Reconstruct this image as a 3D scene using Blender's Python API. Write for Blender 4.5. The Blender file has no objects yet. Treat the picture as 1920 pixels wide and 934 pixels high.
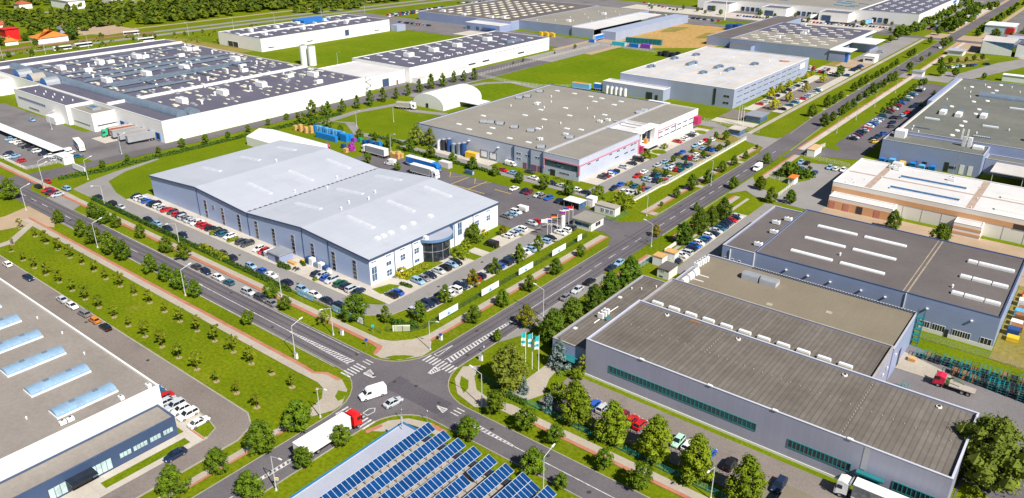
import bpy, math, random
from mathutils import Vector, Matrix
random.seed(11)
SC = bpy.context.scene
COL = SC.collection
rad = math.radians

# ------------------------------------------------------------------ camera, sky, sun, exposure
cam = bpy.data.objects.new("camera", bpy.data.cameras.new("camera"))
COL.objects.link(cam)
cam.location = (0, 0, 100)
cam.rotation_euler = (rad(90 - 24.34), 0, rad(128.335 - 90))
cam.data.sensor_width = 36; cam.data.lens = 36 * 1448 / 1920
cam.data.clip_start = 1; cam.data.clip_end = 12000
SC.camera = cam
SUN_AZ, SUN_EL = -17.0, 46.0                     # direction towards the sun, degrees from +X
world = bpy.data.worlds.new("World"); SC.world = world
world.use_nodes = True
nt = world.node_tree
for n in list(nt.nodes): nt.nodes.remove(n)
wo = nt.nodes.new('ShaderNodeOutputWorld'); bg = nt.nodes.new('ShaderNodeBackground')
sky = nt.nodes.new('ShaderNodeTexSky'); sky.sky_type = 'NISHITA'; sky.sun_disc = False
sky.sun_elevation = rad(SUN_EL); sky.sun_rotation = rad(90 - SUN_AZ)
sky.altitude = 250; sky.air_density = 1.0; sky.dust_density = 0.6; sky.ozone_density = 2.0
bg.inputs['Strength'].default_value = 0.05
nt.links.new(sky.outputs[0], bg.inputs[0]); nt.links.new(bg.outputs[0], wo.inputs[0])
sl = bpy.data.lights.new("sun", 'SUN'); sl.energy = 5.0; sl.angle = rad(0.55); sl.color = (1.0, 0.945, 0.85)
sun = bpy.data.objects.new("sun", sl); COL.objects.link(sun)
_d = Vector((-math.cos(rad(SUN_AZ)) * math.cos(rad(SUN_EL)), -math.sin(rad(SUN_AZ)) * math.cos(rad(SUN_EL)), -math.sin(rad(SUN_EL))))
sun.rotation_euler = _d.to_track_quat('-Z', 'Y').to_euler(); sun.location = (100, -50, 200)
vs = SC.view_settings
vs.view_transform = 'Standard'; vs.look = 'None'; vs.exposure = 0.56; vs.gamma = 1.0; vs.use_curve_mapping = False

# ------------------------------------------------------------------ materials
MATS = {}
def hexc(h):
    h = h.lstrip('#'); r = []
    for i in (0, 2, 4):
        s = int(h[i:i + 2], 16) / 255
        r.append(s / 12.92 if s < .04045 else ((s + .055) / 1.055) ** 2.4)
    return tuple(r)
def C3(c): return hexc(c) if isinstance(c, str) else tuple(c)
def mat(name, col, rough=.7, var=.12, scale=.15, metal=0.0, spec=.3, col2=None, detail=4, lines=None, fine=None, coord='Object', tint=None, patch=None):
    """procedural principled material: base colour varied by noise; lines = (mode, spacing u, spacing v, line width, strength)"""
    if name in MATS: return MATS[name]
    m = bpy.data.materials.new(name); m.use_nodes = True; MATS[name] = m
    t = m.node_tree; N = t.nodes; L = t.links
    b = N['Principled BSDF']
    b.inputs['Roughness'].default_value = rough; b.inputs['Metallic'].default_value = metal
    b.inputs['Specular IOR Level'].default_value = spec
    col = C3(col)
    c2 = C3(col2) if col2 else tuple(max(0, x * (1 - var)) for x in col)
    c1 = col if col2 else tuple(min(1, x * (1 + var)) for x in col)
    tc = N.new('ShaderNodeTexCoord'); geo = N.new('ShaderNodeNewGeometry')
    vec = tc.outputs['Object'] if coord == 'Object' else geo.outputs['Position']
    nz = N.new('ShaderNodeTexNoise'); nz.inputs['Scale'].default_value = scale; nz.inputs['Detail'].default_value = detail
    nz.inputs['Roughness'].default_value = .65
    L.new(vec, nz.inputs['Vector'])
    rp = N.new('ShaderNodeMapRange'); rp.inputs['From Min'].default_value = .32; rp.inputs['From Max'].default_value = .68
    L.new(nz.outputs['Fac'], rp.inputs['Value'])
    mx = N.new('ShaderNodeMix'); mx.data_type = 'RGBA'
    mx.inputs['A'].default_value = (*c2, 1); mx.inputs['B'].default_value = (*c1, 1)
    L.new(rp.outputs[0], mx.inputs['Factor'])
    out = mx.outputs['Result']
    if patch:                                      # worn or dry patches: (noise scale, threshold, colour, stretch along X)
        mp = N.new('ShaderNodeMapping'); mp.inputs['Scale'].default_value = (patch[3], 1, 1); L.new(vec, mp.inputs['Vector'])
        n3 = N.new('ShaderNodeTexNoise'); n3.inputs['Scale'].default_value = patch[0]; n3.inputs['Detail'].default_value = 8; n3.inputs['Roughness'].default_value = .7
        L.new(mp.outputs[0], n3.inputs['Vector'])
        r3 = N.new('ShaderNodeMapRange'); r3.inputs['From Min'].default_value = patch[1]; r3.inputs['From Max'].default_value = patch[1] + .14; r3.inputs['To Max'].default_value = patch[4]
        L.new(n3.outputs['Fac'], r3.inputs['Value'])
        x3 = N.new('ShaderNodeMix'); x3.data_type = 'RGBA'; x3.inputs['B'].default_value = (*patch[2], 1)
        L.new(r3.outputs[0], x3.inputs['Factor']); L.new(out, x3.inputs['A']); out = x3.outputs['Result']
    if fine:
        n2 = N.new('ShaderNodeTexNoise'); n2.inputs['Scale'].default_value = fine[0]; n2.inputs['Detail'].default_value = 3
        L.new(vec, n2.inputs['Vector'])
        r2 = N.new('ShaderNodeMapRange'); r2.inputs['From Min'].default_value = .3; r2.inputs['From Max'].default_value = .7
        r2.inputs['To Min'].default_value = 1 - fine[1]; r2.inputs['To Max'].default_value = 1 + fine[1]
        L.new(n2.outputs['Fac'], r2.inputs['Value'])
        m2 = N.new('ShaderNodeVectorMath'); m2.operation = 'SCALE'
        L.new(out, m2.inputs[0]); L.new(r2.outputs[0], m2.inputs['Scale']); out = m2.outputs[0]
    if lines:
        mode, su, sv, lw, st = lines
        sp = N.new('ShaderNodeSeparateXYZ'); L.new(geo.outputs['Position'], sp.inputs[0])
        cb = N.new('ShaderNodeCombineXYZ')
        if mode == 'wall':
            ad = N.new('ShaderNodeMath'); ad.operation = 'ADD'
            L.new(sp.outputs[0], ad.inputs[0]); L.new(sp.outputs[1], ad.inputs[1])
            L.new(ad.outputs[0], cb.inputs[0]); L.new(sp.outputs[2], cb.inputs[1])
        elif mode == 'roofy':
            L.new(sp.outputs[1], cb.inputs[0]); L.new(sp.outputs[0], cb.inputs[1])
        else:
            L.new(sp.outputs[0], cb.inputs[0]); L.new(sp.outputs[1], cb.inputs[1])
        br = N.new('ShaderNodeTexBrick'); br.offset = 0.0 if mode == 'wall' else .37; br.inputs['Scale'].default_value = 1.0
        br.inputs['Brick Width'].default_value = su; br.inputs['Row Height'].default_value = sv
        br.inputs['Mortar Size'].default_value = lw; br.inputs['Mortar Smooth'].default_value = .3
        br.inputs['Color1'].default_value = (1 - st * .55,) * 3 + (1,); br.inputs['Color2'].default_value = (1 + st * .35,) * 3 + (1,)
        br.inputs['Mortar'].default_value = (1 - st * 1.6,) * 3 + (1,)
        L.new(cb.outputs[0], br.inputs['Vector'])
        mm = N.new('ShaderNodeVectorMath'); mm.operation = 'MULTIPLY'
        L.new(out, mm.inputs[0]); L.new(br.outputs['Color'], mm.inputs[1]); out = mm.outputs[0]
    if tint:                                       # small per-object hue / value shift (leaf crowns)
        oi = N.new('ShaderNodeObjectInfo'); hs = N.new('ShaderNodeHueSaturation')
        a = N.new('ShaderNodeMapRange'); a.inputs['To Min'].default_value = .5 - tint[0]; a.inputs['To Max'].default_value = .5 + tint[0]
        v = N.new('ShaderNodeMapRange'); v.inputs['To Min'].default_value = 1 - tint[1]; v.inputs['To Max'].default_value = 1 + tint[1]
        L.new(oi.outputs['Random'], a.inputs['Value']); L.new(a.outputs[0], hs.inputs['Hue'])
        k = N.new('ShaderNodeMath'); k.operation = 'FRACT'; k2 = N.new('ShaderNodeMath'); k2.operation = 'MULTIPLY'; k2.inputs[1].default_value = 7.31
        L.new(oi.outputs['Random'], k2.inputs[0]); L.new(k2.outputs[0], k.inputs[0]); L.new(k.outputs[0], v.inputs['Value']); L.new(v.outputs[0], hs.inputs['Value'])
        L.new(out, hs.inputs['Color']); out = hs.outputs[0]
    L.new(out, b.inputs['Base Color'])
    return m
def paint(name, col, rough=.28, spec=.5): return mat(name, col, rough, .04, .8, 0, spec)
def glass(name, col=(.02, .03, .05), rough=.08): return mat(name, col, rough, .25, .7, 0, .8)

# ------------------------------------------------------------------ mesh builder
class MB:
    def __init__(s): s.v = []; s.f = []; s.m = []
    def poly(s, pts, mi=0):
        i = len(s.v); s.v += [tuple(p) for p in pts]; s.f.append(tuple(range(i, i + len(pts)))); s.m.append(mi); return s
    def box(s, x0, x1, y0, y1, z0, z1, mi=0, top=None, skip=''):
        if x0 > x1: x0, x1 = x1, x0
        if y0 > y1: y0, y1 = y1, y0
        P = lambda a, b, c: (a, b, c)
        if 'b' not in skip: s.poly([P(x0, y0, z0), P(x0, y1, z0), P(x1, y1, z0), P(x1, y0, z0)], mi)
        if 't' not in skip: s.poly([P(x0, y0, z1), P(x1, y0, z1), P(x1, y1, z1), P(x0, y1, z1)], mi if top is None else top)
        s.poly([P(x0, y0, z0), P(x1, y0, z0), P(x1, y0, z1), P(x0, y0, z1)], mi)
        s.poly([P(x1, y0, z0), P(x1, y1, z0), P(x1, y1, z1), P(x1, y0, z1)], mi)
        s.poly([P(x1, y1, z0), P(x0, y1, z0), P(x0, y1, z1), P(x1, y1, z1)], mi)
        s.poly([P(x0, y1, z0), P(x0, y0, z0), P(x0, y0, z1), P(x0, y1, z1)], mi)
        return s
    def prism(s, pts, z0, z1, mi=0, top=None, cap=True):
        n = len(pts); area = sum(pts[i][0] * pts[(i + 1) % n][1] - pts[(i + 1) % n][0] * pts[i][1] for i in range(n))
        if area < 0: pts = list(reversed(pts))
        for i in range(n):
            a, b = pts[i], pts[(i + 1) % n]
            s.poly([(a[0], a[1], z0), (b[0], b[1], z0), (b[0], b[1], z1), (a[0], a[1], z1)], mi)
        if cap:
            s.poly([(p[0], p[1], z1) for p in pts], mi if top is None else top)
        return s
    def cyl(s, x, y, z0, z1, r, n=10, mi=0, r2=None, top=None):
        r2 = r if r2 is None else r2
        A = [(x + r * math.cos(2 * math.pi * i / n), y + r * math.sin(2 * math.pi * i / n), z0) for i in range(n)]
        B = [(x + r2 * math.cos(2 * math.pi * i / n), y + r2 * math.sin(2 * math.pi * i / n), z1) for i in range(n)]
        for i in range(n):
            j = (i + 1) % n; s.poly([A[i], A[j], B[j], B[i]], mi)
        s.poly(B, mi if top is None else top); s.poly(A[::-1], mi); return s
    def tube(s, p, q, r, n=6, mi=0, r2=None):
        p = Vector(p); q = Vector(q); d = q - p
        if d.length < 1e-6: return s
        u = d.orthogonal().normalized(); w = d.normalized().cross(u); r2 = r if r2 is None else r2
        A = [p + (u * math.cos(2 * math.pi * i / n) + w * math.sin(2 * math.pi * i / n)) * r for i in range(n)]
        B = [q + (u * math.cos(2 * math.pi * i / n) + w * math.sin(2 * math.pi * i / n)) * r2 for i in range(n)]
        for i in range(n):
            j = (i + 1) % n; s.poly([A[i], A[j], B[j], B[i]], mi)
        s.poly(A[::-1], mi); s.poly(B, mi); return s
    def loft(s, rings, mi=0, closed=True, caps=True):
        n = len(rings[0])
        for a, b in zip(rings, rings[1:]):
            for i in range(n if closed else n - 1):
                j = (i + 1) % n; s.poly([a[i], a[j], b[j], b[i]], mi)
        if caps: s.poly(rings[0][::-1], mi); s.poly(rings[-1], mi)
        return s
    def arch(s, axis, a0, a1, c, r, z, h, n=10, mi=0, end=None):
        """half-round vault along axis ('x'/'y') from a0 to a1, centred at c, half width r, springing at z, rise h"""
        rg = []
        for a in (a0, a1):
            ring = []
            for i in range(n + 1):
                t = math.pi * i / n; o = c + r * math.cos(t); zz = z + h * math.sin(t)
                ring.append((a, o, zz) if axis == 'x' else (o, a, zz))
            rg.append(ring)
        for i in range(n): s.poly([rg[0][i], rg[1][i], rg[1][i + 1], rg[0][i + 1]], mi)
        s.poly(rg[0], mi if end is None else end); s.poly(rg[1][::-1], mi if end is None else end)
        return s
    def mesh(s, name, mats, off=(0, 0, 0), smooth=False):
        me = bpy.data.meshes.new(name)
        me.from_pydata([(a - off[0], b - off[1], c - off[2]) for a, b, c in s.v], [], s.f)
        for m in mats: me.materials.append(m)
        if len(mats) > 1: me.polygons.foreach_set('material_index', s.m)
        if smooth: me.polygons.foreach_set('use_smooth', [True] * len(me.polygons))
        me.update(); return me

def tag(o, label=None, cat=None, group=None, kind=None):
    if label: o['label'] = label
    if cat: o['category'] = cat
    if group: o['group'] = group
    if kind: o['kind'] = kind
    return o
def thing(name, label, cat, loc=(0, 0, 0), rz=0.0, group=None, scale=1.0):
    o = bpy.data.objects.new(name, None); COL.objects.link(o); o.empty_display_size = .3
    o.location = loc; o.rotation_euler = (0, 0, rz); o.scale = (scale,) * 3
    return tag(o, label, cat, group)
def link(name, me, parent=None, loc=(0, 0, 0), rz=0.0):
    o = bpy.data.objects.new(name, me); COL.objects.link(o); o.location = loc; o.rotation_euler = (0, 0, rz)
    if parent: o.parent = parent
    return o
def part(name, mb, mats, T, parent=None, smooth=False, label=None):
    """a part given in world coordinates, stored relative to its (unrotated) thing T; parent may be a part of T"""
    if not isinstance(mats, (list, tuple)): mats = [mats]
    o = link(name, mb.mesh(name, mats, tuple(T.location), smooth), parent or T)
    if label: o['label'] = label
    return o
def local(name, mb, mats, T, smooth=False):
    if not isinstance(mats, (list, tuple)): mats = [mats]
    return link(name, mb.mesh(name, mats, (0, 0, 0), smooth), T)
def single(name, mb, mats, label, cat, loc=(0, 0, 0), rz=0, group=None, smooth=False):
    """a thing that is one mesh, given in local coordinates"""
    if not isinstance(mats, (list, tuple)): mats = [mats]
    return tag(link(name, mb.mesh(name, mats, (0, 0, 0), smooth), None, loc, rz), label, cat, group)
def struct(name, mb, mats):
    if not isinstance(mats, (list, tuple)): mats = [mats]
    return tag(link(name, mb.mesh(name, mats)), kind='structure')
ORD = 'first second third fourth fifth sixth seventh eighth ninth tenth eleventh twelfth thirteenth fourteenth fifteenth sixteenth seventeenth eighteenth nineteenth twentieth'.split()
def nth(i):
    if i < 20: return ORD[i]
    return 'twenty-' + ORD[i - 20] if i < 29 else ('thirtieth' if i == 29 else ('thirty-' + ORD[i - 30] if i < 39 else ('fortieth' if i == 39 else 'forty-' + ORD[i - 40])))
RT = Vector((math.sin(rad(128.335)), -math.cos(rad(128.335)), 0))       # the camera's right-hand direction on the ground
FW = Vector((math.cos(rad(128.335)), math.sin(rad(128.335)), 0))
def leftness(x, y): p = Vector((x, y, 0)); return p.dot(RT) / max(1, p.dot(FW))

# ------------------------------------------------------------------ where the cars, trees and lamps stand (metres)
CAR_ROWS = [
 ('in the row under the long hall wall', 'cars parked along the pale hall', 90, [(-273.8, 123.4, 'navy', 'hatchback'), (-270.8, 123.4, 'white', 'estate car'), (-268.5, 123.4, 'silver', 'hatchback'), (-266.0, 123.4, 'blue', 'hatchback'), (-262.2, 123.4, 'navy', 'saloon'), (-260.3, 123.4, 'black', 'estate car'), (-257.9, 123.4, 'white', 'hatchback'), (-255.3, 123.4, 'silver', 'hatchback'), (-252.5, 123.4, 'red', 'saloon'), (-248.7, 123.4, 'dark grey', 'hatchback'), (-245.6, 123.4, 'red', 'hatchback'), (-243.5, 123.4, 'navy', 'hatchback'), (-241.2, 123.4, 'silver', 'estate car'), (-239.3, 123.4, 'grey', 'hatchback'), (-237.1, 123.4, 'silver', 'saloon'), (-235.0, 123.4, 'silver', 'hatchback'), (-233.1, 123.4, 'white', 'saloon'), (-230.4, 123.4, 'red', 'hatchback'), (-227.8, 123.4, 'red', 'hatchback'), (-225.1, 123.4, 'black', 'hatchback'), (-221.6, 123.4, 'navy', 'hatchback'), (-219.5, 123.4, 'navy', 'saloon'), (-217.2, 123.4, 'teal', 'hatchback'), (-214.2, 123.4, 'white', 'hatchback'), (-207.3, 123.4, 'dark grey', 'estate car'), (-204.4, 123.4, 'dark grey', 'estate car'), (-198.4, 123.4, 'white', 'hatchback'), (-195.8, 123.4, 'red', 'hatchback'), (-193.6, 123.4, 'navy', 'hatchback'), (-191.2, 123.4, 'white', 'hatchback'), (-170.1, 123.4, 'navy', 'hatchback'), (-168.1, 123.4, 'silver', 'hatchback'), (-165.7, 123.4, 'blue', 'hatchback'), (-163.5, 123.4, 'silver', 'estate car'), (-159.7, 123.4, 'green', 'estate car'), (-157.3, 123.4, 'navy', 'hatchback'), (-154.6, 123.4, 'silver', 'estate car'), (-152.1, 123.4, 'navy', 'saloon')]),
 ('parked along the clipped hedge opposite the pale hall', 'cars parked along the hedge', 0, [(-284.2, 114.5, 'navy', 'saloon'), (-273.6, 114.5, 'black', 'estate car'), (-267.9, 114.5, 'silver', 'saloon'), (-248.7, 114.5, 'navy', 'saloon'), (-243.3, 114.5, 'light blue', 'hatchback'), (-236.3, 114.5, 'navy', 'saloon'), (-226.7, 114.5, 'navy', 'hatchback'), (-204.9, 114.5, 'dark grey', 'saloon'), (-199.4, 114.5, 'navy', 'saloon'), (-189.6, 114.5, 'light blue', 'hatchback'), (-184.4, 114.5, 'blue', 'hatchback'), (-179.6, 114.5, 'white', 'saloon'), (-172.4, 114.5, 'navy', 'saloon'), (-165.4, 114.5, 'light blue', 'hatchback'), (-160.1, 114.5, 'white', 'saloon'), (-155.0, 114.5, 'navy', 'saloon'), (-150.3, 114.5, 'navy', 'estate car')]),
 ('in the avenue lay-by below the pale hall', 'cars in the lay-by of the avenue', 0, [(-202.0, 104.1, 'dark grey', 'hatchback'), (-196.7, 104.1, 'navy', 'hatchback'), (-190.6, 104.1, 'white', 'saloon'), (-185.2, 104.1, 'teal', 'hatchback'), (-175.8, 104.1, 'silver', 'estate car'), (-170.0, 104.1, 'dark grey', 'estate car'), (-165.6, 104.1, 'grey', 'saloon')]),
 ('at the lawn edge beside the vaulted-skylight roof', 'cars along the lawn of young trees', 0, [(-247.8, 70.0, 'white', 'hatchback'), (-233.3, 70.0, 'navy', 'saloon'), (-212.0, 70.0, 'silver', 'saloon'), (-206.0, 70.0, 'white', 'saloon'), (-199.1, 70.0, 'grey', 'estate car'), (-193.5, 70.0, 'orange', 'hatchback'), (-187.7, 70.0, 'black', 'saloon')]),
 ('in the row ending the navy-fronted building', 'cars at the end of the navy-fronted building', 90, [(-151.9, 63.0, 'blue', 'hatchback'), (-150.1, 63.0, 'teal', 'hatchback'), (-147.2, 63.0, 'red', 'saloon'), (-145.1, 63.0, 'silver', 'hatchback'), (-142.4, 63.0, 'silver', 'estate car'), (-140.1, 63.0, 'white', 'hatchback'), (-137.3, 63.0, 'white', 'estate car'), (-133.1, 63.0, 'white', 'saloon')]),
 ('parked on the pavement bay before the navy-fronted building', '', 90, [(-127.3, 54.3, 'navy', 'saloon')]),
 ('on the pavement corner by the left street entrance', 'cars on the pavement corner', 0, [(-316.9, 110.6, 'red', 'hatchback'), (-313.5, 105.8, 'black', 'hatchback'), (-302.7, 111.4, 'light blue', 'estate car')]),
 ('in the short avenue bay at far left', 'cars in the short bay off the avenue', 90, [(-306.4, 106.3, 'red', 'saloon'), (-303.0, 106.3, 'navy', 'saloon'), (-301.2, 106.3, 'maroon', 'hatchback'), (-298.2, 106.3, 'silver', 'saloon')]),
 ('in front of the long white carport', 'cars by the carport', 90, [(-391.4, 125.7, 'light blue', 'hatchback'), (-385.7, 125.7, 'white', 'saloon'), (-381.3, 125.7, 'white', 'hatchback'), (-377.1, 125.7, 'grey', 'hatchback'), (-372.7, 125.7, 'black', 'saloon'), (-367.4, 125.7, 'dark grey', 'hatchback'), (-361.9, 125.7, 'white', 'estate car'), (-356.2, 125.7, 'navy', 'estate car'), (-350.3, 125.7, 'white', 'saloon')]),
 ('inside the railings of the left car park', 'cars inside the railings', 90, [(-367.9, 116.2, 'navy', 'hatchback'), (-362.1, 114.0, 'white', 'hatchback'), (-361.1, 116.0, 'light blue', 'saloon'), (-352.3, 115.0, 'red', 'hatchback')]),
 ('between the gatekeeper kiosk and the carport', 'cars near the gatekeeper kiosk', 90, [(-351.2, 132.6, 'white', 'van'), (-349.1, 133.7, 'white', 'hatchback'), (-340.1, 132.6, 'teal', 'saloon'), (-343.5, 124.9, 'silver', 'hatchback')]),
 ('driving on the street past the left factory', '', 0, [(-418.7, 146.4, 'light blue', 'saloon')]),
 ('before the glass entrance of the pale hall', 'cars before the glass entrance', 0, [(-143.5, 138.2, 'light blue', 'estate car'), (-143.5, 140.6, 'grey', 'saloon'), (-143.5, 143.2, 'navy', 'saloon'), (-143.5, 146.8, 'silver', 'saloon'), (-143.5, 149.5, 'black', 'estate car'), (-143.5, 152.3, 'light blue', 'saloon'), (-143.5, 154.3, 'black', 'saloon')]),
 ('on the paved bay by the corner lawn', 'cars on the corner bay', 0, [(-143.3, 127.7, 'black', 'saloon'), (-143.3, 129.7, 'blue', 'saloon')]),
 ('standing alone on a paved bay beside the entrance lawn', '', 0, [(-143.5, 171.0, 'black', 'van')]),
 ('in the short row past the entrance lawn', 'cars past the entrance lawn', 0, [(-143.9, 179.6, 'white', 'hatchback'), (-143.9, 182.2, 'silver', 'saloon'), (-143.9, 184.2, 'light blue', 'hatchback'), (-143.9, 186.9, 'white', 'estate car'), (-143.9, 193.0, 'silver', 'hatchback'), (-143.9, 195.3, 'red', 'hatchback')]),
 ('in the yard beside the pale hall corner', 'cars at the far corner of the hall', 0, [(-154.6, 192.6, 'grey', 'saloon'), (-154.6, 195.2, 'light blue', 'saloon'), (-154.6, 197.8, 'white', 'estate car'), (-154.6, 201.0, 'white', 'van')]),
 ('in the row behind the banner fence', 'cars behind the banner fence', 0, [(-131.8, 124.9, 'silver', 'hatchback'), (-131.8, 127.9, 'dark grey', 'hatchback'), (-131.8, 130.1, 'navy', 'estate car'), (-131.8, 132.6, 'navy', 'saloon'), (-131.8, 135.0, 'navy', 'hatchback'), (-131.8, 138.2, 'white', 'hatchback'), (-131.8, 141.1, 'white', 'estate car'), (-131.8, 143.3, 'navy', 'estate car'), (-131.8, 149.4, 'red', 'hatchback'), (-131.8, 151.8, 'navy', 'hatchback'), (-131.8, 157.1, 'navy', 'van'), (-131.8, 160.3, 'blue', 'hatchback'), (-131.8, 163.5, 'navy', 'estate car'), (-131.8, 165.9, 'navy', 'saloon'), (-131.8, 168.1, 'dark grey', 'hatchback'), (-131.8, 173.2, 'white', 'hatchback'), (-131.8, 175.8, 'light blue', 'saloon'), (-131.8, 177.6, 'dark grey', 'hatchback'), (-131.8, 183.9, 'light blue', 'hatchback'), (-131.8, 186.8, 'black', 'saloon'), (-131.8, 192.4, 'white', 'saloon'), (-131.8, 195.3, 'white', 'hatchback'), (-131.8, 197.9, 'dark grey', 'estate car')]),
 ('at the wall of the pink-framed factory', 'cars at the pink-framed factory', 0, [(-150.8, 247.9, 'dark grey', 'hatchback'), (-150.8, 250.5, 'maroon', 'hatchback'), (-150.8, 253.0, 'white', 'hatchback'), (-150.8, 255.4, 'blue', 'hatchback'), (-150.8, 257.5, 'navy', 'hatchback'), (-150.8, 264.2, 'silver', 'hatchback'), (-150.8, 270.6, 'navy', 'saloon'), (-150.8, 276.0, 'black', 'van'), (-150.8, 311.1, 'red', 'saloon'), (-150.8, 315.7, 'white', 'saloon'), (-150.8, 318.2, 'white', 'hatchback'), (-150.8, 323.5, 'navy', 'estate car'), (-150.8, 327.7, 'white', 'hatchback')]),
 ('in the tree-planted car park beside the grey-roofed factory', 'cars in the tree-planted car park', 90, [(-140.8, 240.2, 'navy', 'saloon'), (-140.9, 245.5, 'blue', 'saloon'), (-136.0, 239.4, 'white', 'hatchback'), (-134.3, 239.5, 'white', 'saloon'), (-132.7, 239.7, 'silver', 'saloon'), (-141.1, 258.3, 'red', 'saloon'), (-141.3, 264.1, 'white', 'saloon'), (-136.4, 257.4, 'light blue', 'saloon'), (-134.5, 257.1, 'silver', 'hatchback'), (-132.7, 257.5, 'navy', 'hatchback'), (-134.3, 263.7, 'teal', 'estate car'), (-136.3, 262.8, 'black', 'hatchback'), (-129.4, 259.7, 'red', 'hatchback'), (-129.8, 264.3, 'silver', 'hatchback'), (-135.5, 247.1, 'teal', 'hatchback'), (-131.2, 246.0, 'red', 'hatchback'), (-129.7, 247.0, 'blue', 'hatchback'), (-141.2, 275.3, 'silver', 'saloon'), (-141.1, 281.2, 'light blue', 'saloon'), (-136.8, 275.3, 'light blue', 'saloon'), (-134.4, 274.5, 'white', 'hatchback'), (-132.4, 274.9, 'red', 'hatchback'), (-130.4, 275.1, 'teal', 'hatchback'), (-136.1, 279.3, 'silver', 'hatchback'), (-134.5, 281.0, 'green', 'hatchback'), (-132.1, 281.0, 'navy', 'hatchback'), (-130.8, 282.9, 'teal', 'estate car'), (-141.5, 292.6, 'navy', 'saloon'), (-141.6, 297.9, 'blue', 'saloon'), (-136.8, 291.1, 'navy', 'hatchback'), (-134.6, 291.7, 'red', 'hatchback'), (-132.5, 292.2, 'silver', 'hatchback'), (-135.2, 298.2, 'white', 'hatchback'), (-141.6, 310.2, 'light blue', 'saloon'), (-141.4, 315.1, 'white', 'saloon'), (-141.5, 319.8, 'red', 'hatchback'), (-137.1, 308.7, 'light blue', 'hatchback'), (-134.8, 308.9, 'navy', 'hatchback'), (-132.7, 309.3, 'blue', 'estate car'), (-139.4, 323.2, 'white', 'hatchback'), (-130.0, 298.7, 'dark grey', 'hatchback')]),
 ('in the asphalt yard before the strip lawn', 'cars in the asphalt yard', 90, [(-170.0, 216.4, 'white', 'saloon'), (-165.3, 216.4, 'navy', 'hatchback'), (-163.1, 216.4, 'maroon', 'hatchback'), (-158.8, 216.4, 'silver', 'saloon'), (-156.7, 216.4, 'grey', 'hatchback'), (-153.9, 216.4, 'blue', 'saloon'), (-149.3, 216.4, 'navy', 'saloon'), (-147.0, 216.4, 'black', 'hatchback')]),
 ('on the lane between strip lawn and grey-roofed factory', 'cars on the factory lane', 0, [(-187.2, 230.8, 'red', 'saloon'), (-182.1, 230.3, 'light blue', 'saloon'), (-177.2, 235.8, 'dark grey', 'saloon'), (-171.8, 230.5, 'white', 'saloon'), (-162.5, 230.2, 'navy', 'saloon'), (-157.9, 230.1, 'silver', 'saloon'), (-151.3, 230.0, 'white', 'saloon'), (-146.8, 229.5, 'navy', 'saloon'), (-189.2, 238.4, 'white', 'van')]),
 ('nose to the white-roofed factory among yellow trees', 'cars at the white-roofed factory', 0, [(-149.3, 402.0, 'red', 'saloon'), (-149.3, 408.6, 'silver', 'hatchback'), (-149.3, 417.3, 'dark grey', 'hatchback'), (-149.3, 426.1, 'navy', 'hatchback'), (-149.3, 436.7, 'navy', 'hatchback'), (-149.3, 444.0, 'black', 'estate car'), (-149.3, 451.0, 'silver', 'hatchback'), (-149.3, 457.8, 'navy', 'hatchback'), (-149.3, 463.9, 'white', 'hatchback'), (-149.3, 470.8, 'navy', 'saloon')]),
 ('on the outer side of the yellow-tree car park', 'cars of the yellow-tree car park', 0, [(-135.7, 398.5, 'black', 'saloon'), (-135.7, 409.1, 'teal', 'saloon'), (-135.7, 417.2, 'teal', 'saloon'), (-135.7, 421.9, 'white', 'hatchback'), (-135.7, 428.1, 'red', 'saloon'), (-135.7, 433.7, 'light blue', 'saloon'), (-135.7, 437.3, 'silver', 'hatchback'), (-135.7, 447.4, 'silver', 'hatchback'), (-135.7, 452.5, 'teal', 'saloon'), (-135.7, 455.6, 'white', 'hatchback')]),
 ('beyond the gable of the white-roofed factory', 'cars beyond the white-roofed factory', 90, [(-162.4, 509.7, 'red', 'hatchback'), (-164.8, 519.2, 'dark grey', 'hatchback'), (-162.3, 518.3, 'white', 'hatchback'), (-159.8, 518.2, 'red', 'hatchback'), (-159.0, 507.6, 'silver', 'hatchback'), (-156.9, 508.4, 'navy', 'hatchback'), (-154.8, 507.9, 'silver', 'hatchback'), (-152.4, 507.9, 'red', 'hatchback'), (-150.2, 507.7, 'navy', 'hatchback'), (-148.1, 506.6, 'silver', 'hatchback'), (-145.4, 506.1, 'white', 'hatchback'), (-143.2, 505.7, 'white', 'hatchback'), (-141.1, 505.5, 'silver', 'hatchback'), (-152.8, 518.1, 'silver', 'hatchback'), (-150.1, 516.6, 'maroon', 'hatchback')]),
 ('by the canopy of the dark-roofed factory', 'cars by the canopy', 0, [(-137.7, 525.0, 'navy', 'saloon'), (-137.6, 529.8, 'navy', 'saloon'), (-137.6, 536.4, 'navy', 'saloon'), (-137.6, 543.0, 'blue', 'saloon'), (-135.8, 506.8, 'blue', 'hatchback')]),
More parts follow.
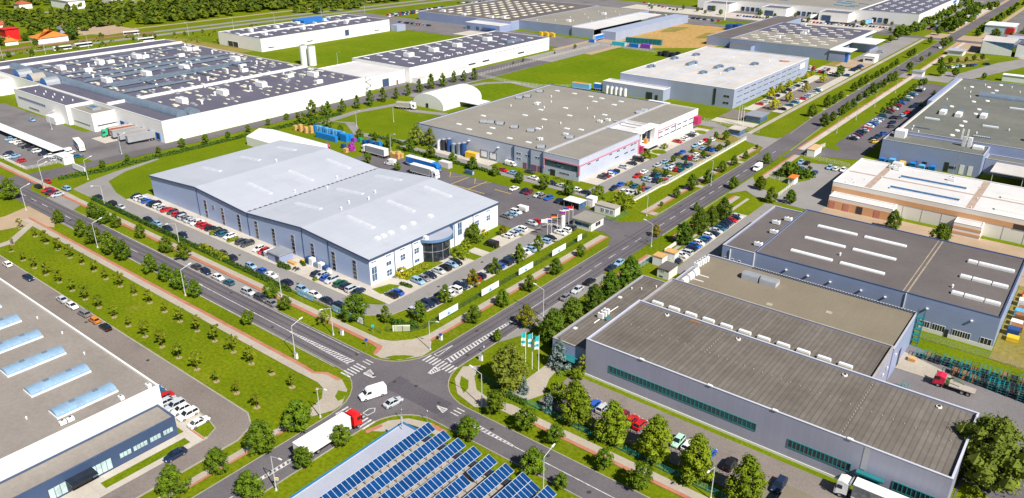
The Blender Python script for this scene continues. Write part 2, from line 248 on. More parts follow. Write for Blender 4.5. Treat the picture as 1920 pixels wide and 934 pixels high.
 ('along the verge of the right-hand avenue car park', 'cars of the avenue car park on the right', 0, [(-90.3, 364.6, 'black', 'saloon'), (-90.3, 367.5, 'silver', 'saloon'), (-90.3, 370.8, 'maroon', 'saloon'), (-90.3, 374.1, 'navy', 'saloon'), (-90.3, 379.5, 'navy', 'saloon'), (-90.3, 382.6, 'silver', 'saloon'), (-90.3, 385.8, 'red', 'saloon'), (-90.3, 390.9, 'white', 'saloon'), (-90.3, 392.3, 'white', 'hatchback'), (-90.3, 396.9, 'blue', 'saloon'), (-90.3, 400.7, 'light blue', 'saloon'), (-90.3, 404.1, 'white', 'saloon'), (-90.3, 408.1, 'light blue', 'saloon'), (-90.3, 416.3, 'teal', 'estate car'), (-90.3, 425.9, 'dark grey', 'saloon'), (-90.3, 430.2, 'maroon', 'hatchback'), (-90.3, 435.2, 'white', 'saloon'), (-90.3, 439.4, 'navy', 'hatchback'), (-90.3, 443.6, 'red', 'hatchback'), (-90.3, 451.1, 'blue', 'estate car'), (-90.3, 460.5, 'teal', 'saloon'), (-90.3, 467.1, 'white', 'hatchback'), (-90.3, 474.3, 'teal', 'hatchback'), (-90.3, 477.6, 'light blue', 'estate car'), (-90.3, 488.0, 'black', 'estate car'), (-90.3, 493.3, 'white', 'saloon'), (-90.3, 496.7, 'silver', 'hatchback')]),
 ('at the right car park wall', 'cars under the green-grey factory', 60, [(-85.6, 416.0, 'black', 'saloon'), (-83.1, 417.5, 'dark grey', 'saloon'), (-82.9, 423.3, 'light blue', 'hatchback'), (-82.7, 431.7, 'red', 'saloon'), (-83.4, 446.4, 'navy', 'saloon'), (-83.2, 452.3, 'navy', 'hatchback'), (-81.8, 397.3, 'dark grey', 'hatchback'), (-83.5, 405.2, 'navy', 'hatchback'), (-81.3, 382.4, 'blue', 'hatchback'), (-82.2, 375.6, 'navy', 'hatchback'), (-82.4, 370.1, 'navy', 'saloon'), (-80.9, 366.1, 'yellow', 'hatchback')]),
 ('in the shaded row beside the skylight hall', 'cars beside the roof with white skylights', 0, [(-92.6, 201.0, 'white', 'hatchback'), (-92.6, 203.6, 'silver', 'estate car'), (-92.6, 207.4, 'navy', 'hatchback'), (-92.6, 210.0, 'blue', 'hatchback'), (-92.6, 212.7, 'white', 'hatchback'), (-92.6, 214.6, 'teal', 'hatchback'), (-92.6, 217.1, 'blue', 'hatchback'), (-92.6, 220.0, 'white', 'hatchback'), (-92.6, 222.5, 'navy', 'saloon'), (-92.6, 225.3, 'silver', 'saloon'), (-92.6, 228.1, 'teal', 'saloon'), (-92.6, 230.3, 'navy', 'saloon'), (-92.6, 232.6, 'navy', 'hatchback'), (-92.6, 234.6, 'navy', 'hatchback'), (-92.6, 237.3, 'red', 'saloon'), (-92.6, 239.5, 'navy', 'hatchback'), (-92.6, 241.8, 'silver', 'saloon'), (-92.6, 196.6, 'dark grey', 'saloon'), (-92.6, 195.9, 'navy', 'saloon')]),
 ('in the little car park of the peach-striped building', 'cars of the peach-striped building', 90, [(-96.5, 315.6, 'light blue', 'hatchback'), (-93.9, 315.9, 'black', 'hatchback'), (-93.0, 305.9, 'teal', 'hatchback'), (-87.2, 305.5, 'blue', 'hatchback'), (-84.8, 315.7, 'light blue', 'hatchback'), (-82.2, 315.5, 'white', 'hatchback'), (-79.5, 316.0, 'white', 'hatchback')]),
 ('in the car park under the pointed trees', 'cars under the row of lime trees', 90, [(-74.6, 119.4, 'black', 'hatchback'), (-71.6, 119.4, 'blue', 'hatchback'), (-69.6, 119.4, 'silver', 'hatchback'), (-64.8, 119.4, 'maroon', 'hatchback'), (-62.6, 119.4, 'red', 'saloon'), (-60.5, 119.4, 'red', 'hatchback'), (-51.8, 119.4, 'mint green', 'hatchback'), (-49.5, 119.4, 'white', 'hatchback'), (-45.0, 119.4, 'blue', 'saloon'), (-40.6, 119.4, 'black', 'estate car'), (-31.0, 119.4, 'navy', 'estate car')]),
 ('parked in the lay-by beside the tall hedge trees', 'cars in the lay-by beside the tall trees', 90, [(-104.8, 156.6, 'grey', 'saloon'), (-104.8, 162.1, 'silver', 'saloon'), (-104.8, 168.5, 'black', 'saloon'), (-104.8, 180.2, 'navy', 'saloon'), (-104.8, 184.5, 'light blue', 'saloon')]),
 ('before the round-ended lot on the right', 'cars of the round-ended lot', 70, [(-93.1, 569.3, 'white', 'hatchback'), (-92.1, 572.4, 'navy', 'hatchback'), (-90.9, 574.5, 'navy', 'hatchback'), (-89.5, 575.6, 'white', 'hatchback'), (-87.6, 579.4, 'light blue', 'hatchback'), (-86.2, 581.9, 'navy', 'hatchback'), (-84.9, 583.8, 'white', 'hatchback'), (-82.3, 588.0, 'navy', 'hatchback'), (-80.8, 590.0, 'navy', 'hatchback'), (-79.3, 591.8, 'blue', 'hatchback')]),
 ('standing apart in the round-ended lot', '', 0, [(-74.1, 601.3, 'navy', 'saloon')]),
 ('in the far lot by the top right warehouse', 'cars of the far lot', 0, [(-139.6, 744.2, 'maroon', 'hatchback'), (-139.4, 751.8, 'navy', 'hatchback'), (-139.3, 759.2, 'blue', 'hatchback'), (-139.8, 769.0, 'light blue', 'hatchback'), (-139.7, 776.7, 'navy', 'hatchback'), (-139.7, 784.6, 'white', 'hatchback')]),
]
FAR_CARS = [(-562.0, 521.8, 90), (-562.0, 523.6, 90), (-562.0, 525.4, 90), (-562.0, 527.2, 90), (-562.1, 529.0, 90), (-562.1, 530.8, 90), (-562.1, 532.7, 90), (-562.1, 534.5, 90), (-562.1, 536.4, 90), (-562.1, 538.2, 90), (-562.1, 540.1, 90), (-562.1, 542.0, 90), (-562.2, 543.8, 90), (-562.2, 545.7, 90), (-562.2, 547.6, 90), (-562.2, 549.5, 90), (-562.2, 551.4, 90), (-562.2, 553.3, 90), (-562.2, 555.3, 90), (-562.3, 557.2, 90), (-562.3, 559.1, 90), (-562.3, 561.1, 90), (-562.3, 563.0, 90), (-562.3, 565.0, 90), (-562.3, 566.9, 90), (-562.3, 568.9, 90), (-562.4, 570.9, 90), (-562.4, 572.8, 90), (-562.4, 574.8, 90), (-562.4, 576.8, 90), (-562.4, 578.8, 90), (-562.4, 580.9, 90), (-562.5, 582.9, 90), (-562.5, 584.9, 90), (-562.5, 586.9, 90), (-562.5, 589.0, 90), (-562.5, 591.0, 90), (-562.5, 593.1, 90), (-562.5, 595.2, 90), (-562.6, 597.2, 90), (-554.0, 516.0, 90), (-553.9, 517.5, 90), (-553.8, 519.1, 90), (-553.7, 520.6, 90), (-553.6, 522.2, 90), (-553.5, 523.7, 90), (-553.4, 525.3, 90), (-553.3, 526.8, 90), (-553.2, 528.4, 90), (-553.1, 530.0, 90), (-553.0, 531.6, 90), (-552.9, 533.1, 90), (-552.7, 534.7, 90), (-552.6, 536.3, 90), (-552.5, 537.9, 90), (-552.4, 539.5, 90), (-552.3, 541.1, 90), (-552.2, 542.7, 90), (-552.1, 544.3, 90), (-552.0, 545.9, 90), (-551.8, 547.6, 90), (-551.7, 549.2, 90), (-551.6, 550.8, 90), (-551.5, 552.5, 90), (-519.4, 495.7, 90), (-517.7, 495.8, 90), (-516.0, 495.9, 90), (-514.3, 495.9, 90), (-512.6, 496.0, 90), (-510.9, 496.1, 90), (-509.3, 496.1, 90), (-507.6, 496.2, 90), (-505.9, 496.2, 90), (-504.2, 496.3, 90), (-502.6, 496.4, 90), (-500.9, 496.4, 90), (-499.2, 496.5, 90), (-497.6, 496.6, 90), (-495.9, 496.6, 90), (-494.3, 496.7, 90), (-492.6, 496.8, 90), (-491.0, 496.8, 90), (-489.4, 496.9, 90), (-487.7, 497.0, 90), (-486.1, 497.0, 90), (-484.5, 497.1, 90), (-348.3, 683.7, 90), (-347.3, 683.6, 90), (-346.3, 683.5, 90), (-345.3, 683.4, 90), (-344.4, 683.3, 90), (-343.4, 683.2, 90), (-342.4, 683.1, 90), (-341.4, 683.0, 90), (-340.4, 682.9, 90), (-339.4, 682.8, 90), (-338.4, 682.6, 90), (-337.5, 682.5, 90), (-336.5, 682.4, 90), (-335.5, 682.3, 90), (-334.5, 682.2, 90), (-333.6, 682.1, 90), (-332.6, 682.0, 90), (-331.6, 681.9, 90), (-330.6, 681.8, 90), (-329.7, 681.7, 90), (-328.7, 681.6, 90), (-327.8, 681.5, 90), (-326.8, 681.4, 90), (-325.8, 681.3, 90), (-324.9, 681.2, 90), (-323.9, 681.1, 90), (-323.0, 680.9, 90), (-322.0, 680.8, 90), (-321.1, 680.7, 90), (-320.1, 680.6, 90), (-319.2, 680.5, 90), (-318.2, 680.4, 90), (-317.3, 680.3, 90), (-316.3, 680.2, 90), (-315.4, 680.1, 90), (-314.4, 680.0, 90), (-313.5, 679.9, 90), (-312.6, 679.8, 90), (-311.6, 679.7, 90), (-310.7, 679.6, 90), (-268.2, 736.7, 90), (-267.2, 736.5, 90), (-266.2, 736.3, 90), (-265.2, 736.2, 90), (-264.2, 736.0, 90), (-263.2, 735.8, 90), (-262.2, 735.7, 90), (-261.2, 735.5, 90), (-260.2, 735.4, 90), (-259.2, 735.2, 90), (-258.3, 735.0, 90), (-257.3, 734.9, 90), (-256.3, 734.7, 90), (-255.3, 734.5, 90), (-254.3, 734.4, 90), (-253.3, 734.2, 90), (-252.4, 734.1, 90), (-251.4, 733.9, 90), (-250.4, 733.7, 90), (-249.4, 733.6, 90), (-248.5, 733.4, 90), (-247.5, 733.3, 90), (-246.5, 733.1, 90), (-245.6, 732.9, 90), (-244.6, 732.8, 90), (-243.6, 732.6, 90), (-221.0, 731.3, 90), (-219.4, 731.3, 90), (-217.7, 731.3, 90), (-216.1, 731.4, 90), (-214.5, 731.4, 90), (-212.9, 731.4, 90), (-211.3, 731.4, 90), (-209.7, 731.5, 90), (-208.1, 731.5, 90), (-206.5, 731.5, 90), (-204.9, 731.6, 90), (-203.3, 731.6, 90), (-201.7, 731.6, 90), (-200.1, 731.6, 90), (-198.6, 731.7, 90), (-197.0, 731.7, 90), (-185.5, 728.8, 90), (-182.7, 728.7, 90), (-180.0, 728.5, 90), (-177.2, 728.3, 90), (-174.5, 728.2, 90), (-171.8, 728.0, 90), (-169.1, 727.8, 90), (-166.4, 727.7, 90), (-163.7, 727.5, 90), (-161.1, 727.4, 90), (-158.4, 727.2, 90), (-155.8, 727.1, 90), (-153.1, 726.9, 90), (-150.5, 726.7, 90), (-147.9, 726.6, 90), (-145.4, 726.4, 90), (-419.6, 757.9, 90), (-412.8, 753.4, 90), (-406.0, 748.9, 90), (-399.4, 744.6, 90), (-392.9, 740.3, 90), (-386.5, 736.0, 90), (-380.2, 731.8, 90), (-374.0, 727.7, 90), (-367.9, 723.7, 90), (-572.5, 633.3, 90), (-570.3, 637.6, 90), (-568.0, 641.9, 90), (-565.8, 646.2, 90), (-563.6, 650.5, 90), (-561.3, 654.9, 90), (-559.1, 659.3, 90), (-556.8, 663.7, 90), (-554.5, 668.1, 90), (-552.2, 672.6, 90)]
TREE_ROWS = [
 ('young', 'on the lawn of staked young trees', 'young trees on the lawn', [(-258.4, 75.1, 2.1), (-248.4, 74.5, 2.8), (-240, 74.4, 3.7), (-232.4, 74.5, 3.9), (-224.4, 74.7, 4.2), (-216.2, 74.6, 4.2), (-208, 74.4, 4.1), (-200.3, 74.5, 3.8), (-192, 74.4, 3.6), (-184.5, 74.4, 3.1), (-176.2, 74.4, 4.8), (-168.2, 74.4, 4.7), (-160.4, 74.3, 4.6), (-152.4, 74.2, 4.7), (-248.1, 84.6, 3.5), (-239.1, 84.3, 4.2), (-231.8, 84.5, 3.7), (-223.9, 84.4, 3.8), (-216.1, 84, 3.6), (-208.1, 84.2, 4.4), (-200.1, 84.2, 3.3), (-192.2, 84.3, 4.3), (-184.3, 84.2, 2.8), (-176.4, 83.9, 3.9), (-168.4, 84, 4.3), (-160.5, 84, 4.5), (-152.4, 83.9, 4.8), (-144.5, 83.5, 4.8), (-144.4, 74.2, 3.1), (-136.8, 74.4, 3.4), (-137, 83.9, 2.2), (-129.1, 83.5, 3.1), (-128.7, 74, 3.7), (-276.4, 84.8, 3.5), (-264.9, 84.8, 3), (-256.3, 84.6, 4.4), (-248.7, 84.9, 4), (-264, 77.5, 1.9)]),
 ('street', 'in the near verge opposite the pale hall', 'street trees of the near verge', [(-271, 94.8, 4.6), (-253.2, 94.4, 5.5), (-244.5, 94.2, 5.9), (-232.6, 93.6, 7.2), (-225, 93.9, 6.2), (-210, 94.6, 5.6), (-201.6, 94.4, 5.1), (-193.7, 94, 5.9), (-185.7, 94, 5.4)]),
 ('small', 'in the near verge opposite the pale hall', 'street trees of the near verge', [(-161, 94, 4)]),
 ('street', 'at the far left of the avenue', '', [(-308.4, 94.2, 7.4)]),
 ('street', 'in the far verge below the pale hall', 'street trees of the far verge', [(-266.6, 104.7, 5.7), (-258.3, 104.2, 5.6), (-252.2, 105.2, 5), (-236.9, 105.6, 4.7), (-219.6, 104.8, 4.8), (-210.6, 105.3, 5.3), (-168.5, 106.5, 4.8)]),
 ('small', 'in the far verge below the pale hall', 'street trees of the far verge', [(-160.1, 104.8, 4.2)]),
 ('sparse', 'in the far verge below the pale hall', 'street trees of the far verge', [(-145.8, 106.3, 4.1)]),
 ('small', 'on the verge of the street beside the left factory', 'trees beside the left factory street', [(-318.1, 132.6, 3.2), (-318.5, 143.1, 3), (-319.2, 157.3, 2.8), (-319, 168.5, 3.8), (-315.7, 177.9, 4.4), (-316.6, 189.7, 2.9), (-317.2, 201, 3.6)]),
 ('broad', 'by the corner of the inner drive', '', [(-141.3, 113.2, 6.7)]),
 ('cone', 'behind the banner fence', 'clipped cone trees behind the banner fence', [(-134.2, 117, 4.5), (-127.8, 122.8, 5.3), (-129.5, 134.6, 5.2), (-130.1, 156.6, 5), (-129.7, 167.4, 5.3), (-130, 177.7, 5.4)]),
 ('autumn', 'behind the banner fence', 'clipped cone trees behind the banner fence', [(-129.8, 146.4, 4.8)]),
 ('autumn', 'on the entrance lawn of the pale hall', '', [(-146.1, 180, 3.5)]),
 ('street', 'beside the glass entrance of the pale hall', '', [(-149.6, 169.7, 5.9)]),
 ('shrub', 'by the glass entrance of the pale hall', 'shrubs by the glass entrance', [(-145.1, 158, 3.8), (-149.4, 164.8, 2.5)]),
 ('yellow', 'low by the hall corner', 'yellow shrubs along the hall', [(-151.2, 177, 1.8), (-149.9, 138, 2.8)]),
 ('street', 'between avenue and walk below the banners', 'street trees below the banners', [(-116.2, 131, 4.5), (-116, 142.6, 5.1), (-115.7, 154.3, 4.9), (-115.9, 167.3, 4.7), (-117.1, 182.1, 3.8)]),
 ('small', 'beside the hatched lane', '', [(-105.1, 127.3, 3.3)]),
 ('autumn', 'at the avenue edge before the flagpoles', '', [(-104, 137.5, 6.1)]),
 ('big', 'in the tall row along the low office block', 'tall trees along the low office block', [(-94.9, 174, 8.6), (-95.3, 164, 8.9), (-94.5, 154.7, 9), (-95, 145.1, 8.4), (-94.5, 136, 8.8)]),
 ('willow', 'broad and drooping beside the flagpoles', '', [(-90.5, 113.7, 12.5)]),
 ('spruce', 'before the end wall of the low office block', '', [(-86.3, 126.7, 6.9)]),
 ('thuja', 'at the office entrance', '', [(-80.7, 128.1, 5)]),
 ('shrub', 'round, at the office entrance', 'round shrubs at the office entrance', [(-80.7, 125.8, 2.5), (-80.2, 117.1, 3.9), (-80.4, 120.4, 1.6)]),
 ('spruce', 'small, behind the green fence', 'small blue conifers behind the green fence', [(-78.5, 112.1, 4.1), (-86.8, 113.9, 4.3)]),
 ('street', 'on the verge beside the young lawn', 'trees beside the young lawn', [(-115.6, 74.9, 6.9), (-115.3, 65.7, 7.1)]),
 ('small', 'in front of the red lorry', 'trees in front of the red lorry', [(-103.9, 76.8, 4.9), (-104.7, 67.8, 4.7)]),
 ('street', 'between solar roof and avenue', 'trees between solar roof and avenue', [(-86, 94.3, 5.2), (-69.2, 93.9, 5.9)]),
 ('small', 'between solar roof and avenue', 'trees between solar roof and avenue', [(-62.6, 93.9, 3.3)]),
 ('small', 'on the verge below the green fence', 'trees below the green fence', [(-86.9, 104.1, 5.7), (-78.4, 103.7, 5.4), (-71.2, 103.8, 4.6), (-59.2, 103.3, 5), (-51, 102.6, 5.8)]),
 ('street', 'on the strip beside the near street', 'trees beside the near street', [(-117.2, 48.4, 6.9), (-116.9, 57.2, 5.3), (-105.8, 56.6, 5.7)]),
 ('lime', 'in the lime row of the front car park', 'lime trees of the front car park', [(-72.1, 112.6, 9.8), (-62.7, 112, 9.9), (-53.4, 112.8, 9.8), (-44.3, 112, 10.1), (-34.7, 112.1, 10)]),
 ('ash', 'spreading over the end of the ribbed roof', '', [(-1, 144.6, 15.1)]),
 ('shrub', 'under the spreading tree', '', [(-1.9, 138.7, 2.4)]),
 ('street', 'on the near side of the upper avenue', 'street trees of the upper avenue', [(-118.1, 247, 4.1), (-117.4, 257.9, 5.6), (-116, 269, 5.1), (-117.4, 284.6, 4.7), (-117.2, 296, 4.2), (-117.1, 307.9, 3.4)]),
 ('small', 'on the near side of the upper avenue', 'street trees of the upper avenue', [(-118.1, 235.5, 1.9), (-118.7, 323.5, 2.2)]),
 ('street', 'on the far side of the upper avenue', 'trees on the far side of the upper avenue', [(-106.5, 239.6, 3.2), (-105.7, 269.2, 4.5), (-97.2, 274.3, 5.2), (-107.4, 306.6, 4.1)]),
 ('autumn', 'on the far side of the upper avenue', 'trees on the far side of the upper avenue', [(-106.4, 210.1, 4.4)]),
 ('big', 'in the clump beside the shaded car row', 'trees of the clump beside the shaded cars', [(-96.7, 210.4, 7.6), (-96.9, 221.6, 9.4), (-96.8, 230.6, 6.7), (-95.9, 238.4, 7.3)]),
 ('street', 'on the strip lawn before the grey-roofed factory', 'trees of the strip lawn', [(-173.4, 223.5, 4.6), (-150.6, 224.1, 5.5)]),
 ('small', 'on the strip lawn before the grey-roofed factory', 'trees of the strip lawn', [(-161.1, 223.4, 5.3)]),
 ('shrubtree', 'on the strip lawn before the grey-roofed factory', 'trees of the strip lawn', [(-139.5, 227.4, 5.1), (-127.9, 224.4, 6.3)]),
 ('small', 'in the tree-planted car park', 'trees of the planted car park', [(-137.6, 247.7, 2), (-133.2, 249.2, 2), (-129.9, 240.3, 3), (-137.7, 266.2, 2.1), (-132.3, 265.2, 3.2), (-129.3, 256.2, 2.8), (-138.6, 283.6, 3), (-133.3, 284.3, 2.1), (-131.2, 296.6, 3.4), (-138.4, 300.8, 2.2), (-139.9, 327.7, 3), (-135.5, 328.3, 4.4), (-130, 317.6, 3.2), (-130, 309.8, 3.5), (-137.7, 315.6, 2.9)]),
 ('shrub', 'round at the porch of the grey-roofed factory', 'round shrubs at the factory porch', [(-149.8, 282.1, 3.9), (-150.9, 298.9, 2.3)]),
 ('street', 'along the top part of the upper avenue', 'trees along the top of the avenue', [(-118.9, 394.8, 5.1), (-119.4, 419.6, 4.9), (-118.7, 429.8, 4.2), (-119.6, 443.1, 3.2), (-119.5, 466.5, 4.1), (-120.3, 481.8, 4.2), (-120, 491.5, 4.6), (-120.6, 505.8, 2.7), (-119.9, 513.9, 3.1), (-120.2, 526.8, 3.2), (-120.1, 537.6, 2.8), (-120.7, 551.2, 2.8), (-120.6, 562.9, 3.3)]),
 ('street', 'on the kerb facing the right-hand walk', 'trees facing the right-hand walk', [(-108, 380.3, 4.9), (-108.1, 393.1, 3.9), (-108, 406.8, 4), (-108.7, 417, 3.7), (-108.6, 428.2, 3.8), (-110.4, 444.2, 3.5), (-109.6, 455.1, 4), (-109.3, 465.9, 5.2), (-110.2, 480.6, 3.3), (-109.2, 488.2, 4.2), (-109.9, 504.3, 4.3), (-108.7, 510.2, 4.7)]),
 ('golden', 'in the yellow-tree car park', 'yellow trees of the car park', [(-151, 422.4, 4.4), (-151.5, 436.9, 4.4), (-152.3, 454.2, 3.8), (-152.5, 468.2, 3), (-152.4, 483.1, 3.5), (-139.4, 396.4, 4.1), (-139.8, 419.1, 3.9), (-140.5, 447.8, 4.5), (-140.6, 477.6, 4.2), (-152.9, 495.6, 3.1)]),
 ('small', 'near the far road junction', 'trees near the far road junction', [(-108.8, 546.6, 4.5), (-120.3, 607.2, 4), (-120.6, 597.1, 3.9), (-122.5, 666.8, 4.3), (-110.4, 653.6, 6.1), (-110.7, 676.1, 4.3), (-110.7, 585.9, 2.9), (-111, 611.2, 2.6)]),
 ('small', 'in the row above the round-ended lot', 'trees above the round-ended lot', [(-97.8, 580.9, 4.2), (-93.9, 590.1, 3.3), (-90.4, 595.8, 2.9), (-86.6, 601.9, 2.9), (-83.2, 610.8, 3.4), (-79.2, 617, 3.4)]),
 ('small', 'around the round-ended lot', 'trees around the round-ended lot', [(-89.9, 543.8, 5.9), (-82.6, 546, 4.4), (-67.1, 548, 3.5), (-138.5, 501.8, 5.6), (-91.5, 510.2, 3.2)]),
 ('small', 'beside the far gable at top right', 'trees beside the far gable', [(-127.2, 717.1, 5.6), (-129.7, 747.2, 5.2), (-123.6, 742.6, 10.1), (-122, 769.8, 6.2), (-121.6, 785.1, 4.6), (-146.7, 671.7, 10.1), (-147.9, 654.6, 5.3), (-103, 842.4, 3.6), (-87.6, 720.1, 6.8), (-79.6, 743.3, 3.2), (-131.8, 866.3, 6.3), (-130.5, 886, 5.1), (-132.2, 917.2, 5.3)]),
 ('low', 'in the bush row of the right-hand car park', 'bushes of the right-hand car park', [(-92.1, 422.1, 3.2), (-92.1, 433.8, 2.9), (-92.6, 446.5, 3), (-92.4, 459.5, 3.2), (-92.6, 471.7, 2.5), (-93.3, 486.2, 2.6), (-92.6, 507.2, 3), (-94.7, 498.6, 1.8), (-81.4, 485.8, 1.9), (-81.3, 453.5, 1.8)]),
 ('street', 'before the peach-striped building', 'trees before the peach-striped building', [(-47.5, 263.6, 7.1), (-32.9, 261.2, 6.7)]),
 ('street', 'left of the peach-striped building', 'trees left of the peach-striped building', [(-83.2, 266.6, 4.8), (-89, 263.8, 5.6)]),
 ('low', 'in the dark clump of the little car park', 'bushes of the little car park', [(-95.2, 294, 5.7), (-93.8, 296.2, 6.2), (-91.5, 295.9, 4.2), (-89.4, 297.6, 3.7), (-88, 299.7, 4.3)]),
 ('poplar', 'in the line along the white wall', 'columnar trees along the white wall', [(-314.6, 236.6, 8.5), (-314.9, 243.3, 5.1), (-311.6, 244.1, 7.5), (-312.4, 254.1, 6.2), (-312, 263.6, 6.7), (-310.9, 272, 7.5), (-312.5, 282.5, 7.2), (-311.5, 291.3, 6.2), (-312.3, 301.1, 6.7), (-312, 310, 7.5), (-314.1, 321.7, 7.7), (-312.5, 329.9, 7), (-314.9, 342.2, 6.7), (-312.7, 348.9, 6.3), (-310.3, 355.7, 6.8)]),
 ('small', 'on the street verge beside the white wall', 'trees on the verge beside the white wall', [(-320.2, 214.1, 3.2), (-321.6, 226, 3.3)]),
 ('low', 'in the line beside the blue pallet yard', 'trees beside the pallet yard', [(-310.5, 226.6, 5.6), (-303.4, 228.9, 4.2), (-293.2, 228.1, 4.7)]),
 ('street', 'in the line beside the blue pallet yard', 'trees beside the pallet yard', [(-283, 227.9, 3.4), (-267.8, 226, 4.5), (-260.5, 228.9, 3.5), (-247.8, 225.4, 5.9), (-236, 226.9, 5.5), (-222.8, 226, 5.4), (-209.8, 225.6, 5), (-198.1, 224.6, 4.9), (-186, 224.4, 4.3)]),
 ('sparse', 'before the blue end wall of the grey-roofed factory', 'loose trees at the grey-roofed factory', [(-240.2, 235.4, 9.1), (-234.7, 238.4, 7.8)]),
 ('small', 'at the far edge of the pale hall', 'small trees at the far edge of the hall', [(-237.5, 203.7, 5), (-221, 204.9, 3.9), (-209.3, 207.6, 2.7)]),
 ('small', 'on the far side of the field', 'trees at the far field', [(-321.8, 419, 2.5), (-321.8, 456, 1.9), (-323, 483.3, 3), (-321.6, 408.2, 1.8)]),
 ('small', 'beside the far street at the top', 'trees beside the far street', [(-399, 730.4, 3.1), (-389.3, 717.9, 3.5), (-362.3, 719.8, 3), (-361.6, 732, 4.6), (-343.9, 726.8, 4.5), (-331.4, 718.2, 3.7), (-332, 736.2, 5.6), (-316.3, 719.3, 4.8), (-283.6, 734.7, 5.8), (-270.1, 718.2, 3.9), (-266.9, 727.4, 4.3), (-268.5, 746.6, 4.7)]),
 ('small', 'between the far loading bays and the dark roof', 'trees before the far loading bays', [(-267.8, 730, 4.3), (-269.5, 749.3, 4.4), (-263.2, 750.8, 2.9), (-254.7, 747.2, 4.3), (-238.2, 714.6, 3.4), (-235.5, 726.2, 3.8), (-236.2, 751.7, 4.3), (-227.9, 748.3, 3.9), (-220.2, 744.6, 4.5), (-214.3, 749.3, 3.1), (-207.9, 748, 3.1), (-199.8, 745, 3.1), (-188, 724.2, 6), (-192.8, 714.5, 2.7), (-175.6, 748.8, 3.4), (-170.8, 749.6, 3.4), (-161.7, 708.6, 3.9), (-146.6, 709.8, 4.1)]),
 ('small', 'on the verge of the distant ring road', 'trees on the ring road verge', [(-610, 242, 3.9), (-601.4, 270.6, 4), (-588, 273.7, 1.5), (-613.6, 300.1, 3.1), (-609.5, 307.4, 4.2), (-609.5, 315.8, 3.2), (-607, 330.7, 3.2), (-603.7, 337.7, 3.2), (-604.8, 345.6, 2.2), (-605.1, 354.4, 2.7)]),
 ('broad', 'beside the orange-roofed house', 'trees beside the orange-roofed house', [(-655, 271.4, 12.5), (-676, 246.6, 6.2), (-650.4, 243.2, 4.5), (-643.1, 289.2, 4.2), (-612, 209.9, 3.8), (-610.3, 224.4, 3.8)]),
]
LAMP_SPOTS = [(-292.3, 93.0, 8.2, 90), (-311.2, 107.0, 9.0, 90), (-240.3, 93.2, 8.3, 90), (-275.2, 112.5, 3.1, -90), (-221.7, 110.2, 4.7, -90), (-188.7, 92.7, 7.9, 90), (-139.4, 92.2, 8.2, 90), (-139.8, 104.2, 7.7, -90), (-166.9, 108.6, 5.3, -90), (-115.8, 114.3, 8.0, 0), (-90.9, 104.5, 8.3, 180), (-104.0, 60.9, 7.9, 0), (-115.3, 80.3, 5.8, 0), (-64.6, 91.0, 8.4, 90), (-39.7, 108.8, 3.8, -90), (-103.7, 144.4, 8.1, 180), (-103.7, 202.1, 7.7, 180), (-117.8, 224.3, 7.1, 180), (-113.9, 267.0, 9.9, 180), (-242.6, 221.7, 7.4, 0), (-285.0, 239.4, 6.4, 0), (-277.4, 256.6, 6.9, 0), (-409.7, 332.6, 8.5, 0)]

# ------------------------------------------------------------------ ground
G_GRASS = mat('grass', (.096, .138, .003), .95, 0, .05, 0, .05, col2=(.144, .178, .005), detail=6, fine=(1.3, .25), coord='w', patch=(.09, .58, (.21, .19, .03), 1, .5))
G_LAWN = mat('mown_lawn', (.094, .143, .003), .95, 0, .06, 0, .05, col2=(.132, .174, .004), detail=6, fine=(1.6, .22), coord='w', patch=(.13, .6, (.18, .18, .02), 1, .4))
G_FIELD = mat('meadow_grass', (.090, .150, .002), .95, 0, .022, 0, .05, col2=(.138, .182, .005), detail=5, fine=(.35, .14), coord='w', patch=(.04, .58, (.17, .185, .01), .3, .7))
G_DRY = mat('dry_grass', (.17, .155, .03), .95, 0, .06, 0, .05, col2=(.26, .20, .07), detail=6, fine=(1.1, .2), coord='w')
ASPH = mat('asphalt', (.105, .096, .108), .9, 0, .05, 0, .1, col2=(.140, .130, .140), detail=8, fine=(2.5, .12), coord='w', patch=(.07, .55, (.075, .070, .085), 1, .7))
ASPH_Y = mat('yard_asphalt', (.140, .130, .138), .9, 0, .05, 0, .1, col2=(.185, .172, .178), detail=8, fine=(2.5, .12), coord='w', patch=(.05, .55, (.105, .098, .108), 1, .7))
ASPH_D = mat('asphalt_dark', (.075, .068, .084), .9, 0, .05, 0, .1, col2=(.105, .096, .112), detail=7, fine=(2.5, .12), coord='w')
ASPH_L = mat('asphalt_pale', (.22, .208, .205), .9, 0, .06, 0, .1, col2=(.265, .25, .245), detail=8, fine=(2.5, .1), coord='w', patch=(.08, .56, (.16, .15, .15), 1, .6))
ASPH_B = mat('asphalt_brownish', (.175, .150, .138), .9, 0, .06, 0, .1, col2=(.215, .187, .172), detail=8, fine=(2.5, .12), coord='w', patch=(.1, .56, (.13, .112, .105), 1, .6))
PAVE = mat('paving', (.34, .30, .25), .9, 0, .12, 0, .1, col2=(.40, .355, .30), fine=(3, .08), coord='w', lines=('roof', 1.2, 1.2, .04, .06))
PAVE_W = mat('pale_paving', (.42, .385, .335), .9, 0, .12, 0, .1, col2=(.50, .46, .41), fine=(3, .06), coord='w', lines=('roof', 2.5, 2.5, .05, .06))
PAVE_T = mat('tan_paving', (.34, .25, .17), .9, 0, .1, 0, .1, col2=(.40, .30, .21), fine=(3, .08), coord='w')
PAVE_R = mat('red_paving', (.36, .13, .085), .9, 0, .2, 0, .1, col2=(.42, .19, .13), fine=(3, .1), coord='w')
KERB = mat('kerb_stone', (.31, .285, .245), .9, .12, .5, coord='w')
SAND = mat('bare_soil', (.42, .26, .10), .95, 0, .03, 0, .05, col2=(.34, .23, .08), detail=7, fine=(.35, .18), coord='w')
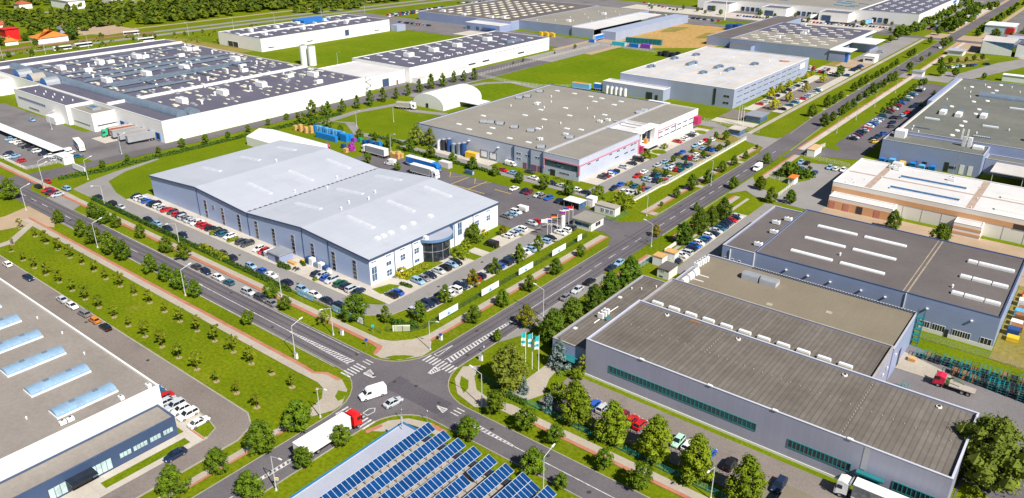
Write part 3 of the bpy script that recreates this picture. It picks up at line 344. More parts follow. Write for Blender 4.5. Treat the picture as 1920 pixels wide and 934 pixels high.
PAINT = mat('road_paint', (.36, .35, .36), .8, 0, .9, col2=(.62, .62, .61), fine=(3, .2), coord='w')
PAINT_Y = mat('yellow_road_paint', (.55, .40, .06), .8, .15, 1.2, coord='w')

mb = MB(); mb.poly([(-6000, -3000, 0), (4000, -3000, 0), (4000, 7000, 0), (-6000, 7000, 0)]); struct('ground', mb, G_GRASS)
SH = {}
def S(kind): return SH.setdefault(kind, MB())
_ORDER = ['meadow', 'lawn', 'soil', 'dry', 'yard', 'tan', 'road_pale', 'road_brown', 'road', 'road_dark', 'pave_w', 'pave', 'red', 'island', 'paint', 'yellow']
class _Levels(dict):
    """every sheet lies a little above the one laid before it, every kind above the kinds before it"""
    def __getitem__(s, k): s.setdefault(k, 0); s.n = getattr(s, 'n', {}); s.n[k] = s.n.get(k, 0) + 1; return .012 + _ORDER.index(k) * .009 + min(s.n[k], 40 if k != 'paint' else 400) * (.0002 if k != 'paint' else .00003)
ZK = _Levels()
def rect(kind, x0, x1, y0, y1): z = ZK[kind]; S(kind).poly([(x0, y0, z), (x1, y0, z), (x1, y1, z), (x0, y1, z)])
def area(kind, pts):
    z = ZK[kind]; n = len(pts)
    if sum(pts[i][0] * pts[(i + 1) % n][1] - pts[(i + 1) % n][0] * pts[i][1] for i in range(n)) < 0: pts = pts[::-1]
    S(kind).poly([(p[0], p[1], z) for p in pts])
def offset(pts, d):
    out = []
    for i, p in enumerate(pts):
        a = Vector(pts[max(0, i - 1)]); b = Vector(pts[min(len(pts) - 1, i + 1)]); t = (b - a).normalized()
        out.append((p[0] - t.y * d, p[1] + t.x * d))
    return out
def strip(kind, pts, w):
    z = ZK[kind]; A = offset(pts, w / 2); B = offset(pts, -w / 2)
    for i in range(len(pts) - 1): S(kind).poly([(*B[i], z), (*B[i + 1], z), (*A[i + 1], z), (*A[i], z)])
def fillet(kind, cx, cy, sx, sy, r, n=8):
    """quarter patch filling the corner (cx,cy) out to a concave arc of radius r on the side (sx,sy)"""
    pts = [(cx, cy)] + [(cx + sx * (r - r * math.sin(a)), cy + sy * (r - r * math.cos(a))) for a in [math.pi / 2 * i / n for i in range(n + 1)]][::-1]
    area(kind, pts)
KB = MB()
def kerb(pts, w=.2, h=.13):
    A = offset(pts, w / 2); B = offset(pts, -w / 2)
    for i in range(len(pts) - 1):
        a0, a1, b0, b1 = A[i], A[i + 1], B[i], B[i + 1]
        KB.poly([(*b0, h), (*b1, h), (*a1, h), (*a0, h)]); KB.poly([(*b0, 0), (*b1, 0), (*b1, h), (*b0, h)]); KB.poly([(*a1, 0), (*a0, 0), (*a0, h), (*a1, h)])
def arc(cx, cy, r, a0, a1, n=8): return [(cx + r * math.cos(rad(a0 + (a1 - a0) * i / n)), cy + r * math.sin(rad(a0 + (a1 - a0) * i / n))) for i in range(n + 1)]

# the avenue along X, and the avenue along Y
rect('road', -700, -114, 95.3, 103.0); rect('road', -106, 160, 94.4, 102.0)
BX = [(-109.8, -200), (-109.8, 200), (-111, 300), (-113.4, 390), (-114.4, 520), (-115, 700), (-115.2, 1050), (-115.5, 1800)]
strip('road', BX, 9.0)
rect('road', -116, -104, 94.4, 103.0)
for cx, cy, sx, sy, r in ((-114.3, 95.3, -1, -1, 13), (-114.3, 103, -1, 1, 11), (-105.3, 102, 1, 1, 12), (-105.3, 94.4, 1, -1, 10)): fillet('road', cx, cy, sx, sy, r)
rect('road_dark', -113.2, -109.9, 96.2, 101.6); rect('road_dark', -109.8, -96.5, 96.3, 101.2)
for y in (96.4, 98.7, 100.2, 101.9): strip('road_dark', [(-330, y + .2), (-128, y)], .55)
for x in (-112.9, -111.2, -107.9, -106.4): strip('road_dark', [(x, 112), (x, 318)], .5)
kerb([(-272, 95.2), (-127.3, 95.2)] + arc(-127.3, 82.3, 13, 90, 0)[1:] + [(-114.3, 20)])
kerb([(-284, 103.3), (-213, 103.3)]); kerb([(-163, 103.2), (-125.3, 103.2)] + arc(-125.3, 114, 11, -90, 0)[1:] + [(-114.4, 194)])
kerb([(-105.2, 160), (-105.2, 131)]); kerb([(-105.2, 130), (-105.2, 114)] + arc(-93.3, 114, 12, 180, 270)[1:] + [(60, 102.1)])
kerb([(60, 94.3), (-95.3, 94.3)] + arc(-95.3, 84.4, 10, 90, 180)[1:] + [(-105.2, 20)])
kerb([(-115.3, 226), (-115.2, 300), (-115.8, 318)]); kerb([(-116, 356), (-117.9, 390), (-118.9, 520), (-119.4, 690)]); kerb([(-105.2, 212), (-105.2, 262)]); kerb([(-106.3, 330), (-108.9, 390), (-109.9, 520)])
# footways with their red cycle strips
rect('pave', -420, -127, 108.2, 110.0); rect('red', -420, -127, 107.1, 108.2)
rect('pave', -284, -133, 88.0, 90.0); rect('red', -284, -133, 90.0, 90.9)
rect('pave', -121.2, -119.1, 117, 200); rect('red', -119.1, -118.2, 117, 200)
rect('pave', -121.2, -119.1, 226, 326); rect('red', -119.1, -118.2, 226, 326)
rect('pave', -119.3, -117.7, 0, 82); rect('red', -117.7, -117.1, 0, 78)
rect('pave', -79, 60, 106.9, 108.8); rect('red', -79, 60, 106.0, 106.9)
area('pave', [(-129, 110), (-129, 107.2), (-126.2, 106.7), (-125, 104.2), (-122.4, 104.1), (-118.2, 106.3), (-115.2, 110.8), (-115.2, 113.4), (-117.9, 117), (-121.2, 118.6), (-122.6, 115), (-125.8, 111.3)])
area('red', [(-127.6, 108.3), (-127.6, 107.2), (-126.6, 106.8), (-125.3, 104.3), (-124.4, 104.6), (-125.2, 106.9), (-126, 108.1)])
area('island', [(-121.9, 104.9), (-119.6, 105.4), (-117.6, 107.2), (-116.6, 109.8), (-118.7, 108.6), (-120.6, 107.0)])
area('pave', [(-134, 88), (-134, 90.9), (-130, 90.6), (-127.4, 92.3), (-122.6, 92.4), (-118.4, 90.4), (-115.1, 86), (-114.9, 83.6), (-116.9, 79), (-119.3, 80.6), (-120.4, 84.8), (-123.3, 87.5), (-126, 88.2)])
area('red', [(-134, 90.9), (-134, 90.1), (-130, 89.8), (-127.2, 91.4), (-123, 91.5), (-122.6, 92.4), (-127.4, 92.3), (-130, 90.6)])
area('island', [(-119.9, 89), (-117.8, 89.8), (-116.5, 87.6), (-116.8, 86.4), (-118.6, 87)])
area('pave', [(-104.5, 113.5), (-102.6, 108.6), (-98.2, 104.6), (-92, 103.2), (-88, 105.8), (-79, 106), (-79, 108.8), (-86, 109), (-91, 107.5), (-95.8, 108.4), (-99.6, 112), (-101.5, 116.5)])
area('island', [(-102.2, 110.4), (-99.6, 110), (-97.6, 107.6), (-97.2, 105.6), (-100.2, 107.6)])
area('pave', [(-104.3, 83), (-103, 88.4), (-100.2, 91.6), (-95, 93.4), (-90.8, 93.4), (-90.8, 91.2), (-95.4, 90.6), (-99, 88.4), (-101.3, 85)])
area('red', [(-95, 93.4), (-90.8, 93.4), (-90.8, 92.4), (-95.2, 92.2)]); area('red', [(-104.3, 83), (-103.3, 86.6), (-102.5, 86.2), (-103.3, 82.6)])
# lay-bys and bays along the avenues
area('road_pale', [(-216, 103), (-210, 107), (-167, 107), (-161, 103)]); area('road_pale', [(-300, 103), (-300, 108), (-283, 108), (-279, 103)])
area('road_pale', [(-105.3, 126), (-102.2, 134), (-102.2, 163), (-100, 168), (-98, 176), (-105.3, 176)])
# left: street beside the factory, truck yard, car park
area('road', [(-335, 103), (-333, 118), (-331, 131), (-330, 170), (-330, 430), (-306, 430), (-307, 360), (-321, 250), (-322, 168), (-322.5, 128), (-319, 106), (-314, 103)])
rect('yard', -470, -329.5, 131.5, 153); rect('yard', -378, -329.5, 150, 168.5); rect('yard', -470, -340, 112.5, 131.6); rect('pave_w', -365, -352, 150, 169)
area('tan', [(-296, 95.2), (-275, 95.2), (-268, 92), (-277, 88), (-280, 78), (-284, 72), (-292, 72), (-292, 86)])
area('pave', [(-278, 87.6), (-268, 77.6), (-266, 60), (-264, 60), (-264.5, 78.2), (-276, 89)])
area('tan', [(-314, 107), (-300, 110.5), (-283, 110), (-283, 107)])
rect('island', -345, -330.5, 130, 134.5)
# pale hall's plot
rect('lawn', -310, -270, 121, 195)
area('road_pale', [(-302, 113.4), (-306, 122), (-309.5, 133), (-313, 153), (-311, 153), (-306.5, 136), (-300, 126), (-285, 121.6), (-272, 120), (-272, 113.4)])
rect('road_pale', -274, -152, 113.4, 120.2)
area('road_pale', [(-153, 113.4), (-148.6, 114.4), (-141, 116.2), (-136, 120.6), (-134.8, 126), (-134.8, 200), (-140.6, 200), (-140.6, 127), (-142, 122.6), (-146.9, 119.6), (-153, 120.2)])
rect('pave_w', -275, -152.4, 120.1, 128.4); rect('pave_w', -152.5, -140.6, 124, 137.3); area('island', [(-150.5, 121.3), (-147, 120.2), (-142.8, 122.8), (-144.5, 123.9)])
area('island', [(-151, 127.3), (-147, 126.8), (-144.2, 128.8), (-146.4, 133.8), (-149.3, 132.6)])
rect('lawn', -152.3, -145.8, 137.3, 149.5); rect('pave_w', -147, -140.6, 137.3, 157.5); rect('pave_w', -152.3, -140.6, 152.5, 159.5); rect('lawn', -152.3, -140.7, 159.5, 198)
rect('pave_w', -147, -140.6, 163.2, 167); rect('pave_w', -147.3, -140.6, 172.5, 183); rect('pave_w', -147.3, -140.6, 184.5, 190)
rect('pave_w', -134.8, -129.4, 127.5, 195.5)
for y in (136.2, 142.5, 150.2, 158.8, 168, 176): rect('island', -133.8, -129.2, y - .9, y + .9)
kerb([(-272, 120.1), (-153, 120.1)]); kerb([(-140.6, 128), (-140.6, 198)]); kerb([(-153, 113.3), (-148.6, 114.3), (-141, 116.1), (-135.9, 120.5), (-134.7, 127)]); kerb([(-300, 113.3), (-153, 113.3)])
rect('road', -248, -134, 186.5, 217.5); area('road', [(-140, 200), (-133, 201.5), (-122, 202.5), (-117.5, 200.5), (-114.4, 193), (-114.4, 225), (-117, 217.6), (-122, 213.4), (-133, 214.3), (-140, 217)])
rect('lawn', -250, -145, 217.8, 226.4); rect('road_pale', -245, -141, 226.6, 232.6); rect('pave_w', -232, -196, 232.6, 238.6)
# grey-roofed factory: drive and planted car park
rect('road_pale', -148.2, -141.2, 226.6, 345); rect('pave_w', -156, -148.2, 240, 340); rect('lawn', -156, -148.3, 240, 247)
for y in (286, 293.5, 333): area('island', arc(-150.6, y, 3.3, 0, 360, 12)[:-1])
rect('dry', -141.1, -128.7, 238, 336)
for y0 in (240.5, 251.5, 262.5, 273.5, 284.5, 295.5, 306.5, 317.5): rect('road_pale', -141.3, -129.2, y0, y0 + 6.2)
area('road_pale', [(-161, 345), (-161, 353), (-153, 353.9), (-139.6, 346.5), (-127, 344.4), (-117.6, 344.8), (-115.6, 357), (-115.6, 318), (-117.6, 328), (-127, 332.4), (-131, 334.5), (-141.2, 340), (-148.2, 345)])
kerb([(-161, 353.1), (-153, 354), (-139.6, 346.6), (-127, 344.5), (-117.6, 344.9)])
# tent meadow, fields
rect('meadow', -312, -243, 366, 507); rect('meadow', -474, -390, 332, 472); rect('lawn', -303, -246, 236, 272); area('meadow', [(-301, 300), (-283, 304), (-262, 330), (-258, 352), (-288, 362), (-298, 350)])
for pts in ([(-303, 232), (-307, 258), (-302, 282), (-298, 300), (-303, 330), (-299, 352), (-288, 364), (-262, 360), (-246, 352)], [(-302, 282), (-285, 278), (-268, 283), (-256, 276), (-246, 262)]): strip('road_pale', pts, 5)
area('road_pale', [(-303, 238), (-294, 240), (-275, 229), (-246, 234), (-246, 238), (-275, 234), (-292, 244)])
rect('yard', -400, -332, 300, 330); rect('road_pale', -330, -306, 300, 520)
area('soil', [(-329, 546), (-331, 646), (-296, 647), (-261, 676), (-205, 676), (-236, 600), (-246, 555), (-254, 541), (-278, 522), (-312, 520)])
area('soil', [(-400, 476), (-352, 476), (-350, 505), (-405, 500)]); rect('tan', -335, -300, 470, 540); rect('yard', -318, -277, 508, 522); rect('yard', -318, -250, 648, 662)
area('dry', [(-275, 580), (-262, 590), (-264, 622), (-280, 612)]); area('dry', [(-312, 590), (-302, 600), (-304, 630), (-318, 622)])
# far street along X, ring road, distant lots
rect('road', -620, -60, 690, 701); rect('tan', -134, -88, 688, 728); rect('yard', -640, -300, 655, 688); rect('pave_w', -420, -170, 706, 742); rect('yard', -640, -160, 703, 760)
strip('road_pale', [(-622, -50), (-626, 250), (-618, 430), (-600, 640), (-560, 1000)], 9); strip('road_pale', [(-642, -50), (-645, 250), (-636, 430), (-620, 650), (-590, 1000)], 8); strip('tan', [(-668, 60), (-672, 300), (-655, 640)], 5)
strip('road_pale', [(-826, 200), (-850, 420), (-870, 600)], 9); strip('tan', [(-790, 300), (-800, 480)], 6); area('tan', [(-700, 280), (-655, 300), (-660, 330), (-735, 330)])
rect('yard', -600, -430, 470, 520); rect('yard', -430, -335, 480, 522); rect('pave_w', -440, -405, 478, 500); rect('dry', -600, -500, 300, 330)
# white-roofed factory and its yellow-tree car park
rect('road_brown', -146.5, -138.5, 384, 500); rect('pave_w', -152.5, -146.5, 388, 498); rect('pave_w', -138.5, -133.4, 392, 505); rect('road_brown', -156, -138, 366, 384); rect('pave_w', -156, -134, 356, 364)
rect('pave', -132.6, -130.2, 345, 690); rect('pave_w', -158, -134, 508, 532); rect('tan', -152, -134, 536, 565); rect('road_pale', -150, -134, 566, 690); rect('dry', -158, -136, 533, 552)
for y in (226, 262, 300, 392, 412, 432, 452, 472, 492, 560, 610): rect('pave', -118.2, -115.6 if y < 340 else -119.6, y, y + 3)
# right of the avenue
rect('pave_w', -104.4, -101.8, 335, 690); rect('red', -105.2, -104.4, 335, 690); rect('pave', -101.5, -99.7, 212, 262); rect('red', -102.4, -101.5, 212, 262); rect('pave', -101, -98.6, 168, 196); rect('red', -101.9, -101, 168, 196)
area('road_pale', [(-105.3, 262), (-105.3, 287), (-101, 279), (-98, 275), (-89, 274.6), (-72, 274.6), (-72, 264), (-96, 266), (-101, 270)])
area('road_pale', [(-97.5, 290), (-97.5, 318), (-78, 322), (-72, 318), (-72, 268), (-89, 270), (-89, 287)]); area('island', [(-98.4, 289.4), (-90, 289.8), (-86.2, 297), (-88, 307), (-95, 312), (-98.4, 308)])
rect('pave', -102.4, -100.2, 288, 326); rect('red', -103.2, -102.4, 288, 326)
area('road', [(-105.6, 318), (-106.6, 352), (-103, 344), (-97, 340), (-94, 345), (-94, 515), (-79, 515), (-79, 335), (-90, 331), (-100, 328)])
area('island', [(-94.5, 352), (-91.5, 349), (-88.6, 345), (-91, 343), (-95.5, 345)]); rect('road_pale', -110, -82, 524, 540); rect('lawn', -98.5, -94.4, 352, 512)
rect('pave_w', -95.2, -90.3, 198, 246); rect('road_pale', -90.2, -84.2, 190, 262); rect('pave', -97.4, -96.2, 196, 262)
area('road_pale', [(-90, 561), (-82, 560), (-69, 614), (-50, 660), (-20, 700), (-20, 660), (-52, 612), (-72, 548), (-76, 540), (-90, 540)]); area('dry', [(-100, 585), (-92, 628), (-82, 636), (-75, 624), (-84, 596)])
rect('lawn', -60, 120, 500, 612); rect('tan', -108, -88, 640, 690); rect('yard', -100, 40, 700, 800)
# yard and plots behind the ribbed roof, dirt beside the right-hand hall
area('yard', [(-25, 152), (60, 152), (60, 176), (-8, 183), (-25, 190)]); area('dry', [(-8.2, 194), (60, 190), (60, 262), (-8.2, 250)]); rect('lawn', -25, -8, 186, 198.6); area('pave', [(-25, 176), (-12, 176), (-14, 181), (-25, 185)])
rect('tan', -72, 30, 243, 274)
rect('road_brown', -82.5, 60, 113.2, 127.0); rect('lawn', -82, 0, 127.0, 128.4); rect('lawn', -97, -80, 104, 129); rect('road', -5, 60, 128, 152)
area('pave', [(-89.6, 128.6), (-86.6, 128.9), (-85.6, 122), (-83, 116), (-84.4, 112.4), (-88.6, 111.6), (-89.6, 117)]); area('island', [(-5, 132), (3, 130), (3.6, 139), (-4.4, 143)])
# near left plot
rect('road_brown', -420, -134, 65.2, 71.5); area('road_brown', [(-134.2, 65.4), (-129.4, 64.4), (-127.6, 61), (-127.6, -20), (-122.4, -20), (-122.4, 65), (-124.4, 69.4), (-128.6, 71.5), (-134.2, 71.5)])
kerb([(-420, 71.6), (-128.6, 71.6), (-124.3, 69.5), (-122.3, 65), (-122.3, -20)], .35); kerb([(-154, 65.1), (-134, 65.3), (-129.3, 64.3), (-127.7, 61), (-127.7, 58)], .25)
rect('pave_w', -156, -133, 59.6, 65.1); rect('pave_w', -133.4, -127.6, -20, 61.6); rect('island', -131.4, -129.2, 41.5, 58.6); area('island', [(-133, 61.2), (-133, 65), (-129.6, 63.8), (-128.2, 61.2)]); rect('road_brown', -129.1, -127.6, 46, 53.4); rect('red', -133, -128, 60.7, 61.1)
# far-right towns
rect('road_pale', -151, -139, 742, 1000); rect('pave_w', -137.5, -122, 742, 960); strip('tan', [(-121, 735), (-121.5, 1400)], 4); strip('tan', [(-98, 728), (-97, 1300)], 4); rect('lawn', -139, -137.5, 742, 960); strip('pave', [(-60, 640), (-40, 700), (-30, 800)], 4); rect('yard', -160, -118, 960, 1060)
rect('yard', -95, 200, 800, 1200)

# ---------------------------------------------------------------- painted markings
def bar(pts, w, kind='paint'): strip(kind, pts, w)
x = -330.0
while x < -192: bar([(x, 99.0), (x + 4.5, 99.0)], .22); x += 9
bar([(-192, 98.8), (-149, 98.4)], .22)
def hatch(p0, p1, w0, w1, n, slant=.35):
    p0 = Vector(p0); p1 = Vector(p1); d = p1 - p0; t = d.normalized(); nrm = Vector((-t.y, t.x))
    for i in range(n):
        f = (i + .35) / n; c = p0 + d * f; w = w0 + (w1 - w0) * f; bw = d.length / n * .52
        a = c - nrm * w / 2 - t * slant * w / 2; b = c + nrm * w / 2 + t * slant * w / 2
        z = ZK['paint']; S('paint').poly([(*(a - t * bw / 2), z), (*(a + t * bw / 2), z), (*(b + t * bw / 2), z), (*(b - t * bw / 2), z)][::-1] if nrm.cross(t) > 0 else [(*(a - t * bw / 2), z), (*(a + t * bw / 2), z), (*(b + t * bw / 2), z), (*(b - t * bw / 2), z)])
    for sgn in (-1, 1): bar([tuple(p0 + nrm * sgn * w0 / 2), tuple(p1 + nrm * sgn * w1 / 2)], .16)
hatch((-149.5, 98.4), (-126.2, 98.4), .35, 1.9, 24); hatch((-108.8, 137.5), (-108.8, 112.9), .7, 2.0, 22); hatch((-77.2, 98.1), (-88.4, 98.4), .35, 1.2, 11); hatch((-108.8, 58), (-108.6, 69.2), .6, 1.1, 11)
bar([(-77, 98.1), (0, 97.6)], .2); bar([(-108.9, 138), (-109.2, 176)], .2); bar([(-109, 20), (-108.8, 58)], .2)
y = 178.0
while y < 330: bar([(-109.5 - max(0, (y - 200) * .012), y), (-109.5 - max(0, (y - 200) * .012), y + 4)], .2); y += 8
for yy in (94.7, 102.4): bar([(-272, yy + .9), (-128, yy)], .14)
def zebra(c, ax, n, ln, gap=1.0, w=.5):
    for i in range(n):
        o = (i - (n - 1) / 2) * gap
        if ax == 'x': bar([(c[0] - ln / 2, c[1] + o), (c[0] + ln / 2, c[1] + o)], w)
        else: bar([(c[0] + o, c[1] - ln / 2), (c[0] + o, c[1] + ln / 2)], w)
zebra((-123.4, 96.5), 'x', 6, 3.2, .95, .42); zebra((-123.4, 101), 'x', 2, 2.6, .95, .3); zebra((-109.5, 111.0), 'y', 9, 3.0, 1.05, .45); zebra((-109.2, 84.6), 'y', 9, 3.4, 1.05, .45); zebra((-93.6, 99.6), 'x', 3, 2.2, 1.0, .3)
def outline(pts, w=.22):
    for a, b in zip(pts, pts[1:] + pts[:1]): bar([a, b], w)
outline([(-120.6, 99.1), (-117.4, 97.9), (-117.6, 97.2), (-120.4, 97.0)]); hatch((-117.6, 97.6), (-120.6, 98.1), .6, 1.9, 5)
outline([(-109.6, 109.3), (-107.6, 109.2), (-108.1, 106.6), (-108.9, 106.4)]); hatch((-108.5, 106.6), (-108.5, 109.3), .6, 1.8, 4)
outline([(-109.2, 86.8), (-107.8, 86.8), (-107.6, 88.6), (-108.5, 89.6), (-109.3, 88.6)]); outline([(-98.6, 98.5), (-96.0, 99), (-95.9, 97.4)]); hatch((-98, 98.3), (-95.9, 98.2), .4, 1.4, 4)
outline([(-113.4, 113.2), (-112.2, 113.2), (-112.7, 119)]); outline([(-91.6, 96.4), (-88.6, 97.0), (-88.8, 95.4)])
for i in range(22): bar([(-271 + i * 5.4, 120.4), (-271 + i * 5.4, 126)], .1)
for i in range(16): bar([(-81 + i * 4.6, 113.6), (-81 + i * 4.6, 118.6)], .12)
for i in range(20): bar([(-92.9 - 2.2, 199 + i * 2.45), (-90.4, 199 + i * 2.45)], .1)
for x0, y0, x1, y1 in ((-205, 206, -176, 206), (-193, 205.6, -193, 217), (-184, 206, -184, 217), (-176, 212, -168, 212)): bar([(x0, y0), (x1, y1)], .35, 'yellow')
for x in (-203, -190): bar([(x, 217), (x + 4, 212), (x + 8, 217)], .25, 'yellow')
zebra((-137.6, 197.5), 'y', 6, 2.4, .9, .42)
for y in range(392, 500, 3): bar([(-152.2, y), (-147, y)], .1); bar([(-138.2, y + 2), (-134, y + 2)], .1)
bar([(-98.8, 316), (-96, 316)], .1)
MATK = {'lawn': G_LAWN, 'meadow': G_FIELD, 'dry': G_DRY, 'soil': SAND, 'yard': ASPH_Y, 'road_pale': ASPH_L, 'road': ASPH, 'road_dark': ASPH_D, 'road_brown': ASPH_B, 'pave': PAVE, 'pave_w': PAVE_W, 'tan': PAVE_T, 'red': PAVE_R, 'island': G_LAWN, 'paint': PAINT, 'yellow': PAINT_Y}
NAMK = {'lawn': 'lawn', 'meadow': 'field', 'dry': 'dry_grass', 'soil': 'bare_soil', 'yard': 'yard', 'road_pale': 'drive', 'road': 'road', 'road_dark': 'road_surface_patch', 'road_brown': 'car_park', 'pave': 'pavement', 'pave_w': 'parking_bay', 'tan': 'gravel_path', 'red': 'cycle_path', 'island': 'grass_verge', 'paint': 'road_marking', 'yellow': 'yellow_road_marking'}
def finish_ground():
    for k, m in SH.items(): struct(NAMK[k], m, MATK[k])
    struct('kerb', KB, KERB)

# ------------------------------------------------------------------ building materials
W_WHITE = mat('white_cladding', (.80, .79, .77), .6, .03, .05, coord='w', lines=('wall', 6, 30, .05, .03))
W_HALL_SHADE = mat('hall_cladding_shade', (.34, .42, .62), .45, .05, .06, coord='w', lines=('wall', 60, 1.1, .03, .035), spec=.4)  # hall cladding with bluish shade put into its colour
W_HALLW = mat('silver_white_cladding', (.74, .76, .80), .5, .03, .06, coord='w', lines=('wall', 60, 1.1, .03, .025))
W_LILAC = mat('lilac_grey_cladding', (.355, .36, .475), .42, .07, .07, metal=.15, coord='w', lines=('wall', 1.1, 40, .05, .05), spec=.5)
W_STEEL = mat('steel_blue_cladding', (.26, .31, .48), .45, .06, .06, coord='w', lines=('wall', 6, 1.5, .04, .05), spec=.4)
W_GREY = mat('grey_blue_cladding', (.31, .355, .48), .5, .05, .06, coord='w', lines=('wall', 5, 30, .05, .04))
W_B2 = mat('silver_blue_cladding', (.45, .49, .60), .5, .05, .06, coord='w', lines=('wall', 4.2, 3.4, .06, .05))
W_NAVY = mat('navy_cladding', (.045, .075, .155), .4, .1, .1, coord='w', lines=('wall', 60, 1.0, .03, .05), spec=.45)
W_OFFWHITE = mat('warm_white_render', (.70, .67, .63), .7, .04, .1, coord='w')  # one even off-white render
W_PEACH = mat('peach_render', (.60, .33, .17), .7, .07, .15, coord='w')
W_TEAL = mat('teal_metal', (.02, .17, .19), .4, .1, .5)
R_HALL = mat('pale_standing_seam', (.395, .42, .48), .5, 0, .05, coord='w', col2=(.44, .465, .525), detail=6, lines=('roofy', 400, 1.0, .05, .045), spec=.45, patch=(.12, .56, (.36, .37, .41), .35, .55))
R_SLATE = mat('slate_membrane', (.085, .083, .118), .75, 0, .03, coord='w', col2=(.115, .11, .15), detail=7, fine=(.8, .07), lines=('roof', 12, 3.0, .05, .05))
R_GREY = mat('grey_gravel_roof', (.215, .20, .178), .9, 0, .04, coord='w', col2=(.255, .24, .215), detail=7, fine=(1, .06), lines=('roof', 14, 4.5, .05, .04))
R_RIB = mat('brown_ribbed_roof', (.118, .102, .088), .8, 0, .06, coord='w', col2=(.168, .149, .132), detail=7, fine=(.6, .1), lines=('roofy', 400, 1.05, .14, .17))
R_OLIVE = mat('olive_roof', (.175, .150, .108), .85, 0, .05, coord='w', col2=(.21, .18, .135), detail=7, fine=(1.5, .05), lines=('roofy', 20, 1.2, .04, .035))
R_TAUPE = mat('taupe_roof', (.098, .086, .086), .85, 0, .04, coord='w', col2=(.138, .121, .118), detail=8, fine=(1.5, .06), lines=('roof', 11, 1.2, .03, .035))
R_GREEN = mat('green_grey_roof', (.112, .118, .105), .85, 0, .05, coord='w', col2=(.16, .162, .145), detail=8, fine=(1, .08), lines=('roofy', 12, 1.3, .03, .04))
R_WHITE = mat('white_membrane', (.50, .49, .50), .7, 0, .05, coord='w', col2=(.60, .59, .59), detail=7, fine=(.9, .03), lines=('roof', 14, 2.0, .05, .03))
R_CREAM = mat('cream_membrane', (.44, .41, .39), .7, 0, .06, coord='w', col2=(.56, .535, .525), detail=7, fine=(.9, .05), lines=('roofy', 40, 2.0, .08, .04))
R_PINK = mat('rosy_beige_roof', (.215, .192, .172), .85, 0, .07, coord='w', col2=(.265, .238, .216), detail=8, fine=(1.2, .07), lines=('roof', 9, 2.5, .03, .04), patch=(.16, .6, (.17, .13, .09), 1, .6))
R_SOLAR = mat('pale_lilac_roof', (.33, .35, .43), .6, 0, .1, coord='w', col2=(.38, .40, .48), fine=(2, .04))
R_BEIGE = mat('beige_gravel', (.30, .27, .235), .9, 0, .3, coord='w', col2=(.37, .335, .295), fine=(2, .08))
TRIM_D = mat('dark_blue_trim', (.05, .08, .16), .4, .1, .5)
TRIM_W = mat('white_trim', (.78, .77, .76), .5, .04, .5)
TRIM_G = mat('grey_trim', (.42, .42, .46), .5, .06, .5)
PINK = mat('pink_frame', (.56, .22, .29), .5, .06, .5); MAGENTA = mat('magenta_frame', (.42, .03, .12), .5, .06, .5)
GL = glass('dark_glass', (.018, .024, .035)); GLB = glass('blue_glass', (.05, .12, .24)); GLT = glass('teal_glass', (.012, .06, .07)); GLP = glass('pale_glass', (.42, .55, .56), .15)
SKYL = mat('skylight_sheet', (.72, .76, .82), .35, .06, .6, spec=.5); SKYB = mat('blue_vault_sheet', (.21, .33, .47), .25, .12, .5, spec=.6); SKYY = mat('cream_skylight', (.70, .66, .54), .5, .06, .6)
METAL = mat('galvanised_metal', (.45, .47, .50), .4, .1, .6, metal=.5); DUCT = mat('duct_metal', (.22, .28, .36), .35, .12, .3, metal=.4); DARK = mat('dark_metal', (.03, .033, .04), .5, .2, .6); UNIT = mat('unit_white', (.76, .76, .77), .5, .05, .8)
BLUEP = mat('blue_paint', (.02, .16, .50), .45, .1, .6); YELP = mat('yellow_paint', (.70, .45, .03), .5, .1, .6); REDP = mat('red_paint', (.55, .02, .02), .4, .08, .6); PURP = mat('purple_paint', (.23, .06, .42), .5, .1, .6); GRNP = mat('green_paint', (.02, .30, .12), .4, .1, .6); TURQ = mat('turquoise_paint', (.05, .42, .50), .5, .1, .6)
CONC = mat('concrete', (.42, .39, .36), .9, .1, .4); WOOD = mat('wood_pale', (.52, .31, .12), .8, .2, 1.0); TIM = mat('timber_brown', (.25, .12, .05), .8, .2, 1.0)

def shell(T, x0, x1, y0, y1, h, wall, roof, name='wall', ph=.45, t=.3, cope=None, z0=0.0, parent=None, rname='roof', sides='nsew'):
    """a wing: outer walls with a thin parapet (coping on top) and the roof sheet lying inside it"""
    m = MB(); X0, X1, Y0, Y1 = x0 + t, x1 - t, y0 + t, y1 - t; zr = h - ph
    q = lambda a, b, c, d, za, zb: m.poly([(a, b, za), (c, d, za), (c, d, zb), (a, b, zb)])
    q(x0, y0, x1, y0, z0, h); q(x1, y0, x1, y1, z0, h); q(x1, y1, x0, y1, z0, h); q(x0, y1, x0, y0, z0, h)
    q(X1, Y0, X0, Y0, zr - .1, h); q(X1, Y1, X1, Y0, zr - .1, h); q(X0, Y1, X1, Y1, zr - .1, h); q(X0, Y0, X0, Y1, zr - .1, h)
    w = part(name, m, wall, T, parent)
    m = MB()
    for a, b, c, d in ((x0 - .06, x1 + .06, y0 - .06, Y0 + .04), (x0 - .06, x1 + .06, Y1 - .04, y1 + .06), (x0 - .06, X0 + .04, Y0 + .04, Y1 - .04), (X1 - .04, x1 + .06, Y0 + .04, Y1 - .04)):
        m.box(a, b, c, d, h + .003, h + .12)
    part('coping', m, cope or TRIM_G, T, w)
    m = MB(); m.poly([(X0, Y0, zr), (X1, Y0, zr), (X1, Y1, zr), (X0, Y1, zr)]); part(rname, m, roof, T, parent)
    return w
def block(T, name, x0, x1, y0, y1, z0, z1, wall, top=None, parent=None):
    m = MB(); m.box(x0, x1, y0, y1, z0, z1, 0, 1 if top else None); return part(name, m, [wall] + ([top] if top else []), T, parent)
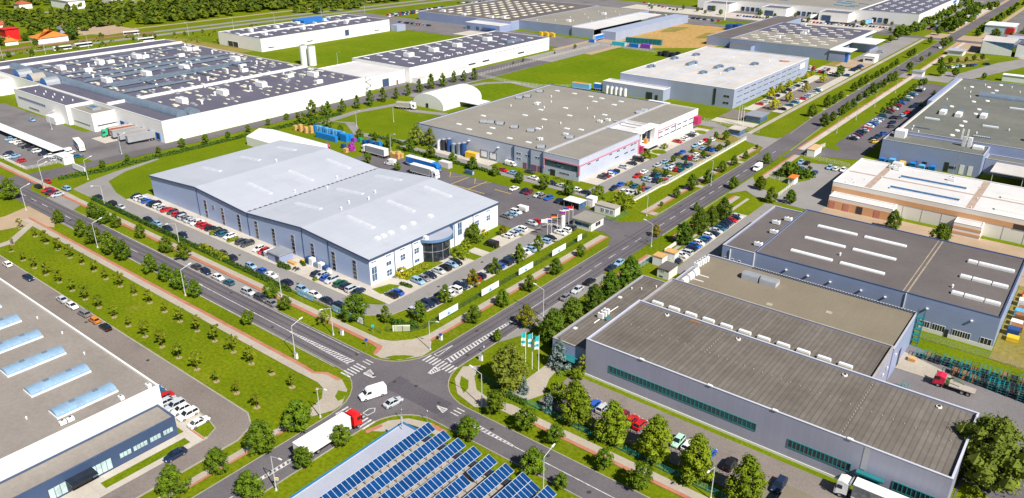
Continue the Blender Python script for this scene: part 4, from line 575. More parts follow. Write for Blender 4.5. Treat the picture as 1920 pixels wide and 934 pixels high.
def window(T, axis, c, a0, a1, z0, z1, n=1, frame=TRIM_W, pane=GL, d=.06, bars=0, name='window', parent=None, bw=.08):
    """window in the wall plane axis=c ('y': wall facing -Y, 'x': wall facing +X): frame part with a pane sub-part"""
    m = MB(); s = -1 if axis == 'y' else 1
    def bx(u0, u1, w0, w1, dd, M):
        if axis == 'y': M.box(u0, u1, c + s * dd, c + .02, w0, w1)
        else: M.box(c - .02, c + s * dd, u0, u1, w0, w1)
    bx(a0 - bw, a1 + bw, z0 - bw, z0, d, m); bx(a0 - bw, a1 + bw, z1, z1 + bw, d, m); bx(a0 - bw, a0, z0, z1, d, m); bx(a1, a1 + bw, z0, z1, d, m)
    for i in range(1, n): u = a0 + (a1 - a0) * i / n; bx(u - bw / 2, u + bw / 2, z0, z1, d * .95, m)
    for i in range(1, bars + 1): w = z0 + (z1 - z0) * i / (bars + 1); bx(a0, a1, w - bw / 2, w + bw / 2, d * .9, m)
    f = part(name, m, frame, T, parent)
    p = MB(); bx(a0, a1, z0, z1, d * .4, p); part('pane', p, pane, T, f); return f
def scatter(T, name, mesh, spots, parent=None, rz=0):
    for s in spots:
        o = link(name, mesh, parent or T, (s[0] - T.location.x, s[1] - T.location.y, s[2] - T.location.z), s[3] if len(s) > 3 else rz)
def unit_mesh(name, w, d, h, mats=None, fans=2):
    m = MB(); m.box(-w / 2, w / 2, -d / 2, d / 2, .15, h); m.box(-w / 2 + .1, w / 2 - .1, -d / 2 + .1, d / 2 - .1, 0, .15, 1)
    for i in range(fans):
        x = -w / 2 + w * (i + .5) / fans; m.cyl(x, 0, h + .002, h + .16, min(w / fans, d) * .33, 10, 0, top=1)
    m.box(-w / 2 - .02, -w / 2, -d * .2, d * .2, h * .35, h * .6, 1)
    return m.mesh(name, mats or [UNIT, DARK])
def slab_mesh(name, w, d, h, m0=None, m1=None):
    m = MB(); m.box(-w / 2, w / 2, -d / 2, d / 2, 0, h * .6, 0); m.box(-w / 2 + .08, w / 2 - .08, -d / 2 + .08, d / 2 - .08, h * .6, h, 1); return m.mesh(name, [m0 or TRIM_W, m1 or SKYL])
def vent_mesh(name, r=.35, h=.9, ma=None, top=None):
    m = MB(); m.cyl(0, 0, 0, h * .7, r * .7, 8); m.cyl(0, 0, h * .7, h, r, 8, 0, r * .6); return m.mesh(name, [ma or UNIT])
VENT = vent_mesh('vent'); VENT_S = vent_mesh('vent', .22, .6); AC = unit_mesh('roof_unit', 2.2, 1.2, 1.2); HV = unit_mesh('roof_unit', 6.5, 3.2, 2.6, fans=3); HVM = unit_mesh('roof_unit', 4, 2.4, 2.0)
FANW = None

# ------------------------------------------------------------------ the pale hall
def pale_hall():
    x0, x1, y0, y1 = -270.2, -152.5, 128.4, 185.2
    T = thing('industrial_hall', 'large pale hall with low double-gabled white roof in the middle', 'hall', ((x0 + x1) / 2, (y0 + y1) / 2, 0))
    prof = [(-270.2, 8.0), (-239.5, 10.4), (-210.3, 8.2), (-182.0, 10.4), (-152.5, 8.3)]
    m = MB()
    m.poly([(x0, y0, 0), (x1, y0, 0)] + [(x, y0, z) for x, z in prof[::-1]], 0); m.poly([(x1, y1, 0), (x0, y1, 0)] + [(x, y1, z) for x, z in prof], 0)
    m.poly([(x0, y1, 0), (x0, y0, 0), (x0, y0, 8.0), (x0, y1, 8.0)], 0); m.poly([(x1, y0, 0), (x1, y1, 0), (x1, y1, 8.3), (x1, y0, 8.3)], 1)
    w = part('wall', m, [W_HALL_SHADE, W_HALLW], T)  # shade tone painted on every side but the sunlit +X wall
    m = MB(); o = .35
    for (a, za), (b, zb) in zip(prof, prof[1:]):
        a_ = a - o if a == x0 else a; b_ = b + o if b == x1 else b
        m.poly([(a_, y0 - o, za + .25), (b_, y0 - o, zb + .25), (b_, y1 + o, zb + .25), (a_, y1 + o, za + .25)])
    r = part('roof', m, R_HALL, T)
    m = MB()
    for (a, za), (b, zb) in zip(prof, prof[1:]):
        a_ = a - o if a == x0 else a; b_ = b + o if b == x1 else b
        for yy in (y0 - o - .06, y1 + o): 
            m.loft([[(a_, yy, za - .28), (a_, yy + .06, za - .28), (a_, yy + .06, za + .3), (a_, yy, za + .3)], [(b_, yy, zb - .28), (b_, yy + .06, zb - .28), (b_, yy + .06, zb + .3), (b_, yy, zb + .3)]])
    m.box(x1 + o, x1 + o + .12, y0 - o, y1 + o, 8.0, 8.52); m.box(x0 - o - .12, x0 - o, y0 - o, y1 + o, 7.7, 8.25)
    part('fascia', m, TRIM_D, T, r)
    m = MB(); m.box(-210.36, -210.2, y0, y1, 8.42, 8.52)
    for i in range(28): m.box(-210.55, -209.95, y0 + .8 + i * 2, y0 + 1.5 + i * 2, 8.5, 8.6)
    part('valley_gutter', m, DARK, T, r)
    def rz(x):
        for (a, za), (b, zb) in zip(prof, prof[1:]):
            if a <= x <= b: return za + (zb - za) * (x - a) / (b - a) + .26
        return 8.3
    for xa, xb, ys in ((-230, -217.2, (142.8, 160.2, 177.4)), (-203.3, -190.4, (142.5, 160, 177.8)), (-178.2, -166.4, (143, 160.2, 177.4)), (-261, -249.2, (144.2, 160.8, 177.3))):
        for y in ys:
            m = MB(); za, zb = rz(xa), rz(xb)
            m.loft([[(xa, y - .8, za), (xa, y + .8, za), (xa, y + .55, za + .38), (xa, y - .55, za + .38)], [(xb, y - .8, zb), (xb, y + .8, zb), (xb, y + .55, zb + .38), (xb, y - .55, zb + .38)]])
            part('skylight', m, mat('ribbed_rooflight', (.50, .52, .57), .4, .08, .5), T, r)
    scatter(T, 'vent', VENT, [(x, y, rz(x)) for x, y in ((-187.8, 163.3), (-184.1, 157.1), (-187, 151.2), (-184, 145.5), (-213, 167.9), (-207.2, 158.7), (-213, 149.5), (-241.8, 163.1))])
    scatter(T, 'roof_hatch', slab_mesh('roof_hatch', 1.4, 1.4, .5), [(-160.3, y, rz(-160.3)) for y in (138.9, 141.3, 144.3, 149.3, 153.6, 161.3)])
    # tall window strips of the long front, pipes and lamps between them
    for x, z0, z1 in ((-235, .5, 6.8), (-230.2, 4.6, 6.2), (-224.9, .4, 6.4), (-215.6, .4, 6.3), (-206, .4, 6.4), (-197, .4, 6.2), (-187.2, .4, 6.6), (-177.8, .4, 6.4), (-168.2, .4, 6.4), (-159, .4, 6.3)):
        window(T, 'y', y0, x - .8, x + .8, z0, z1, 1, TRIM_G, GL, .08, 4, parent=w)
    m = MB()
    for x in (-239.4, -210.3, -182.2, -170.2): m.box(x - .12, x + .12, y0 - .14, y0 - .003, 0, rz(x) - .6)
    for y in (137.9, 145.1, 163.6, 172.6): m.box(x1 + .003, x1 + .14, y - .12, y + .12, 0, 8.0)
    part('downpipe', m, TRIM_D, T, w)
    for y, segs in ((130, ((6.9, 7.3), (1.2, 5.6))), (135.6, ((6.9, 7.3), (4.0, 5.2), (.7, 2.6))), (141.2, ((6.9, 7.3), (3.6, 5.4))), (146.9, ((6.9, 7.3), (3.7, 5.4), (.8, 1.8))), (166.2, ((3.2, 7.4),)), (174.5, ((6.9, 7.3), (3.6, 5.4))), (180.2, ((6.9, 7.3), (3.7, 5.4)))):
        for a, b in segs: window(T, 'x', x1, y - .95, y + .95, a, b, 2, TRIM_W, GLB, .08, 1 if b - a > 1.5 else 0, parent=w)
    m = MB(); m.box(x1 + .01, x1 + .05, 161.6, 163.2, 3.0, 8.0); part('window', m, GLB, T, w)
    # round glass entrance with its blue-rimmed canopy
    cx, cy, R = x1 - 1.4, 155.0, 5.6
    pts = [(cx + R * math.cos(a), cy + R * math.sin(a)) for a in [math.pi * (i / 16 - .5) for i in range(17)]]
    m = MB(); m.prism([(x1 - .1, cy - R)] + pts + [(x1 - .1, cy + R)], 0, 6.6, 0, cap=False); e = part('glass_entrance', m, GL, T)
    m = MB()
    for p in pts[1:-1:3]: m.box(p[0] - .04, p[0] + .06, p[1] - .04, p[1] + .04, 0, 6.6)
    for z in (3.3,): 
        for a, b in zip(pts, pts[1:]): m.tube((*a, z), (*b, z), .06, 4)
    part('mullion', m, TRIM_G, T, e)
    p2 = [(cx + (R + .9) * math.cos(a), cy + (R + .9) * math.sin(a)) for a in [math.pi * (i / 16 - .5) for i in range(17)]]
    m = MB(); m.prism([(x1 - .1, cy - R - .9)] + p2 + [(x1 - .1, cy + R + .9)], 6.62, 7.5, 0, 1); part('canopy', m, [mat('canopy_blue', (.10, .20, .36), .4, .08, .5), R_SOLAR], T, e)
    m = MB(); m.box(x1 + .2, x1 + 1.6, cy - 5.6, cy - 4.4, 7.5, 8.5); part('roof_unit', m, [UNIT], T)
pale_hall()

# ------------------------------------------------------------------ long ribbed-roof works, front right
def ribbed_works():
    T = thing('workshop', 'long lilac-grey works with brown ribbed roofs and teal window bands, front right', 'works', (-45, 150, 0))
    w = shell(T, -80.2, -5.4, 128.5, 152.3, 9.6, W_LILAC, R_RIB, cope=mat('coping_pale', (.50, .52, .60), .4, .05, .5), ph=.5)
    shell(T, -80.0, -25.0, 152.4, 169.1, 9.1, W_LILAC, R_RIB, ph=.5, cope=R_BEIGE); shell(T, -79.6, -24.8, 169.2, 190.6, 8.4, W_STEEL, R_OLIVE, ph=.4, cope=TRIM_G)
    o = shell(T, -90.2, -80.3, 129.6, 172.2, 5.7, W_STEEL, R_RIB, ph=.35, cope=R_BEIGE)
    fr = mat('teal_frame', (.025, .20, .21), .4, .1, .5)
    window(T, 'y', 128.5, -73.8, -39.8, 3.5, 5.0, 36, fr, GLT, .1, parent=w, bw=.16); window(T, 'y', 128.5, -33.1, -21.5, 2.9, 4.5, 15, fr, GL, .1, parent=w, bw=.18); window(T, 'y', 128.5, -13.9, -6.4, 2.9, 4.5, 10, fr, GL, .1, parent=w, bw=.18)
    m = MB(); m.box(-20.2, -15.4, 127.3, 128.4, 3.9, 4.25); m.box(-19.6, -16, 128.38, 128.44, .1, 3.8); part('loading_door', m, W_TEAL, T, w)
    m = MB(); m.box(-80.25, -5.3, 128.38, 128.496, 0, .55); part('plinth', m, W_OFFWHITE, T, w)
    m = MB(); m.box(-19.8, -18.9, 128.44, 128.48, 4.5, 9.4); part('downpipe', m, TRIM_G, T, w)
    m = MB()
    m.cyl(0, 0, 0, .15, .13, 6); scatter(T, 'roof_fixing', m.mesh('roof_fixing', [R_BEIGE]), [(-78 + i * 2.0, 141.2 - i * .02, 9.1) for i in range(36)] + [(-24.5, 129.6 + i * 1.15, 9.1) for i in range(19)] + [(-57, 140.6 + i * 1.1, 9.1) for i in range(10)])
    for x in (-66, -50.2, -36.6, -22.5): 
        m = MB(); m.box(x - .5, x + .5, 128.3, 128.8, 9.725, 9.95); part('wall_lamp', m, UNIT, T, w)
    for x in (-71.5, -53.5, -30, -12): m = MB(); m.cyl(x, 150.4, 9.1, 9.4, .55, 8); m.cyl(x, 150.4, 9.4, 9.55, .3, 8, 1); part('roof_drain', m, [TRIM_W, DARK], T)
    scatter(T, 'skylight', slab_mesh('skylight', 2.9, 1.0, .75, mat('yellowed_box', (.56, .52, .40), .6, .1, .6)), [(-76.3 + i * 4.52, 154.6, 8.61) for i in range(11)])
    m = MB(); m.box(-66, -63.4, 151.2, 152.0, 9.12, 9.2); part('roof_hatch', m, TIM, T)
    # office roof: cooling units; olive roof: split units and two silver vaults
    scatter(T, 'roof_unit', unit_mesh('roof_unit', 1.5, .7, 1.5, fans=1), [(-86.6, 145.0, 5.35), (-86.6, 146.4, 5.35), (-86.7, 147.8, 5.35)])
    m = MB(); m.tube((-86.5, 141.8, 5.5), (-86.5, 144.2, 5.5), .14); m.tube((-86.4, 148.4, 5.6), (-86.2, 152.5, 5.6), .12); m.tube((-84.9, 144.6, 5.7), (-84.9, 146.4, 5.9), .3, 6, 1); part('pipe', m, [TRIM_W, W_TEAL], T)
    scatter(T, 'vent', VENT_S, [(-88.6, 163.5, 5.35), (-86.5, 165, 5.35), (-84, 168.5, 5.35)]); scatter(T, 'roof_hatch', slab_mesh('roof_hatch', .9, .9, .25), [(-88.8, 137, 5.35), (-88.6, 157.5, 5.35)])
    scatter(T, 'roof_unit', unit_mesh('roof_unit', 1.3, .9, 1.6, fans=1), [(-78.7 + .1 * i, 181 + i * 1.35, 8.0) for i in range(5)])
    for y in (170.9, 174.2, 177.4): 
        m = MB(); m.arch('y', y - 1.2, y + 1.2, -77.3, .9, 8.02, 1.5, 8, 0); m.box(-76.2, -73.4, y - .15, y + .1, 8.02, 8.2, 0); part('duct_outlet', m, [UNIT], T)
    for x in (-64.2, -59.3):
        m = MB(); m.box(x - 2.2, x + 2.2, 182.4, 185.4, 8.02, 9.1, 1); m.arch('x', x - 2.2, x + 2.2, 183.9, 1.5, 9.1, .8, 8, 0); part('roof_vault', m, [METAL, TRIM_G], T)
    m = MB()
    for i in range(60): m.box(-66 + i * .7, -65.6 + i * .7, 190.0, 190.2, 8.54, 8.66)
    part('coping_bracket', m, DARK, T)
    for x, y in ((-42, 178), (-55, 173)): m = MB(); m.box(x - .7, x + .7, y - .7, y + .7, 8.02, 8.1); part('roof_hatch', m, R_BEIGE, T)
    # entrance of the office block, teal stair frame and side door
    m = MB(); m.box(-86.8, -83.4, 129.2, 129.56, 0, 2.6, 0); d = part('door', m, GL, T, o); m = MB(); m.box(-87.4, -82.6, 127.4, 129.6, 2.65, 2.85); part('canopy', m, W_TEAL, T, o)
    m = MB()
    for z in (1.5, 3, 4.5, 6, 7.5): m.box(-24.7, -23.2, 189.2, 190.8, z, z + .08)
    for x, y in ((-24.7, 189.2), (-23.2, 189.2), (-24.7, 190.8), (-23.2, 190.8)): m.tube((x, y, 0), (x, y, 9.6), .09, 5)
    part('ladder', m, W_TEAL, T)
    m = MB(); m.box(-24.78, -24.7, 176.5, 178.4, .1, 4.4); part('door', m, DARK, T); m = MB()
    for y in (158, 161.5, 165, 172): m.box(-24.78, -24.6, y, y + .5, 5.2, 5.8)
    part('wall_lamp', m, UNIT, T)
ribbed_works()

# ------------------------------------------------------------------ hall with white skylight strips
def skylight_hall():
    T = thing('warehouse', 'dark-roofed hall with long white skylight strips, upper right', 'hall', (-45, 220, 0))
    w = shell(T, -69.5, -8.4, 198.8, 241, 9.0, W_STEEL, R_TAUPE, ph=.25, cope=TRIM_D); shell(T, -79, -69.6, 198.6, 238.5, 8.7, W_STEEL, R_TAUPE, ph=.5, cope=TRIM_G)
    sk = slab_mesh('skylight', 11.6, 1.25, .45)
    scatter(T, 'skylight', sk, [(x, y, 8.76) for x in (-56.3, -42.6) for y in (229.8, 218.4, 206.9)])
    for y, cuts in ((229.6, (-20.9, -18.3, -9.5)), (218, (-20.7, -17.8, -13.2, -9.4)), (206.2, (-20.5, -17.6, -13, -9.4))):
        for a, b in zip(cuts, cuts[1:]): m = MB(); m.box(a, b - .25, y - .6, y + .6, 8.76, 9.35, 0); m.box(a + .08, b - .33, y - .5, y + .5, 9.35, 9.55, 1); part('skylight', m, [TRIM_W, SKYL], T)
    m = MB(); m.box(-29.6, -29.2, 199.2, 240.5, 8.752, 8.80); m.box(-30.6, -30.3, 199.2, 240.5, 8.752, 8.79); part('roof_seam', m, mat('seam_tan', (.30, .25, .19), .9, .2, .5), T)
    scatter(T, 'vent', VENT, [(-21, 209.8, 8.76), (-50, 212, 8.76)]); scatter(T, 'roof_unit', AC, [(-73.2, 224.7, 8.25), (-71.2, 229.6, 8.25), (-71, 205.2, 8.25), (-70.9, 216.9, 8.25)])
    for a, b, n in ((-24.9, -22.7, 4), (-22.0, -19.2, 5), (-17.4, -13.5, 7), (-11.2, -8.9, 3)): window(T, 'y', 198.8, a, b, 1.1, 2.7, n, TRIM_W, GL, .08, parent=w)
    m = MB(); m.box(-19.0, -18.2, 198.6, 198.78, 0, 2.2); part('door', m, DARK, T, w); m = MB(); m.box(-25, -8.3, 198.7, 198.797, 0, 1.0); part('plinth', m, W_OFFWHITE, T, w)
    for x in (-77.6, -75.6, -73.6): window(T, 'y', 198.6, x - .35, x + .35, 3.6, 5.2, 1, TRIM_W, GL, .1, 1, parent=w)
    m = MB(); m.box(-69.6, -69.3, 198.55, 198.79, 0, 8.9); m.box(-76.6, -76.4, 198.3, 198.58, 0, 8); m.box(-29.5, -29.3, 198.6, 198.79, 0, 8.9); part('downpipe', m, TRIM_W, T, w)
    m = MB()
    for x in (-60, -54, -48, -40, -34, -24, -14): m.box(x - .25, x + .25, 198.3, 198.77, 6.2, 6.5)
    part('wall_lamp', m, UNIT, T, w)
skylight_hall()

# ------------------------------------------------------------------ peach striped building
def peach():
    T = thing('factory', 'white-roofed building with peach stripes round its pale walls, far right', 'factory', (-30, 294, 0))
    w = shell(T, -72.3, 30, 277, 311.6, 8.0, W_OFFWHITE, R_WHITE, ph=.3, cope=TRIM_W)
    m = MB(); m.box(-72.4, 30, 276.9, 276.997, 4.7, 6.4); m.box(-72.4, -72.303, 276.9, 311.6, 4.7, 6.4); part('stripe', m, W_PEACH, T, w)
    a = shell(T, -71.2, -50, 271.3, 276.9, 4.4, W_OFFWHITE, R_WHITE, ph=.15, cope=TRIM_W)
    m = MB(); m.box(-71.25, -50, 271.2, 271.297, 0, 3.1); part('stripe', m, W_PEACH, T, a)
    for x in (-69.8, -65, -60.5, -54.6): m = MB(); m.box(x - 1, x + 1, 271.1, 271.196, .1, 2.8); part('roller_door', m, mat('salmon_door', (.50, .20, .16), .6, .1, .5) if x != -60.5 else GL, T, a)
    b = shell(T, -31.4, -23.4, 271.8, 276.9, 4.4, W_OFFWHITE, R_WHITE, ph=.15, cope=TRIM_W)
    m = MB(); 
    for z in (.8, 2.6): m.box(-31.5, -23.3, 271.7, 271.797, z, z + .8); m.box(-31.5, -31.403, 271.7, 276.8, z, z + .8)
    part('stripe', m, W_PEACH, T, b)
    m = MB(); m.box(-31.5, -31.404, 273.6, 275, 0, 2.4); part('door', m, GL, T, b); m = MB(); m.box(-15.6, 30, 276.86, 276.897, 4.5, 6.2); part('window', m, GL, T, w)
    m = MB()
    for x in range(-66, 30, 6): m.box(x - .06, x + .06, 276.93, 276.99, 0, 4.6)
    part('panel_joint', m, TRIM_G, T, w)
    m = MB()
    for x in (-61, -29, 2): m.box(x - 1.1, x + 1.1, 277.4, 311.2, 7.702, 7.72)
    m.box(-72, 30, 293.2, 294.4, 7.704, 7.724); part('roof_walkway', m, mat('walkway_brown', (.36, .27, .22), .9, .15, .4), T)
    for xa, xb, y, mt in ((-54.6, -33.2, 297.4, GLB), (-54.6, -32.8, 283.2, GLB), (-22.4, 5, 296.6, SKYY), (-22.2, 5, 282.8, SKYY)):
        m = MB(); m.box(xa, xb, y - .8, y + .8, 7.7, 8.2, 0); m.loft([[(xa, y - .7, 8.2), (xa, y + .7, 8.2), (xa, y, 8.7)], [(xb, y - .7, 8.2), (xb, y + .7, 8.2), (xb, y, 8.7)]], 1); part('skylight', m, [TRIM_W, mt], T)
    scatter(T, 'vent', VENT_S, [(-66, 281, 7.7), (-67.5, 284.5, 7.7), (-64, 287, 7.7), (-68.5, 279.5, 7.7), (-60, 293, 7.7), (-60, 304, 7.7), (-30, 303, 7.7), (-28.5, 290, 7.7), (-28.5, 279, 7.7), (-40, 302, 7.7)])
    scatter(T, 'roof_unit', AC, [(-60, 307, 7.7), (-58, 305.5, 7.7), (-39.5, 305, 7.7)]); block(T, 'roof_house', -60.5, -57, 308.4, 311.4, 7.7, 9.4, W_OFFWHITE, R_WHITE)
    m = MB(); m.tube((-40, 309, 7.7), (-40, 309, 13), .06, 4); part('aerial', m, METAL, T)
peach()

# ------------------------------------------------------------------ green-grey roofed factory, right
def green_grey():
    T = thing('factory', 'steel-blue factory under a wide green-grey roof full of vents, right edge', 'factory', (-30, 420, 0))
    shell(T, -70.6, 60, 355.5, 490, 10.2, W_STEEL, R_GREEN, ph=.4, cope=TRIM_G); shell(T, -72.4, -35.2, 341, 355.4, 9.0, W_STEEL, R_GREEN, ph=.5, cope=TRIM_G, name='front_wall'); shell(T, -35, 60, 348.4, 355.4, 6.2, W_GREY, R_GREEN, ph=.4, name='front_wall')
    m = MB(); m.arch('x', -55, 60, 449.5, 2.4, 9.8, 2.2, 8); part('roof_light_vault', m, DUCT, T)
    m = MB(); m.box(-70.2, -69.6, 356, 489, 9.802, 9.95); part('roof_edge_line', m, SKYY, T)
    m = MB(); m.box(-72.6, -70.7, 420, 487, 5, 10.6); part('side_gallery', m, W_STEEL, T)
    for x, y in ((-63.2, 385.2), (-40.2, 386.5), (-38, 449), (-36, 430), (-40.2, 365.7)): m = MB(); m.box(x - 3, x + 3, y - .6, y + .6, 9.8, 10.35); part('skylight', m, SKYL, T)
    for x, y in ((-63, 365.8), (-39.9, 365.4)):
        m = MB()
        for i in range(8): m.box(x - 3 + i * .8, x - 2.4 + i * .8, y - .4, y + .4, 9.8, 10.4)
        part('louvre', m, DUCT, T)
    for x, y in ((-61.6, 401), (-55, 400.5), (-45.6, 404.6)): m = MB(); m.box(x - 1.2, x + 1.2, y - 4.5, y + 1, 9.8, 11.4, 0); m.box(x - .8, x + .8, y + 1, y + 2.4, 9.8, 12.4, 1); part('roof_unit', m, [UNIT, DUCT], T)
    dm = MB(); dm.cyl(0, 0, 0, .35, 1.1, 10, 0, .9); dome = dm.mesh('roof_dome', [UNIT])
    scatter(T, 'roof_dome', dome, [(-50.5, 361.9, 9.8), (-50.4, 371.3, 9.8), (-50.6, 381, 9.8), (-50.8, 389.7, 9.8), (-54.9, 433.9, 9.8), (-61.3, 416.6, 9.8), (-49.9, 418.1, 9.8), (-49.6, 408, 9.8), (-54.4, 451, 9.8), (-50.6, 459.8, 9.8), (-48.8, 454, 9.8), (-49.9, 439.7, 9.8), (-54.8, 474.6, 9.8), (-50.3, 468.1, 9.8), (-50.6, 484.3, 9.8), (-62, 470, 9.8)])
    scatter(T, 'vent', VENT, [(-65.9, 360.5, 9.8), (-62.8, 357.9, 9.8), (-66.5, 365.6, 9.8), (-43, 371, 9.8), (-58, 443, 9.8), (-60, 455, 9.8), (-64, 462, 9.8), (-57, 478, 9.8), (-45, 480, 9.8), (-40, 470, 9.8), (-66, 430, 9.8), (-33, 385, 9.8)])
    m = MB(); m.box(-70, -66, 349, 353.6, 8.5, 11.6); part('roof_house', m, UNIT, T); m = MB(); m.box(-45, -43.6, 352, 353.4, 8.5, 12.4); m.box(-43, -41.6, 352, 353.4, 8.5, 12.4); m.box(-40.8, -37, 350.6, 353.8, 8.5, 9.6); part('chimney', m, UNIT, T)
    for x in (-55, -47, -41.5, -38.5): m = MB(); m.box(x - .8, x + .8, 340.9, 340.997, .1, 2.6 if x < -50 else 4); part('door', m, GL if x < -42 else UNIT, T)
    m = MB(); m.box(-46, -43.6, 340.9, 340.997, 1.8, 2.7); part('window', m, GL, T)
    for x, y in ((-20, 385), (-16, 365), (-22, 372), (-8, 400), (-4, 372), (-15, 415)): m = MB(); m.box(x - 3, x + 3, y - 1.4, y + 1.4, 9.8, 12); part('roof_unit', m, [METAL], T)
green_grey()
def tent_roof():
    T = thing('canopy', 'open-sided white canopy on posts before the steel-blue factory', 'canopy', (-10, 341, 0))
    m = MB(); m.box(-31, 30, 333.6, 348, 5.2, 5.5); part('roof', m, R_CREAM, T)
    for x in range(-30, 31, 10): m = MB(); m.tube((x, 334, 0), (x, 334, 5.2), .14, 6); part('post', m, TRIM_G, T)
tent_roof()

# ------------------------------------------------------------------ grey-roofed factory with pink frames
def pink_factory():
    T = thing('factory', 'silver-blue factory with wide grey roof and pink window frames', 'factory', (-200, 290, 0))
    w = shell(T, -243.2, -173, 239, 341, 8.8, W_B2, R_GREY, ph=.3, cope=TRIM_D); o = shell(T, -172.9, -156, 239, 285.2, 8.9, W_B2, R_GREY, ph=.35, cope=TRIM_G); o2 = shell(T, -172.9, -156, 301.2, 341, 8.9, W_WHITE, R_GREY, ph=.35, cope=TRIM_W)
    shell(T, -172.9, -160, 285.2, 301.2, 7.6, W_WHITE, R_WHITE, ph=.2, cope=TRIM_W, name='entrance_block')
    m = MB(); m.box(-160, -156.4, 287.2, 288, 3.4, 9.9); m.box(-160, -155.4, 287.4, 301, 9.2, 9.8); m.box(-158, -155.6, 298, 301.1, 3.2, 9.2); m.box(-160, -155.6, 285.4, 289, 8.6, 9.0); e = part('entrance_portal', m, W_WHITE, T)
    m = MB(); m.box(-159.9, -159.8, 288.2, 297.8, 3.2, 9.1); part('pane', m, GL, T, e); m = MB(); m.box(-157.3, -156.3, 294.5, 295.1, 3.2, 9.2); part('pillar', m, TRIM_D, T, e); m = MB(); m.box(-157, -155.5, 291, 292.5, 3.4, 5.2); part('sign_panel', m, mat('amber_panel', (.65, .28, .05), .5, .1, .5), T, e)
    m = MB(); m.box(-160, -152, 286, 300, 2.9, 3.2); part('porch_roof', m, UNIT, T, e)
    # pink frame round the corner glazing, and along the side
    m = MB(); m.box(-173, -155.9, 238.75, 238.99, 6.3, 6.75); m.box(-173, -172.5, 238.75, 238.99, 2.6, 6.3); m.box(-156.4, -155.9, 238.75, 238.99, 2.6, 6.3); m.box(-155.99, -155.7, 238.75, 285, 6.3, 6.7); m.box(-155.99, -155.7, 238.75, 239.4, 2.6, 6.3); m.box(-155.99, -155.7, 284.4, 285, .4, 6.3)
    m.box(-155.99, -155.7, 301, 318.6, 6.5, 6.8); m.box(-155.99, -155.7, 318, 318.6, 3, 6.5); m.box(-155.99, -155.5, 301, 301.7, .1, 7.4); part('pink_frame', m, PINK, T, o)
    m = MB(); m.box(-156.2, -153.6, 336.5, 340.6, 2.2, 6); part('magenta_panel', m, MAGENTA, T, o2); m = MB(); m.box(-157.4, -154.2, 285.3, 287.1, .2, 3.4); part('magenta_panel', m, MAGENTA, T)
    window(T, 'y', 239, -172.2, -156.8, 4.0, 5.9, 8, TRIM_D, GLT, .1, parent=o); 
    for a, b in ((-170.5, -167.5), (-165, -160.5)): window(T, 'y', 239, a, b, 1.8, 2.3, 3, TRIM_G, GL, .08, parent=o)
    m = MB(); m.box(-169.5, -167.2, 238.9, 238.997, .1, 2.6); part('door', m, GL, T, o)
    for y in (246, 252, 262, 268, 273, 279, 281.8): window(T, 'x', -156, y - 1, y + 1, 5.3, 5.8, 2, TRIM_G, GL, .06, parent=o)
    for y in (267, 274.5, 280): window(T, 'x', -156, y - 1.4, y + 1.4, 2.9, 3.4, 2, TRIM_G, GL, .06, parent=o)
    for y in (304, 310, 316, 322, 328, 334): window(T, 'x', -156, y - 2, y + 2, 5.2, 5.8, 3, TRIM_G, GLB, .06, parent=o2); window(T, 'x', -156, y - 2.4, y + 2.4, 3, 3.5, 3, TRIM_G, GL, .06, parent=o2)
    # long blue wall: docks, doors, frames
    for x, z in ((-204, 3.6), (-199, 3.6)): window(T, 'y', 239, x - 1.8, x + 1.8, .8, z, 1, DARK, UNIT, .15, name='dock_door', parent=w)
    for x in (-190.2, -182.2, -179, -177.2, -174.8): m = MB(); m.box(x - .9, x + .9, 238.9, 238.997, .1, 2.6); part('door', m, mat('plum_door', (.22, .10, .16), .6, .1, .5), T, w)
    for x, z in ((-185.5, 5.4), (-181, 5.2), (-185.5, 3.2), (-176, 5.4)): window(T, 'y', 239, x - 1.2, x + 1.2, z, z + .9, 2, TRIM_W, GLB, .06, parent=w)
    m = MB()
    for x in (-188, -179.5, -173.4): m.box(x - .25, x + .25, 238.6, 238.99, 0, 8.7)
    part('downpipe', m, TRIM_D, T, w)
    m = MB()
    for x in (-212, -196): m.box(x - .4, x + .4, 237.9, 238.9, 6.4, 6.6); 
    part('wall_lamp', m, UNIT, T, w)
    m = MB(); m.box(-173.5, -172.5, 240, 341, 8.6, 9.15); m.box(-176, -158, 296.5, 297.2, 8.7, 9.1); part('roof_kerb', m, TRIM_G, T)
    v = MB(); v.arch('x', -1.6, 1.6, 0, 1.4, .2, 1.3, 8, 0, 1); v.box(-1.5, 1.5, -1.3, 1.3, 0, .2, 1); cowl = v.mesh('roof_cowl', [METAL, DARK])
    scatter(T, 'roof_cowl', cowl, [(-236.9, 323.2, 8.5, .4), (-235.4, 310.6, 8.5, .4), (-236.9, 305.7, 8.5, .4), (-221, 259.3, 8.5, .4), (-217.8, 260.3, 8.5, .4), (-213, 261.2, 8.5, .4), (-195.5, 260.7, 8.5, .4), (-177.6, 243.8, 8.5, .4), (-176.3, 262.4, 8.5, .4), (-204.5, 260.6, 8.5, .4), (-174.4, 317.3, 8.5, .4), (-174.4, 322.3, 8.5, .4)])
    scatter(T, 'vent', VENT, [(-215.4, 297.4, 8.5), (-219.6, 308.9, 8.5), (-198, 308.5, 8.5), (-186.7, 297.2, 8.5), (-192.7, 278.8, 8.5), (-205, 261.5, 8.5), (-184.7, 251.9, 8.5), (-195, 268, 8.5), (-226, 318, 8.5), (-230, 290, 8.5)])
    scatter(T, 'roof_unit', AC, [(-180.2, 291.6, 8.5), (-178.6, 295.9, 8.5), (-180.2, 264.6, 8.5), (-184.6, 252.4, 8.5), (-222, 300, 8.5)])
